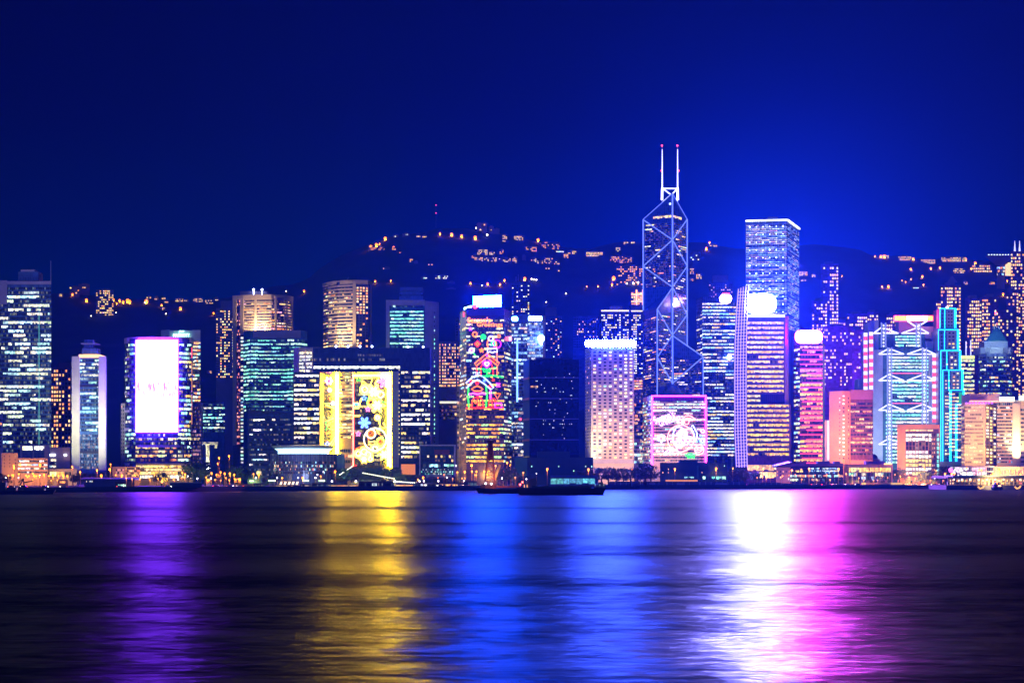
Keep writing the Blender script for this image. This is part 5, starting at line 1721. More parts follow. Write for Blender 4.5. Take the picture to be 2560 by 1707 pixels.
def label_all(items, base, table, joiner=''):
    """items: [(object, column)]; a label for each from what it stands before and its turn there from the west"""
    by = {}
    for o, px in items: by.setdefault(place_of(px, table), []).append((px, o))
    for place, lst in by.items():
        lst.sort(key=lambda t: t[0])
        for k, (px, o) in enumerate(lst):
            if len(lst) == 1: o['label'] = f'{base} {joiner}{place}'
            else: o['label'] = f'{base} {joiner}{place}, {ORD[min(k, 14)]} from the west' if k else f'{base} {joiner}{place}, westernmost one there'


# ================================================================ HILLSIDE: houses, blocks and lamps on the slope
HR = random.Random(99)
HOUSEM = mat('hillside_house_wall', (.17, .15, .20))
houses = []
# column, row of the base, width, height, share of lit windows, brightness, warm or cool
HL = [(152, 742, 14, 8, .4, .8, 0), (186, 742, 24, 26, .25, .8, 0), (210, 738, 28, 28, .1, .6, 0), (262, 790, 44, 66, .5, 1.2, 0), (372, 747, 12, 6, .9, 1.3, 0), (391, 750, 10, 8, .6, 1, 0), (409, 749, 10, 6, .9, 1.2, 0), (416, 758, 10, 6, .7, 1, 0),
      (448, 755, 20, 9, .5, .9, 0), (466, 757, 12, 8, .5, .9, 0), (495, 756, 24, 11, .6, 1.3, 0), (523, 760, 20, 11, .6, 1.3, 0), (540, 752, 12, 8, .3, .8, 0), (410, 776, 10, 8, .3, .7, 0),
      (990, 594, 14, 6, .6, 1, 2), (1015, 592, 18, 8, .1, .5, 2), (1046, 594, 10, 6, 1, 1.6, 0), (1061, 595, 11, 6, 1, 1.6, 0), (932, 626, 18, 8, .8, 1.4, 1), (954, 626, 16, 9, .8, 1.3, 1), (985, 626, 10, 6, .8, 1.2, 1), (998, 634, 14, 5, .6, 1, 1), (1028, 656, 8, 10, .8, 1.1, 1),
      (1040, 660, 10, 7, .6, .9, 1), (966, 674, 18, 6, .25, .7, 1), (1076, 664, 12, 5, .7, 1, 1), (1060, 698, 16, 6, .7, 1.4, 2), (1104, 698, 32, 10, .55, 1.4, 2), (1128, 710, 18, 6, .1, .6, 2),
      (1198, 578, 12, 20, .12, .7, 0), (1211, 584, 14, 26, .25, 1, 0), (1228, 584, 12, 18, .1, .6, 0), (1242, 586, 14, 14, .1, .6, 0), (1262, 605, 12, 18, .55, 1.3, 0), (1298, 602, 26, 13, .55, 1.3, 0), (1318, 626, 14, 10, .6, 1.2, 1), (1334, 630, 16, 14, .6, 1.3, 1),
      (1365, 622, 22, 18, .2, .8, 1), (1388, 624, 24, 18, .25, .8, 1), (1400, 632, 20, 6, .7, 1.3, 2), (1415, 646, 12, 12, .8, 1.3, 1), (1430, 636, 22, 10, .8, 1.4, 0), (1486, 642, 42, 13, 1, 2.4, 0), (1206, 638, 26, 15, .55, 1.4, 0), (1230, 638, 14, 9, .6, 1.2, 0), (1254, 636, 10, 12, .6, 1.1, 1),
      (1200, 654, 28, 12, .4, 1.1, 0), (1230, 655, 30, 12, .35, 1.2, 0), (1262, 656, 30, 11, .35, 1.2, 0), (1288, 658, 14, 16, .7, 1.6, 0), (1310, 652, 10, 14, .15, .7, 0), (1334, 656, 14, 11, .6, 1.3, 0), (1352, 660, 18, 9, .5, 1.1, 0), (1371, 660, 22, 16, .6, 1.6, 0), (1392, 662, 14, 10, .3, 1, 0),
      (1369, 674, 10, 6, .6, 1, 0), (1395, 680, 8, 6, .9, 1.2, 0), (1184, 646, 10, 8, .7, 1.1, 1), (1545, 630, 12, 12, .7, 1.2, 0), (1565, 612, 12, 8, .6, 1.2, 0), (1582, 610, 10, 7, .6, 1.2, 0), (1536, 656, 22, 16, .6, 1.3, 1), (1558, 658, 26, 18, .5, 1.2, 1), (1576, 656, 14, 14, .6, 1.2, 1),
      (1574, 714, 66, 50, .3, 1.2, 1), (1737, 652, 22, 22, .35, 1.2, 2), (1783, 618, 20, 7, .7, 1.2, 0), (1747, 698, 14, 14, .8, 1.5, 0), (1730, 686, 10, 16, .6, 1.2, 0), (1730, 704, 14, 8, .6, 1, 1), (2008, 690, 22, 12, .8, 1.4, 0), (2010, 704, 16, 6, .6, 1.1, 0), (2034, 694, 10, 8, .5, 1, 0),
      (1690 + 122, 705, 16, 10, .5, 1, 0), (2210, 646, 24, 9, .8, 1.5, 0), (2262, 652, 32, 12, .7, 1.6, 0), (2320, 660, 36, 12, .75, 1.7, 0), (2384, 655, 62, 13, .8, 1.7, 0), (2398, 684, 30, 14, .7, 1.6, 0), (2455, 682, 50, 21, .85, 1.9, 0), (2290, 722, 14, 5, .6, 1.1, 2), (2414, 712, 10, 8, .8, 1.2, 0),
      (2278, 678, 6, 4, .7, 1, 1), (2327, 679, 10, 4, .5, 1, 1), (2306, 698, 10, 4, .5, 1, 1), (2205, 722, 8, 4, .5, 1, 1), (2480, 712, 14, 8, .4, 1, 1), (1128, 726, 24, 6, .1, .5, 2), (524, 934, 16, 8, .6, 1, 1)]
for (px, py, w_, h_, lit, br, tone) in HL:
    D = on_hill(px, py)
    base = hill(X(px, D), D)
    dz = Z(py, D) - base
    t = Tower('hillside_house' if h_ < 20 else 'hillside_block', '', [(px - w_ / 2, D), (px + w_ / 2, D)], py - h_, HOUSEM, depth=14 if h_ < 20 else 20, base=base - 12, group='houses on the mountain slope', seed=int(px * 7 + py))
    wpx = 3.2 if h_ < 20 else 4.4
    cols, rows = max(2, int(w_ / wpx)), max(1, int(h_ / (3.6 if h_ < 20 else 5.5)))
    pal = (WARM[:3] + YEL[:1] + YEL[2:3] + [(1, .6, .2)], [(1, .3, .06), (1, .4, .08)], COOL + WHT)[tone]
    t.pun(0, py - h_ + 1, py - .5, rows, cols, lit=lit, pal=pal, wu=.72, wv=.55, st=(1.0 * br, 3.0 * br), dark=False, limit=40)
    if h_ >= 6:
        t.block(px - w_ * .2, px + w_ * .25, py - h_ - 2, py - h_, HOUSEM, D=D + 2, depth=6, name='roof_block')
    t.done()
    houses.append((t.root, px, h_, lit, tone))
for sel, base in ((lambda h: h[2] >= 20, 'dim apartment block on the slope'), (lambda h: h[2] < 20 and h[3] >= .7 and h[4] != 2, 'brightly lit warm house on the slope'), (lambda h: h[2] < 20 and h[3] < .7 and h[4] == 0, 'sparsely lit house on the slope'),
                  (lambda h: h[2] < 20 and h[3] < .7 and h[4] == 1, 'sparsely lit reddish house on the slope'), (lambda h: h[2] < 20 and h[4] == 2, 'cool white lit house on the slope')):
    label_all([(o, px) for o, px, *r in houses if sel((o, px, *r))], base, BACK)
for o, *_ in houses: o['category'] = 'house' if 'house' in o.name else 'building'

HLAMP = lamp_mat('hillside_sodium_lamp', (5, .95, .02))
HBULB = lamp_mat('hillside_sodium_bulb', (160, 42, 1))
HLAMPW = lamp_mat('hillside_pale_lamp', (14, 11, 8))
LAMP_POLE = mat('dark_lamp_pole', (.04, .04, .04))
lamps = []
for (px, py, r, kind) in [(216, 752, 2.2, 0), (283, 752, 2.3, 0), (299, 754, 1.8, 0), (308, 757, 2.0, 0), (319, 754, 2.8, 0), (324, 756, 2.6, 0), (292, 761, 1.2, 0), (366, 755, 3.0, 0), (362, 759, 1, 1), (404, 765, 1.4, 0), (451, 774, 2.2, 0), (181, 739, 1.6, 0), (415, 788, .9, 1), (534, 786, 1.4, 0), (228, 792, .8, 1), (290, 784, .8, 1),
                          (963, 599, 2.4, 0), (927, 620, 2.9, 0), (941, 615, 2.6, 0), (949, 613, 1.2, 0), (984, 621, 1.6, 0), (760, 730, 1.5, 0), (715, 731, .9, 1), (938, 706, 1.4, 0), (977, 706, 1.2, 0), (1100, 586, 1.7, 0), (1129, 588, 2.4, 0), (1154, 592, 2.0, 0), (1188, 596, 2.5, 0), (1345, 602, 2.3, 0), (1218, 591, 1.6, 1), (1190, 573, 1.2, 1),
                          (1176, 712, 1.3, 0), (1219, 714, 1.5, 0), (1205, 717, 1.1, 1), (1250, 714, 1.4, 0), (1261, 704, 1.4, 0), (1312, 700, 2.2, 0), (1329, 701, 1.2, 1), (1335, 702, 1.2, 1), (1341, 703, 1.2, 1), (1467, 720, 1.0, 0), (1495, 718, 1.2, 0), (1534, 699, 2.8, 0), (1530, 715, 1.6, 0), (1567, 712, 1.4, 1), (1583, 711, 1.6, 1), (1595, 709, 1.6, 1), (1606, 706, 1.6, 1),
                          (1766, 624, 1.9, 0), (1415, 737, 1.0, 1), (1774, 609, 1.4, 0), (2033, 690, 1.6, 0), (2188, 643, 1.2, 0), (2211, 643, 2.4, 0), (2202, 643, 1.7, 0), (2274, 649, 2.2, 0), (2283, 649, 1.8, 0), (2375, 650, 2.6, 0), (2388, 649, 2.0, 0), (2404, 650, 2.2, 0), (2414, 651, 2.2, 0), (2277, 675, 1.3, 0), (2327, 674, 1.6, 0), (2350, 671, 1.6, 0), (2306, 694, 1.5, 0), (2221, 719, 1.8, 0), (2205, 719, 1.3, 0), (2309, 715, 1.2, 0), (2264, 707, 1.0, 0), (2278, 700, .9, 0), (2438, 660, 1.8, 0), (2508, 739, 1.6, 0), (2518, 704, 1.2, 0), (2428, 674, 1.4, 0), (2105, 692, .9, 0), (2255, 704, .8, 0), (1365, 758, .8, 1), (1993, 660, 2.0, 0)]:
    D = on_hill(px, py + 3)
    base = hill(X(px, D), D)
    o = empty('hillside_lamp', (X(px, D), D, base), '', 'street lamp', 'lamps on the mountain slope')
    zc = max(Z(py, D), base + 4)
    mb = MB()
    mb.ball((X(px, D), D, zc), r * (1.15 if kind == 0 else .95), 7, 5)
    head = mb.build('lamp_head', HLAMP if kind == 0 else HLAMPW, o)
    mb = MB()
    mb.cyl(X(px, D), D, base - 2, zc - r * 1.1, .25, n=5)
    mb.build('lamp_pole', LAMP_POLE, o)
    if kind == 0:
        mb = MB()
        mb.face([(X(px, D) + r * .8 * math.cos(-a), D + r * .8 * math.sin(-a), zc - r * 1.2) for a in (math.pi * i / 4 for i in range(8))])
        mb.build('lamp_bulb', HBULB, head)
    lamps.append((o, px, kind, r))
label_all([(o, px) for o, px, k, r in lamps if k == 0 and r >= 1.8], 'big orange road lamp on the slope', BACK)
label_all([(o, px) for o, px, k, r in lamps if k == 0 and r < 1.8], 'small orange road lamp on the slope', BACK)
label_all([(o, px) for o, px, k, r in lamps if k == 1], 'pale white lamp on the slope', BACK)
o = empty('radio_mast', P(1090, 566, DR - 4), 'thin radio mast with two red lights on the mountain top', 'mast')
mb = MB()
mb.tube([P(1090, 570, DR - 4), P(1090, 512, DR - 4)], .5, 5)
mb.build('mast_pole', BLACKM, o)
for py in (513, 533):
    mb = MB()
    mb.ball(P(1090, py, DR - 4), 1.5, 6, 4)
    mb.build('aircraft_warning_light', lamp_mat('red_warning_dim', (1.6, .12, .5)), o)

# ================================================================ TREES
LEAF = mat('tree_leaf', (.045, .075, .02), rough=.7, var=.5, scale=.6)
BARK = mat('tree_bark', (.07, .05, .035), rough=.9)


def tree_protos():
    out = []
    for v in range(4):
        R = random.Random(300 + v)
        root = empty('broadleaf_tree', (0, 0, -500), '', 'tree', 'trees along the waterfront')
        mb = MB()
        mb.loft([[(x + .42 * s_ * math.cos(a), y + .42 * s_ * math.sin(a), z) for a in (2 * math.pi * i / 7 for i in range(7))] for x, y, z, s_ in ((0, 0, 0, 1.2), (.1, 0, 1.5, .9), (.2, .1, 3.2, .7), (.1, .2, 5.5, .4))])
        for k in range(5):
            a = k * 1.26 + R.random()
            mb.tube([(.15, .1, 2.6 + .4 * k), (1.6 * math.cos(a), 1.6 * math.sin(a), 4.2 + .5 * k), (2.6 * math.cos(a), 2.6 * math.sin(a), 5.6 + .5 * k)], .13, 5)
        mb.v = [(x, y, z - 500) for x, y, z in mb.v]
        mb.build('trunk', BARK, root)
        mb = MB()
        clumps = [(R.uniform(-2.6, 2.6), R.uniform(-2.2, 2.2), R.uniform(3.6, 8.2), R.uniform(1.0, 1.9)) for _ in range(15)]
        for cx, cyy, cz, r in clumps:
            for _ in range(52):
                d = Vector((R.gauss(0, 1), R.gauss(0, 1), R.gauss(0, .8))).normalized() * r * R.uniform(.55, 1.05)
                c = Vector((cx, cyy, cz)) + d
                u = Vector((R.gauss(0, 1), R.gauss(0, 1), R.gauss(0, 1))).normalized()
                w_ = u.orthogonal().normalized()
                s_ = R.uniform(.22, .45)
                mb.face([c - u * s_, c - w_ * s_ * .6, c + u * s_, c + w_ * s_ * .6])
        mb.v = [(x, y, z - 500) for x, y, z in mb.v]
        mb.build('crown', LEAF, root)
        out.append(root)
    return out


PROTO = tree_protos()
used = [False] * 4
trees = []
TR = random.Random(5)


def plant(px, D, hpx):
    k = TR.randrange(4)
    o = PROTO[k] if not used[k] else copy_tree(PROTO[k])
    used[k] = True
    s = hpx / F * D / 9.2
    o.location = (X(px, D), D, GROUND)
    o.rotation_euler.z = TR.uniform(0, 6.28)
    o.scale = (s * TR.uniform(.95, 1.25), s * TR.uniform(.95, 1.2), s)
    trees.append((o, px))


for px, D, h_ in [(2, 1330, 34), (18, 1320, 28), (182, 1400, 30), (196, 1410, 33), (212, 1405, 32), (226, 1415, 34), (242, 1405, 31), (258, 1410, 34), (272, 1415, 30), (300, 1480, 40), (392, 1400, 30), (404, 1395, 34), (415, 1405, 32), (470, 1430, 52), (487, 1440, 60), (500, 1450, 66), (514, 1430, 46),
                  (560, 1480, 40), (588, 1480, 52), (604, 1490, 48), (660, 1400, 22), (686, 1410, 30), (845, 1420, 36), (855, 1430, 44), (866, 1440, 42), (878, 1450, 44), (893, 1455, 42), (908, 1460, 46), (922, 1460, 48), (938, 1460, 48), (952, 1450, 46), (966, 1440, 42), (980, 1440, 46), (994, 1420, 34), (1008, 1420, 30), (1024, 1425, 28), (1040, 1420, 28),
                  (848, 1370, 22), (862, 1365, 18), (905, 1380, 16), (960, 1375, 20), (1062, 1420, 20), (1078, 1415, 24), (1096, 1420, 22), (1112, 1425, 20), (1128, 1420, 22), (1252, 1410, 36), (1266, 1415, 44), (1279, 1410, 44), (1290, 1400, 34), (1455, 1440, 40), (1472, 1450, 44), (1488, 1455, 46), (1505, 1450, 44), (1522, 1450, 46), (1540, 1455, 42), (1558, 1455, 44), (1576, 1450, 42), (1595, 1455, 46), (1612, 1460, 58), (1628, 1470, 50), (1826, 1500, 38), (1838, 1500, 44), (1850, 1505, 42), (1862, 1500, 40), (1884, 1510, 34), (1898, 1510, 30),
                  (2048, 1520, 30), (2064, 1520, 24), (2236, 1530, 42), (2248, 1535, 44), (2302, 1525, 30), (2316, 1525, 36), (2330, 1530, 34), (2345, 1530, 34), (2360, 1550, 48), (2370, 1560, 46)]:
    plant(px, D, h_)
for px in (2100, 2114, 2128, 2143, 2158, 2176, 2192, 2208, 2222, 2266, 2278, 2290, 2318, 2336, 2350): plant(px + TR.uniform(-2, 2), 1512, TR.uniform(13, 17))
label_all(trees, 'bushy green tree standing before', FRONT)

# ================================================================ STREET LAMPS ALONG THE WATERFRONT
SOD = lamp_mat('sodium_street_lamp', (6, 1.25, .03))
BULB = lamp_mat('sodium_bulb', (260, 78, 3))
WLED = lamp_mat('white_promenade_lamp', (10, 9, 11))
POLE_LIT = mat('painted_lamp_pole', (.35, .24, .10))
sl = []
SL = [(35, 1163, 0, 1), (36, 1168, 0, 1), (51, 1160, 0, 1), (101, 1161, 0, 1.4), (34, 1187, 0, 1), (48, 1184, 0, .8), (22, 1188, 0, .7), (66, 1188, 0, .8), (73, 1189, 0, .8), (83, 1183, 0, .8), (87, 1188, 0, 1), (92, 1189, 0, .7), (99, 1189, 0, .9), (111, 1186, 0, 1), (123, 1189, 0, .8), (133, 1187, 0, 1.3), (147, 1189, 0, .9), (159, 1188, 0, 1.1), (169, 1189, 0, 1),
      (181, 1166, 0, 1), (201, 1179, 0, 1), (243, 1174, 0, .9), (275, 1172, 0, 1.1), (254, 1188, 0, 1.3), (277, 1160, 0, .7), (305, 1187, 0, 1), (337, 1187, 0, .9), (456, 1181, 0, 1), (463, 1185, 0, 1), (520, 1199, 0, 1.1), (529, 1182, 0, 1), (542, 1186, 0, .9), (548, 1144, 0, 1), (573, 1139, 0, 1), (552, 1180, 0, 1), (562, 1183, 0, 1), (575, 1183, 0, 1.1), (586, 1186, 0, 1), (545, 1158, 0, .8), (590, 1198, 0, .9), (600, 1197, 0, 1), (634, 1184, 0, .8), (647, 1185, 0, 1.2), (706, 1194, 0, .9), (757, 1194, 0, 1.3), (802, 1190, 0, .8), (838, 1178, 0, 1.2),
      (1045, 1198, 0, .9), (1058, 1193, 0, 1.2), (1162, 1179, 0, 1.2), (1143, 1180, 0, .9), (1180, 1178, 0, 1), (1191, 1178, 0, 1), (1210, 1178, 0, 1.1), (1222, 1178, 0, 1.1), (1179, 1162, 0, 1.2), (1268, 1156, 0, 1.1), (1239, 1164, 0, 1), (1259, 1178, 0, 1.2), (1276, 1161, 0, .7), (1308, 1181, 0, .9), (1368, 1172, 0, 1.3), (1471, 1173, 0, 1.35), (1581, 1174, 0, 1.35), (1687, 1172, 0, 1.3), (1790, 1171, 0, 1.4), (1907, 1171, 0, 1.2), (1832, 1170, 0, .8), (1979, 1175, 0, 1.2), (2003, 1173, 0, .8), (2022, 1171, 0, 1.2), (2096, 1172, 0, 1.5), (2115, 1184, 0, .9), (2202, 1171, 0, 1.2), (2189, 1186, 0, .9), (2310, 1170, 0, 1.2), (2340, 1176, 0, .9), (2362, 1184, 0, 1.3), (2379, 1184, 0, 1.4), (2386, 1184, 0, 1), (2416, 1170, 0, 1.2), (2447, 1174, 0, 1), (2453, 1174, 0, 1.2), (2481, 1183, 0, 1), (2497, 1173, 0, 1.4), (2517, 1174, 0, 1.1), (2531, 1177, 0, 1), (2545, 1169, 0, 1.2), (2542, 1174, 0, .9), (2550, 1184, 0, 1), (2500, 1182, 0, 1),
      (494, 1196, 1, 1), (528, 1195, 1, .9), (640, 1194, 1, 1), (693, 1194, 1, 1), (745, 1194, 1, 1), (789, 1194, 1, 1), (794, 1186, 1, .8), (809, 1179, 1, .7), (830, 1206, 1, 1.2), (890, 1207, 1, 1.3), (988, 1206, 1, 1.3), (1049, 1206, 1, 1), (1060, 1202, 1, 1), (1096, 1202, 1, 1), (1117, 1193, 1, .9), (1160, 1202, 1, .9), (1255, 1195, 1, 1), (1316, 1197, 1, .9), (1140, 1164, 1, 1), (1341, 1183, 1, .6), (1494, 1181, 1, .6), (1571, 1182, 1, .7), (2309, 1186, 1, 1), (446, 1198, 1, .8)]
LR_ = random.Random(44)
for x0, x1, n in ((8, 172, 9), (285, 345, 5), (350, 480, 12), (515, 605, 10), (1090, 1290, 12), (1880, 2110, 16), (2120, 2380, 16), (2395, 2555, 10)):
    for k in range(n): SL.append((x0 + (x1 - x0) * (k + LR_.random()) / n, LR_.uniform(1186, 1201), 0 if LR_.random() < .85 else 1, LR_.uniform(.5, .8)))
for (px, py, kind, br) in SL:
    low = py > 1192
    D = min(shoreD(px) + (14 if low else 60 if py > 1172 else 75), 1545)
    if 1340 < px < 2350 and kind == 0 and not low: D = shoreD(px) + 20
    zc = max(Z(py, D), GROUND + 4)
    o = empty('street_lamp', (X(px, D), D, GROUND), '', 'street lamp', 'orange street lamps along the waterfront' if kind == 0 else 'white promenade lamps')
    mb = MB()
    x = X(px, D)
    mb.ball((x, D - .9, zc), .66 * br if kind == 0 else .5 * br, 7, 5)
    head = mb.build('lamp_head', SOD if kind == 0 else WLED, o)
    mb = MB()
    mb.tube([(x, D, GROUND), (x, D, zc - .6), (x, D - .4, zc + .1), (x, D - .9, zc + .4)], .16, 5)
    mb.build('lamp_pole', POLE_LIT, o)
    if kind == 0:
        mb = MB()
        mb.face([(x + .6 * br * math.cos(-a), D - .9 + .6 * br * math.sin(-a), zc - .7 * br) for a in (math.pi * i / 4 for i in range(8))])
        mb.build('lamp_bulb', BULB, head)
    sl.append((o, px, kind, zc))
label_all([(o, px) for o, px, k, z in sl if k == 0 and z >= 13], 'tall orange street lamp before', FRONT)
label_all([(o, px) for o, px, k, z in sl if k == 0 and z < 13], 'low orange street lamp before', FRONT)
label_all([(o, px) for o, px, k, z in sl if k == 1], 'white promenade lamp before', FRONT)
# ================================================================ LOW WATERFRONT BUILDINGS
def low(name, label, x0, x1, y0, D, wall, depth=14, y1=None, cat='building', group=None, part='wall', seed=1):
    return Tower(name, label, [(x0, D), (x1, D)], y0, wall, depth=depth, cat=cat, group=group, part=part, seed=seed, ybase=y1)


GWALL = mat('salmon_render', (.50, .33, .25))
t = low('salmon_block', 'plain salmon block lit by orange lamps before the dark glass corner tower', 4, 45, 1132, 1430, GWALL, 26)
t.pun(0, 1136, 1170, 4, 3, lit=.1, wu=.15, wv=.35)
t.done()
t = low('deck_building', 'low building with four rows of white lit openings beside the salmon block', 45, 119, 1145, 1428, GWALL, 26)
t.rib(0, 1148, 1185, 4, 26, lit=.6, pal=WHT + BLU, run=3, st=(1, 2.4), sill=.3, head=.75, u=(.0, .99))
t = low('portal_building', 'grey portal-fronted building with two big half-lit windows', 50, 124, 1112, 1480, LILAC, 24)
for u in (.08, .48):
    t.rib(0, 1115, 1125, 1, 6, lit=1, pal=WHT + YEL[:2], run=6, st=(1, 1.8), u=(u, u + .34), sill=.0, head=1)
    t.slab(0, u, u + .34, 1125.3, 1144, NAVYGLASS, .3, 'dark_glazing')
t = low('blank_grey_block', 'blank grey block with two small lamps between portal building and two-pillar tower', 124, 175, 1118, 1470, CONC, 24)
t.rib(0, 1146, 1170, 3, 5, lit=.8, pal=BLU, run=3, st=(.5, 1.4), u=(.0, .32))
for u in (.08, .22, .78):
    mb = MB()
    a, n = t.at(t.path(0), u)
    mb.box(a.x - 1, a.x + 1, a.y - .8, a.y - .2, Z(1139, t.D), Z(1135, t.D))
    mb.build('wall_lamp', lamp_mat('white_wall_lamp', (7, 7, 9)), t.root)
t = low('canopy_hall', 'long low canopy hall with glowing interior at the foot of the blank grey block', 119, 192, 1172, 1440, PALE, 18)
t.rib(0, 1178, 1190, 1, 14, lit=.8, pal=WARM + YEL, run=3, st=(1, 2.5), sill=.05, head=.9, u=(.02, .8))
t = low('lit_kiosk', 'small kiosk with a bright orange-white window on the western quay', 143, 170, 1198, 1265, GWALL, 8)
t.rib(0, 1202, 1208, 1, 6, lit=.9, pal=WARM + WHT[:1], run=4, st=(1.6, 3), u=(.12, .8), sill=.1, head=.9)
t = low('podium_block', 'stepped brick podium with red lit windows west of the white-screen hotel', 281, 350, 1166, 1440, GWALL, 26)
t.rib(0, 1171, 1192, 3, 5, lit=.6, pal=[(1, .2, .15), (.8, .3, .3)], run=2, st=(.4, 1), u=(.12, .42))
t.rib(0, 1168, 1192, 4, 14, lit=.35, pal=WARM, run=2, st=(.6, 1.6), u=(.48, 1))
t = low('gold_podium', 'podium of gold lit shop windows under the white-screen hotel', 340, 482, 1158, 1470, CREAM, 26)
t.rib(0, 1162, 1186, 3, 34, lit=.95, pal=YEL[:3] + WARM[2:3], run=3, st=(1.2, 3.2), sill=.12, head=.88)
t.rib(0, 1187, 1196, 1, 20, lit=.9, pal=YEL[1:2] + WHT[:1], run=4, st=(1.6, 3.2), sill=.1, head=.9)
t = low('blue_roofed_shed', 'long low blue-roofed quay shed with two lit windows', 212, 336, 1199, 1262, mat('blue_shed_wall', (.05, .07, .18)), 12)
mb = MB()
Dq = 1262
mb.prism([(X(200, Dq), Dq - 1), (X(338, Dq), Dq - 1), (X(338, Dq), Dq + 13), (X(200, Dq), Dq + 13)], Z(1199.5, Dq), [Z(1196.5, Dq), Z(1197, Dq), Z(1193.5, Dq), Z(1193, Dq)])
mb.build('roof', mat('blue_shed_roof', (.06, .10, .42)), t.root)
t.rib(0, 1200, 1206, 1, 16, lit=.9, pal=BLU, run=1, st=(1, 2), u=(.02, .2), gap=.16)
t = low('quay_house', 'dark little quay house with three white-green windows', 288, 330, 1204, 1246, BLACKM, 6)
t.rib(0, 1209, 1217, 1, 5, lit=1, pal=TEAL + WHT[:1], run=1, st=(1, 2), u=(.15, .65), gap=.16)
t.root['label'] = 'dark little quay house with three white-green windows before the shed'

# tower crane between hotel and teal office
D = 1520
o = empty('tower_crane', (X(520, D), D, GROUND), 'pale yellow tower crane lit from below between white-screen hotel and teal office', 'crane')
mb = MB()
CRN = mat('cream_crane_steel', (.6, .6, .42), rough=.5)
for dx in (-3.5, 3.5):
    for dy in (0, 2.4): mb.bar((X(519 + dx, D), D + dy, GROUND), (X(519 + dx, D), D + dy, Z(1108, D)), .42)
for k in range(26):
    y = 1190 - k * 3.1
    s_ = 1 if k % 2 else -1
    mb.bar(P(519 - 3.5 * s_, y, D), P(519 + 3.5 * s_, y - 3.1, D), .36)
    mb.bar(P(519 - 3.5, y, D), P(519 + 3.5, y, D), .36)
mb.build('mast_lattice', CRN, o)
mb = MB()
for yy in (1105, 1110): mb.bar(P(506, yy, D), P(545, yy + 1, D), .4)
for k in range(12): mb.bar(P(507 + k * 3.1, 1105, D), P(508.5 + k * 3.1, 1110.5, D), .3)
mb.build('jib_lattice', CRN, o)
mb = MB()
mb.box(X(537, D), X(543, D), D - .8, D + 1.2, Z(1120, D), Z(1110, D))
mb.build('counterweight', CRN, o)
mb = MB()
mb.box(X(514, D), X(524, D), D - 1, D + 1.6, Z(1114, D), Z(1109, D))
mb.build('slewing_cab', CRN, o)
mb = MB()
mb.ball(P(519, 1168, D - 3), 2.0)
mb.build('work_lamp', lamp_mat('crane_work_lamp', (60, 65, 55)), o)
flood(512, 1180, 1500, 519, 1115, 1520, (1, .95, .5), 3e3, 2, 60)  # added fill; carries the work lamp's light up the crane
for px, pw in ((25, 1.0e4), (85, 9e3), (150, 6e3), (315, 9e3), (410, 1.2e4)):
    flood(px, 1204, 1395, px, 1165, 1440, (1, .40, .08), pw, 4, 150)  # added fills; deepen the street lamps' orange on the low blocks

t = low('black_waterfront_block', 'black slab office with a slanting roof line and few white windows on the waterfront', 619, 733, 1032, 1500, BLACKGLASS, 30, part='curtain_wall', seed=4)
mb = MB()
mb.prism([(X(619, 1500) + .1, 1500.1), (X(733, 1500), 1500.1), (X(733, 1500), 1530), (X(619, 1500) + .1, 1530)], Z(1032, 1500), [Z(1024, 1500), Z(1032, 1500) + .1, Z(1032, 1500) + .1, Z(1024, 1500)])
mb.build('sloping_parapet', BLACKM, t.root)
t.rib(0, 1042, 1192, 12, 26, lit=.14, pal=WHT + BLU, run=4, st=(.8, 2.2), u=(.04, .96), sill=.3, head=.62)
t.rib(0, 1046, 1054, 1, 5, lit=1, pal=WHT, run=5, st=(1.4, 2), u=(.12, .38), proud=.25)
t.rib(0, 1071, 1079, 1, 4, lit=1, pal=WHT, run=5, st=(1.4, 2), u=(.12, .3), proud=.25)
t.rib(0, 1175, 1188, 1, 3, lit=1, pal=YEL[:2], run=3, st=(1.2, 1.8), u=(.2, .3), proud=.25)

# round glass pavilion with a flaring lit roof
D = 1470
o = empty('round_glass_pavilion', (X(760, D), D + 26, GROUND), 'round dim glass pavilion under a flaring white-lit disc roof', 'building')
cx, cyy = X(757, D), D + 30
drum = curtain('pavilion_fin_glass', (.05, .05, .10), fh=30, mw=1.1, line=(.16, .18, .30), mortar=.3)
mb = MB()
RX, RY = (X(845, D) - X(664, D)) / 2, 28
n = 40
ringp = [(cx + RX * math.cos(2 * math.pi * i / n), cyy + RY * math.sin(2 * math.pi * i / n)) for i in range(n)]
mb.prism(ringp, GROUND, Z(1134, D))
mb.build('glass_drum', drum, o)
mb = MB()
rr = lambda a, b, z, xo=0: [(X(748, D) + a * math.cos(2 * math.pi * i / n), cyy + b * math.sin(2 * math.pi * i / n), z) for i in range(n)]
mb.loft([rr(22, 20, Z(1133.5, D)), rr(22, 20, Z(1126, D)), rr(25, 23, Z(1120, D))])
mb.build('lit_clerestory', lamp_mat('clerestory_white_light', (1.1, 1.9, 2.2)), o)
mb = MB()
mb.loft([rr(23.5, 21, Z(1123, D)), rr(27.5, 26, Z(1115, D)), rr(28, 26.5, Z(1113, D)), rr(20, 18, Z(1111, D))])
mb.build('disc_roof', mat('pavilion_roof_grey', (.30, .32, .36), rough=.4), o)
sh = Shim(o, [(X(664 + 16, D), cyy - RY * .62), (X(700, D), cyy - RY * .93), (X(757, D), cyy - RY * 1.0), (X(812, D), cyy - RY * .93), (X(834, D), cyy - RY * .6)], 4)
sh.rib((0, 4), 1152, 1186, 4, 60, lit=.22, pal=[(1, .45, .2), (.3, .6, 1), (1, .3, .2), (.5, 1, .9), (1, .8, .4)], run=1, st=(.4, 1.6), gap=.16, proud=.8)
mb = MB()
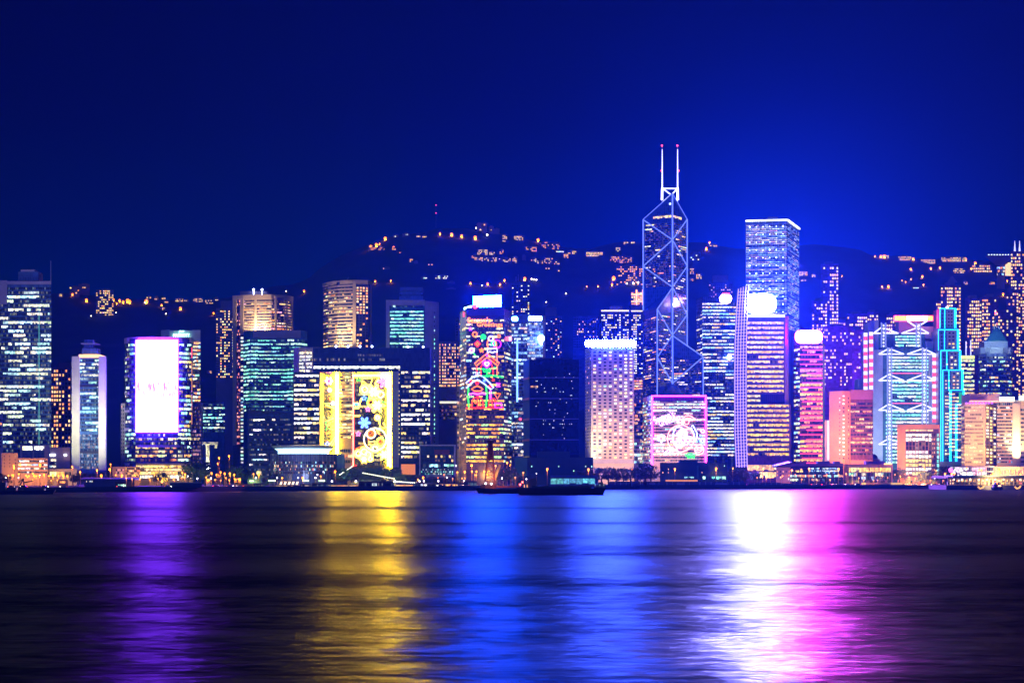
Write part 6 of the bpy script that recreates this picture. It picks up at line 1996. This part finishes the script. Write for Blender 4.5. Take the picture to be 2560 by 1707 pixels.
for k in range(26):
    a = math.pi + math.pi * (k + .5) / 26
    mb.bar((cx + (RX + .5) * math.cos(a), cyy + (RY + .5) * math.sin(a), GROUND), (cx + (RX + .5) * math.cos(a), cyy + (RY + .5) * math.sin(a), Z(1134, D)), .3)
mb.build('fin_frame', STEEL, o)
flood(748, 1190, 1445, 748, 1150, 1470, (.5, .6, 1), 5e3, 10, 140)
t = low('glass_annex', 'teal-grey fin-clad annex on the east side of the round glass pavilion', 842, 862, 1134, 1478, curtain('annex_fin_glass', (.08, .16, .17), fh=30, mw=1.2, line=(.2, .3, .3)), 20)
t.slab(0, 0, 1, 1134, 1137, STEEL, .4, 'roof_edge')

# sloping lawn before the gate
mb = MB()
Dl = 1395
lx0, lx1 = X(862, Dl), X(1000, Dl)
mb.face([(lx0, Dl - 30, GROUND + .05), (lx1, Dl - 30, GROUND + .05), (lx1 - 8, Dl + 90, GROUND + 7), (lx0 + 14, Dl + 90, GROUND + 7)])
mb.face([(lx0, Dl - 30, GROUND + .05), (lx0 + 14, Dl + 90, GROUND + 7), (lx0 + 14, Dl + 90, GROUND)])
mb.face([(lx1, Dl - 30, GROUND + .05), (lx1, Dl + 90, GROUND), (lx1 - 8, Dl + 90, GROUND + 7)])
tag(mb.build('lawn', mat('park_lawn', (.04, .11, .02), rough=.9, scale=.4)), None, None, kind='structure')
k = 0
pl = []
for a, b, n in (((908, 1182), (985, 1196), 16), ((850, 1186), (880, 1166), 10), ((985, 1203), (1045, 1207), 14)):
    for i in range(n):
        f = i / (n - 1)
        px, py = a[0] + (b[0] - a[0]) * f, a[1] + (b[1] - a[1]) * f
        D = 1395 - 22 + (1200 - py) * 2.6
        zg = GROUND + max(0, (D - (1395 - 30)) / 120 * 7) if 862 < px < 1000 else GROUND
        o = empty('path_lamp', (X(px, D), D, zg - .2), '', 'path lamp', 'small white path lamps of the park lawn')
        mb = MB()
        zc = max(Z(py, D), zg + 1.0)
        mb.ball((X(px, D), D, zc), .38, 6, 4)
        mb.build('lamp_head', lamp_mat('path_lamp_white', (6, 6, 4.5)), o)
        mb = MB()
        mb.cyl(X(px, D), D, zg - .2, zc, .08, n=5)
        mb.build('lamp_pole', LAMP_POLE, o)
        o['label'] = 'small white path lamp along the park lawn before the gate building'
flood(930, 1196, 1372, 945, 1175, 1440, (.8, 1, .25), 1.4e4, 6, 150)

for px, D_, c in ((470, 1400, (.5, 1, .3)), (590, 1450, (.6, 1, .3)), (870, 1400, (.6, 1, .3)), (985, 1400, (.8, 1, .2)), (1265, 1385, (1, .5, .15)), (2270, 1508, (1, .45, .1)), (2140, 1505, (1, .45, .1)), (2330, 1508, (1, .45, .1))):
    flood(px, 1208, D_, px, 1180, D_ + 22, c, 4e3, 3, 150)

# ---- promenade stalls and pavilions on the quay
st_items = []
PR = random.Random(12)
for (x0, x1, y0, y1, glowc, nm_, roof) in [(590, 634, 1210, 1218, 'o', 'promenade_stall', BLACKM), (634, 662, 1208, 1218, 'd', 'promenade_stall', DARKC), (691, 746, 1212, 1218, 'o', 'promenade_stall', PALE), (750, 780, 1210, 1218, 'd', 'promenade_stall', DARKC), (780, 818, 1208, 1218, 'd', 'promenade_stall', BLACKM), (828, 895, 1211, 1217, 'o', 'promenade_stall', DARKC),
                                           (897, 984, 1204, 1217, 'd', 'promenade_stall', BLACKM), (990, 1032, 1210, 1217, 'o', 'promenade_stall', DARKC), (1036, 1058, 1207, 1217, 'd', 'promenade_stall', DARKC), (1060, 1092, 1208, 1217, 'w', 'promenade_stall', PALE), (1095, 1144, 1208, 1217, 'o', 'promenade_stall', DARKC), (1160, 1192, 1203, 1216, 'd', 'promenade_stall', BLACKM)]:
    D = shoreD((x0 + x1) / 2) + 9
    t = low(nm_, '', x0, x1, y0, D, roof if glowc == 'd' else CREAM, 6, group='low stalls along the promenade', cat='stall', seed=x0)
    pal = {'o': WARM, 'w': WHT, 'd': BLU}[glowc]
    t.rib(0, y0 + 1.5, y1 - .5, 1, max(5, int((x1 - x0) / 3)), lit=.9 if glowc != 'd' else .2, pal=pal, run=3, st=(.8, 2.0) if glowc != 'd' else (.2, .7), sill=.1, head=.85)
    t.slab(0, -.0, 1, y0 - 1, y0 + .6, roof, .8, 'flat_roof')
    st_items.append((t.root, (x0 + x1) / 2, glowc))
label_all([(o, px) for o, px, g in st_items if g != 'd'], 'low promenade stall with warm glowing front before', FRONT)
label_all([(o, px) for o, px, g in st_items if g == 'd'], 'low dark promenade stall before', FRONT)
D = shoreD(718) + 13
o = empty('lit_pergola', (X(718, D), D, GROUND), 'pergola of slanting white-lit panels on the promenade', 'pergola')
for k in range(5):
    mb = MB()
    x = 699 + k * 10
    mb.face([P(x, 1211, D), P(x + 5, 1211, D), P(x + 8, 1203, D + 2), P(x + 3, 1203, D + 2)])
    mb.build('lit_panel', lamp_mat('pergola_panel_light', (2.6, 1.9, 1.2)), o)
mb = MB()
for x in (694, 748): mb.bar((X(x, D), D + 1, GROUND), P(x, 1203, D + 1), .3)
mb.bar(P(694, 1203, D + 1), P(748, 1203, D + 1), .3)
mb.build('pergola_frame', STEEL, o)
gl = []
for (px, py, w_) in [(628, 1202, 9), (679, 1201, 16), (764, 1201, 14), (804, 1201, 14)]:
    D = shoreD(px) + 22
    o = empty('lit_canopy', (X(px, D), D, GROUND), '', 'canopy', 'small green-white lit canopies on the promenade')
    mb = MB()
    mb.box(X(px - w_ / 2, D), X(px + w_ / 2, D), D, D + 3, Z(py + 1.6, D), Z(py - 1.6, D))
    mb.build('light_box', lamp_mat('green_white_canopy_light', (2.4, 4, 1.9)), o)
    mb = MB()
    for s_ in (-1, 1): mb.bar((X(px + s_ * w_ * .4, D), D + 1.5, GROUND), (X(px + s_ * w_ * .4, D), D + 1.5, Z(py + 1.6, D)), .2)
    mb.build('canopy_frame', STEEL, o)
    gl.append((o, px))
label_all(gl, 'green-white lit canopy before', FRONT)
t = low('low_dark_mound', 'low dark humped pier roof on the quay east of the blue-roofed shed', 425, 505, 1206, shoreD(450) + 2, mat('dark_humped_roof', (.02, .03, .07)), 14)
t.slab(0, 0, 1, 1205, 1207, STEEL, .4, 'roof_edge')
t.root.name = 'pier_shed'

# green netted podium and the low halls on the east side
t = low('green_boarded_hall', 'long dark green hall with teal lit ground floor before the magenta-framed office', 1650, 1818, 1156, 1490, mat('green_boarded_wall', (.01, .06, .07), rough=.8), 24)
t.block(1700, 1744, 1150, 1156.3, mat('green_boarded_wall', (.01, .06, .07)), D=1494, depth=12, name='upper_storey')
t.rib(0, 1189, 1199, 1, 24, lit=.85, pal=TEAL + WHT[:1], run=2, st=(.9, 2.2), u=(.62, .98), sill=.1, head=.85, gap=.16)
t.rib(0, 1190, 1196, 1, 10, lit=.6, pal=TEAL, run=2, st=(.7, 1.5), u=(.36, .52), gap=.16)
t.slab(0, .55, .575, 1163, 1200, mat('teal_hoarding', (.02, .17, .14)), .4, 'corner_post')
t.pun(0, 1160, 1185, 3, 12, lit=.15, pal=TEAL + WARM, wu=.12, wv=.4, st=(.8, 1.6), dark=False)
t.done()
t = low('pier_ticket_hall', 'low pier hall with bright turquoise glass front behind the moored barge', 1376, 1494, 1190, 1402, mat('pier_grey_wall', (.10, .12, .18)), 12)
t.rib(0, 1195, 1210, 1, 7, lit=.97, pal=[(.15, .6, .8), (.2, .7, .75)], run=3, st=(.4, .9), u=(.0, .95), sill=.05, head=.95, gap=.05)
t.slab(0, 0, 1, 1188, 1193, mat('blue_grey_fascia', (.10, .14, .30)), .9, 'roof_fascia')
wl = []
for (x0, x1, y0) in [(1520, 1600, 1203), (1602, 1662, 1203), (1664, 1744, 1204), (1746, 1866, 1204), (1868, 1952, 1206), (1954, 2020, 1208)]:
    D = shoreD((x0 + x1) / 2) + 3
    t = low('quay_hoarding', '', x0, x1, y0, D, mat('blue_site_hoarding', (.09, .09, .20)), .6, cat='hoarding', group='site hoardings along the eastern quay', part='boarding', seed=x0)
    for k in range(int((x1 - x0) / 14)):
        u = (k + .2) / ((x1 - x0) / 14)
        t.slab(0, u, u + .02, y0, 1215, STEEL, .3, 'hoarding_post')
    if x0 in (1602, 1664, 1746):
        t.slab(0, .35, .6, y0 + 3, y0 + 8, mat('pale_banner', (.4, .3, .5)), .25, 'banner')
    if x0 in (1664,):
        t.slab(0, 0, 1, y0 - 5, y0 - 1, lamp_mat('amber_site_light', (.9, .3, .05)), .2, 'lit_awning')
    wl.append((t.root, (x0 + x1) / 2))
label_all(wl, 'blue-grey site hoarding on the quay before', FRONT)

t = low('flat_roofed_gallery', 'pink low building with a slanting dark roof before the yellow-lit office', 1940, 1976, 1166, 1500, mat('mauve_render', (.50, .34, .40)), 16)
mb = MB()
Dq = 1500
mb.prism([(X(1938, Dq), Dq - 1), (X(1978, Dq), Dq - 1), (X(1978, Dq), Dq + 16), (X(1938, Dq), Dq + 16)], Z(1168, Dq), [Z(1165, Dq), Z(1155, Dq), Z(1152, Dq), Z(1162, Dq)])
mb.build('roof', mat('indigo_roof', (.05, .05, .16)), t.root)
t.pun(0, 1174, 1192, 2, 5, lit=.5, pal=WARM, wu=.3, wv=.4, st=(1, 2))
t.done()
t = low('blue_lit_pavilion', 'dark glass pavilion with bright blue light strips before the magenta-signed office', 1976, 2108, 1160, 1520, curtain('pavilion_blue_glass', (.01, .015, .05), fh=3, mw=1.6, line=(.06, .06, .14)), 20, seed=6)
t.slab(0, 0, 1, 1158, 1165, mat('violet_roof_fascia', (.10, .08, .20)), .9, 'roof_fascia')
t.rib(0, 1168, 1180, 2, 40, lit=.4, pal=BLU, run=2, st=(.6, 1.8), u=(.36, .92), gap=.16)
t.rib(0, 1179, 1184, 1, 44, lit=.9, pal=[(.12, .3, 1), (.5, .8, 1)], run=2, st=(1.6, 3.2), u=(.36, .92), gap=.1, sill=.05, head=.95, proud=.3)
t.rib(0, 1185, 1204, 2, 40, lit=.6, pal=WARM + COOL + [(1, .2, .3)], run=2, st=(.8, 2.4), gap=.16)
t.rib(0, 1174, 1182, 1, 12, lit=.7, pal=YEL, run=3, st=(1, 2.2), u=(.03, .3))
for x0, x1 in ((2044, 2074), (2086, 2100)): t.block(x0, x1, 1153, 1160, mat('violet_roof_fascia', (.10, .08, .20)), D=1526, depth=8)
t = low('yellow_lit_pavilion', 'mauve framed glass pavilion with a row of bright yellow windows', 2110, 2232, 1160, 1525, mat('mauve_frame_wall', (.26, .14, .18)), 20, seed=9)
t.rib(0, 1168, 1180, 1, 34, lit=.8, pal=YEL[:3], run=4, st=(1.4, 3), u=(.10, .96), sill=.05, head=.95, gap=.15)
t.rib(0, 1181, 1200, 2, 40, lit=.5, pal=TEAL + BLU + YEL[:1], run=3, st=(.4, 1.3), u=(.10, .96), gap=.1, sill=.05, head=.95)
t.slab(0, .82, .98, 1158, 1161, lamp_mat('amber_roof_lights', (3, 1.5, .4)), .5, 'lit_roof_edge')
t.block(2165, 2212, 1152, 1160, mat('violet_roof_fascia', (.10, .08, .20)), D=1532, depth=8)
D = 1640
t = low('domed_hall', 'small domed hall peeping out between the pink tower and the bank tower', 2181, 2200, 1146, D, mat('mauve_render', (.50, .34, .40)), 12)
mb = MB()
mb.ball((X(2186, D), D + 6, Z(1146, D)), 4.4, 14, 8)
mb.build('dome', mat('indigo_roof', (.05, .05, .16)), t.root)
t.slab(0, 0, 1, 1146, 1149, PALE, .5, 'cornice')
D = 1513
t = low('yellow_lit_wall', 'long low yellow lit wall at the quay edge before the yellow-lit pavilion', 2154, 2256, 1206, D - 4, mat('ochre_wall', (.55, .42, .12)), 1.2, cat='wall')
t.slab(0, 0, .10, 1206, 1213, lamp_mat('yellow_wall_glow', (1.3, .8, .15)), .2, 'glowing_wall_end')  # light on the wall ends put in as their own glow
t.slab(0, .72, 1, 1206, 1213, lamp_mat('yellow_wall_glow_soft', (.9, .55, .1)), .2, 'glowing_wall_end')
t = low('white_video_hall', 'low hall with dazzling white-pink screens between cyan-outlined tower and cream office', 2376, 2400, 1166, 1560, PALE, 10)
t.rib(0, 1167, 1186, 1, 4, lit=1, pal=[(1, .8, .9), (1, .9, .95)], run=2, st=(2.2, 3), sill=.02, head=.98, gap=0)
mb = MB()
mb.ball(P(2377, 1175, 1558), 2.2)
mb.build('pink_lamp', lamp_mat('pink_lamp_light', (3, .5, 3)), t.root)
t = low('white_arcade', 'white lit arcade at the foot of the cream office', 2400, 2484, 1164, 1565, WHITE, 14, seed=3)
t.rib(0, 1167, 1190, 2, 20, lit=.8, pal=WHT + WARM[2:3] + PNK[:1], run=3, st=(1.2, 3), sill=.08, head=.9)
t = low('peach_colonnade', 'peach colonnaded building behind the ferry pier at the east edge', 2484, 2610, 1166, 1575, mat('peach_stone', (.55, .36, .22)), 16, seed=3)
for k in range(18):
    t.slab(0, .02 + k * .055, .035 + k * .055, 1170, 1192, mat('peach_stone', (.55, .36, .22)), .8, 'column')
t.rib(0, 1171, 1190, 1, 36, lit=.45, pal=WARM, run=1, st=(.5, 1.4), gap=.16)
flood(2520, 1200, 1552, 2520, 1178, 1575, (1, .55, .25), 5e4, 14, 150)
mb = MB()
D = 1570
o = empty('red_flag', (X(2525, D), D, Z(1166, D)), 'small red flag on a pole above the peach colonnade', 'flag')
mb.cyl(X(2525, D), D, Z(1166, D), Z(1148, D), .12, n=5)
mb.build('flag_pole', STEEL, o)
mb = MB()
mb.face([P(2522, 1153, D), P(2525, 1157, D), P(2526, 1152, D), P(2524, 1149, D)])
mb.build('flag_cloth', mat('red_cloth', (.7, .02, .03)), o)

# ---- ferry pier at the east end: deck on the water, roof on arched columns
D = 1405
o = empty('ferry_pier', (X(2470, D), D + 20, 0), 'long ferry pier with a green-edged roof on warm lit arches', 'pier')
mb = MB()
mb.box(X(2366, D), X(2680, D), D, D + 60, -1, Z(1213, D))
mb.build('pier_deck', mat('dark_pier_piles', (.04, .04, .05)), o)
mb = MB()
mb.prism([(X(2370, D), D + 1), (X(2680, D), D + 1), (X(2680, D), D + 55), (X(2370, D), D + 55)], Z(1195, D), [Z(1191.5, D), Z(1191.5, D), Z(1189, D), Z(1189, D)])
mb.build('roof', mat('pier_roof_grey', (.12, .10, .08)), o)
mb = MB()
mb.box(X(2384, D), X(2680, D), D + .4, D + 30, Z(1191.4, D), Z(1188, D))
mb.build('roof_edge', mat('pier_mint_roof', (.35, .5, .38)), o)
mb = MB()
mb.box(X(2376, D), X(2680, D), D + 9, D + 11, Z(1213, D), Z(1195, D))
mb.build('back_wall', mat('pier_inner_wall', (.45, .33, .18)), o)
PCOL = mat('pier_column_stone', (.6, .45, .25))
for k in range(21):
    x = 2379 + k * 10.4
    mb = MB()
    mb.bar(P(x, 1213, D + 2), P(x, 1196, D + 2), .75)
    mb.build('column', PCOL, o)
    mb = MB()
    mb.tube([P(x + .3, 1202, D + 2), P(x + 2, 1198, D + 2), P(x + 5, 1196, D + 2)], .4, 5)
    mb.build('arch', PCOL, o)
    if k % 2 == 0:
        mb = MB()
        mb.ball(P(x + 5, 1198, D + 5), .6, 6, 4)
        mb.build('ceiling_lamp', lamp_mat('pier_ceiling_lamp', (20, 12, 4)), o)
sh = Shim(o, [(X(2376, D), D + 8.6), (X(2680, D), D + 8.6)], 6)
sh.rib(0, 1198, 1211, 2, 60, lit=.45, pal=WARM + YEL + WHT[:1] + [(1, .15, .2)], run=1, st=(.5, 2), gap=.16)
for px in (2448, 2540):
    mb = MB()
    mb.tube([P(px - 3, 1216, D - .6), P(px + 2, 1221, D - .6), P(px + 8, 1219, D - .6), P(px + 12, 1214, D - .6)], .7, 5)
    mb.build('glowing_tyre_fender', lamp_mat('amber_fender_glow', (1.6, .7, .15)), o)  # amber light on the fender put in as emission
flood(2480, 1212, D - 6, 2480, 1203, D + 6, (1, .66, .28), 8e3, 10, 150)

# ================================================================ CARS ON THE WATERFRONT ROAD
CR = random.Random(77)
CPAINT = [mat('car_paint_' + n_, c, rough=.3, var=.05) for n_, c in (('silver', (.4, .4, .42)), ('white', (.7, .7, .7)), ('red', (.35, .02, .02)), ('black', (.03, .03, .03)), ('blue', (.03, .06, .25)))]
TYRE = mat('tyre_rubber', (.02, .02, .02))
HEADL, TAILL = lamp_mat('car_headlight', (30, 27, 22)), lamp_mat('car_tail_light', (14, .5, .3))
CGLASS = mat('car_window_glass', (.02, .025, .03), rough=.1)


def car_proto(k):
    o = empty('parked_car', (0, 0, 0), '', 'car', 'cars along the waterfront road')
    mb = MB()
    side = [(-2.2, .3), (2.2, .3), (2.25, .75), (1.3, .92), (-1.9, .95), (-2.25, .8)]
    mb.loft([[(x, -.85, z) for x, z in side], [(x, .85, z) for x, z in side]])
    mb.build('body', CPAINT[k], o)
    mb = MB()
    cab = [(-1.7, .94), (1.0, .92), (.35, 1.45), (-1.2, 1.45)]
    mb.loft([[(x, -.74, z) for x, z in cab], [(x, .74, z) for x, z in cab]])
    mb.build('cabin', CGLASS, o)
    for x in (-1.4, 1.4):
        for y in (-.8, .8):
            mb = MB()
            mb.loft([[(x + .33 * math.cos(a), y + dy, .33 + .33 * math.sin(a)) for a in (2 * math.pi * i / 10 for i in range(10))] for dy in (-.1, .1)])
            wh = mb.build('wheel', TYRE, o)
            mb = MB()
            sd = -.12 if y < 0 else .12
            mb.loft([[(x + .2 * math.cos(a), y + dy, .33 + .2 * math.sin(a)) for a in (2 * math.pi * i / 8 for i in range(8))] for dy in (sd - .02, sd + .02)])
            mb.build('rim', STEEL, wh)
    for x, m, n_ in ((2.24, HEADL, 'headlight'), (-2.26, TAILL, 'tail_light')):
        for y in (-.6, .6):
            mb = MB()
            mb.ball((x, y, .68), .14, 6, 4)
            mb.build(n_, m, o)
    return o


CARP = [car_proto(k) for k in range(5)]
cars, seen_ = [], set()
NAMES = ('silver', 'white', 'red', 'black', 'blue')
for px in [28, 60, 112, 158, 300, 420, 445, 540, 575, 600, 1100, 1130, 1165, 1880, 1905, 1930, 2010, 2035, 2060, 2085, 2120, 2145, 2262, 2285, 2310, 2335, 2355]:
    k = CR.randrange(5)
    o = CARP[k] if k not in seen_ else copy_tree(CARP[k])
    seen_.add(k)
    D = shoreD(px) + CR.uniform(7, 11)
    o.location = (X(px, D), D, GROUND)
    o.rotation_euler.z = (0 if CR.random() < .5 else math.pi) + CR.uniform(-.05, .05) + (.5 if CR.random() < .4 else 0)
    cars.append((o, px, k))
for k in range(5): label_all([(o, px) for o, px, q in cars if q == k], NAMES[k] + ' car with its lights on before', FRONT)
for k in range(5):
    if k not in seen_:
        for ch in list(CARP[k].children): bpy.data.objects.remove(ch)
        bpy.data.objects.remove(CARP[k])

# ================================================================ BOATS
HULL = mat('dark_hull_paint', (.012, .013, .022), rough=.5)
DECKM = mat('boat_deckhouse_paint', (.10, .11, .15), rough=.5)


def hull(o, x0, x1, yw, ytop, D, beam=9, rake=3.0, sheer=0, m=HULL):
    """a boat hull seen from its side: raked bow and stern, flat bottom under the water"""
    st_ = []
    n = 10
    for k in range(n + 1):
        f = k / n
        wdt = beam * min(1, .25 + 3 * min(f, 1 - f))
        x = X(x0 + (x1 - x0) * f, D)
        inset = (x - X((x0 + x1) / 2, D)) * (rake * 2 / (X(x1, D) - X(x0, D))) * -1
        zt = Z(ytop, D) + sheer * (2 * f - 1) ** 2
        st_.append([(x + inset, D + beam / 2 - wdt * .4, -.6), (x, D + beam / 2 - wdt / 2, zt), (x, D + beam / 2 + wdt / 2, zt), (x + inset, D + beam / 2 + wdt * .4, -.6)])
    mb = MB()
    mb.loft(st_)
    return mb.build('hull', m, o)


# moored barge
D = 1040
o = empty('moored_barge', (X(1403, D), D + 5, 0), 'long dark unlit barge with a small stern deckhouse moored in mid harbour', 'barge')
hull(o, 1291, 1516, 1237, 1220, D, 10, 2.0, .5)
sh = Shim(o, [(X(1291, D), D), (X(1516, D), D)], 2)
mb = MB()
mb.box(X(1330, D), X(1480, D), D + 2, D + 8, Z(1220, D) - .05, Z(1214, D))
mb.build('cargo_hatch', mat('barge_hatch', (.03, .05, .05)), o)
sh.block(1318, 1342, 1202, 1220, DECKM, D=D + 3, depth=4, name='deckhouse')
sh.block(1322, 1338, 1196, 1202, DECKM, D=D + 3.5, depth=3, name='wheelhouse')
sh.block(1488, 1514, 1209, 1219.5, DECKM, D=D + 3, depth=4, name='bow_house')
sh.block(1496, 1508, 1205, 1209, DECKM, D=D + 3.4, depth=2.5, name='bow_house')
for px in (1489, 1500, 1510):
    mb = MB()
    mb.box(X(px - 1.2, D), X(px + 1.2, D), D + 2.8, D + 2.95, Z(1214, D), Z(1210.5, D))
    mb.build('porthole_light', lamp_mat('dim_green_porthole', (.25, .4, .45)), o)
mb = MB()
for px in (1300, 1306): mb.ball(P(px, 1211 if px == 1300 else 1205, D + 2), .55, 7, 5)
mb.build('navigation_lamp', lamp_mat('red_navigation_lamp', (14, 1.2, .8)), o)
for px in (1311, 1318):
    mb = MB()
    mb.box(X(px - 1, D), X(px + 1, D), D + 2, D + 2.5, Z(1218, D), Z(1211, D))
    mb.build('cabin_light', lamp_mat('orange_cabin_light', (1.8, .8, .25)), o)
sh.rod((1469, 1220), (1469, 1196), .12, BLACKM, D=D + 5, name='mast')
sh.rod((1456, 1220), (1456, 1199), .12, BLACKM, D=D + 5, name='mast')
sh.rod((1340, 1196), (1340, 1188), .10, BLACKM, D=D + 5, name='mast')
mb = MB()
for k in range(24): mb.bar(P(1345 + k * 6, 1214, D + 2), P(1345 + k * 6, 1211.5, D + 2), .07)
mb.bar(P(1345, 1211.5, D + 2), P(1483, 1211.5, D + 2), .07)
mb.build('deck_rail', BLACKM, o)
# crane barge
D = 1130
o = empty('crane_barge', (X(1250, D), D + 6, 0), 'low crane barge with a tapering lattice tower and a long raised boom', 'barge')
hull(o, 1186, 1312, 1231, 1221, D, 12, 3.0, .6)
sh = Shim(o, [(X(1186, D), D), (X(1312, D), D)], 2)
RUST = mat('rust_red_steel', (.16, .05, .03), rough=.7)
tw = lambda f: (1212 + 11 * f, 1238 - 8 * f)
mb = MB()
for dy in (3, 8):
    for side in (0, 1):
        mb.tube([P(tw(0)[side], 1221, D + dy), P(tw(.5)[side], 1160, D + dy), P(tw(1)[side], 1104, D + dy)], .62, 5)
    for k in range(14):
        fa, fb = k / 14, (k + 1) / 14
        ya, yb = 1221 - 117 * fa, 1221 - 117 * fb
        s_ = k % 2
        mb.bar(P(tw(fa)[s_], ya, D + dy), P(tw(fb)[1 - s_], yb, D + dy), .34)
        mb.bar(P(tw(fa)[0], ya, D + dy), P(tw(fa)[1], ya, D + dy), .34)
mb.build('tower_lattice', RUST, o)
mb = MB()
mb.prism([(X(1220, D), D + 3.4), (X(1232, D), D + 3.4), (X(1232, D), D + 7.6), (X(1220, D), D + 7.6)], Z(1150, D), [Z(1106, D)] * 4)
mb.build('machinery_tower', mat('dark_rust_plate', (.05, .02, .03), rough=.7), o)
sh.block(1219, 1237, 1101, 1106, mat('dark_rust_plate', (.05, .02, .03)), D=D + 3, depth=5, name='tower_head')
mb = MB()
ba, bb = P(1237, 1195, D + 4), P(1296, 1044, D + 4)
for k in range(20):
    f, g = k / 20, (k + 1) / 20
    w_ = .9
    for s_ in (-1, 1): mb.bar(ba.lerp(bb, f) + Vector((w_ * s_, 0, 0)), ba.lerp(bb, g) + Vector((w_ * s_, 0, 0)), .22)
    mb.bar(ba.lerp(bb, f) + Vector((-w_, 0, 0)), ba.lerp(bb, g) + Vector((w_, 0, 0)), .18)
mb.build('boom_lattice', mat('blue_boom_steel', (.05, .05, .12)), o)
mb = MB()
mb.tube([ba.lerp(bb, 0), ba.lerp(bb, .22)], .95, 5)
mb.build('boom_foot', mat('yellow_boom_steel', (.6, .6, .25)), o)
mb = MB()
mb.bar(P(1228, 1104, D + 4), bb, .08)
mb.build('boom_cable', BLACKM, o)
mb = MB()
mb.ball(bb + Vector((1.2, -1, -1)), .8)
mb.build('boom_tip_lamp', SIGN_RED, o)
sh.block(1200, 1240, 1213, 1221.3, RUST, D=D + 3, depth=6, name='deckhouse')
mb = MB()
mb.box(X(1240, D), X(1302, D), D + 4, D + 8, Z(1218.5, D), Z(1214.5, D))
mb.build('deck_coaming', mat('orange_lit_coaming', (.35, .10, .06)), o)
for px, py, m in ((1214, 1208, WLED), (1228, 1209, WLED), (1218, 1186, SOD)):
    mb = MB()
    mb.ball(P(px, py, D + 2), .6, 7, 5)
    mb.build('deck_lamp', m, o)
flood(1232, 1190, D - 3, 1250, 1216, D + 4, (1, .35, .12), 1.2e3, 2, 150)
flood(1225, 1216, D - 8, 1226, 1170, D + 4, (1, .30, .10), 9e2, 2, 60)
# dark barge at the west edge
D = 1085
o = empty('dark_barge', (X(60, D), D + 5, 0), 'black flat barge with heaped deck gear at the west edge', 'barge')
hull(o, -60, 134, 1236, 1226, D, 10, 2.0, .4)
sh = Shim(o, [(X(-60, D), D), (X(134, D), D)], 2)
for x0, x1, y0 in ((-40, 14, 1204), (16, 40, 1218), (60, 110, 1221)):
    sh.block(x0, x1, y0, 1226.4, HULL, D=D + 3, depth=4, name='deck_gear')
mb = MB()
for a, b in (((44, 1226), (58, 1196)), ((58, 1196), (62, 1226)), ((50, 1214), (60, 1214)), ((58, 1196), (46, 1206)), ((60, 1206), (84, 1201))): mb.bar(P(*a, D + 4), P(*b, D + 4), .5)
mb.build('deck_winch_frame', HULL, o)
# small ferry by the pier
D = 1370
o = empty('small_ferry', (X(2497, D), D + 4, 0), 'small dark ferry with one orange cabin light beside the ferry pier', 'boat')
hull(o, 2480, 2512, 1225, 1219, D, 7, 1.5, .5)
sh = Shim(o, [(X(2480, D), D), (X(2512, D), D)], 2)
sh.block(2485, 2506, 1211, 1219.4, mat('ferry_blue_paint', (.05, .07, .16)), D=D + 2, depth=4, name='cabin')
sh.block(2489, 2499, 1206, 1211, mat('ferry_blue_paint', (.05, .07, .16)), D=D + 2.4, depth=3, name='wheelhouse')
mb = MB()
mb.box(X(2497, D), X(2504, D), D + 1.6, D + 1.9, Z(1215.5, D), Z(1212.5, D))
mb.build('cabin_light', lamp_mat('orange_ferry_light', (6, 2, .8)), o)
mb = MB()
mb.ball(P(2493, 1208, D + 1.5), .45, 6, 4)
mb.build('deck_lamp', SOD, o)
sh.rod((2494, 1206), (2494, 1199), .1, BLACKM, D=D + 3.5, name='mast')
HAZE = 0.0001
# ================================================================ HAZE: the lit night air round camera, harbour and hills
mb = MB()
mb.box(-9500, 9500, -60, 9500, -2.0, 585)
hz = nodes_of('night_haze')
hm, hnt, hb = hz
hnt.nodes.remove(hb)
pv = hnt.nodes.new('ShaderNodeVolumePrincipled')
pv.inputs['Color'].default_value = (.03, .20, 1.0, 1)
pv.inputs['Density'].default_value = HAZE
pv.inputs['Anisotropy'].default_value = 0.0
hnt.links.new(pv.outputs[0], hnt.nodes['Material Output'].inputs['Volume'])
ho = mb.build('haze', hm)
tag(ho, 'faint blue night haze over the harbour and hills', 'haze', kind='stuff')
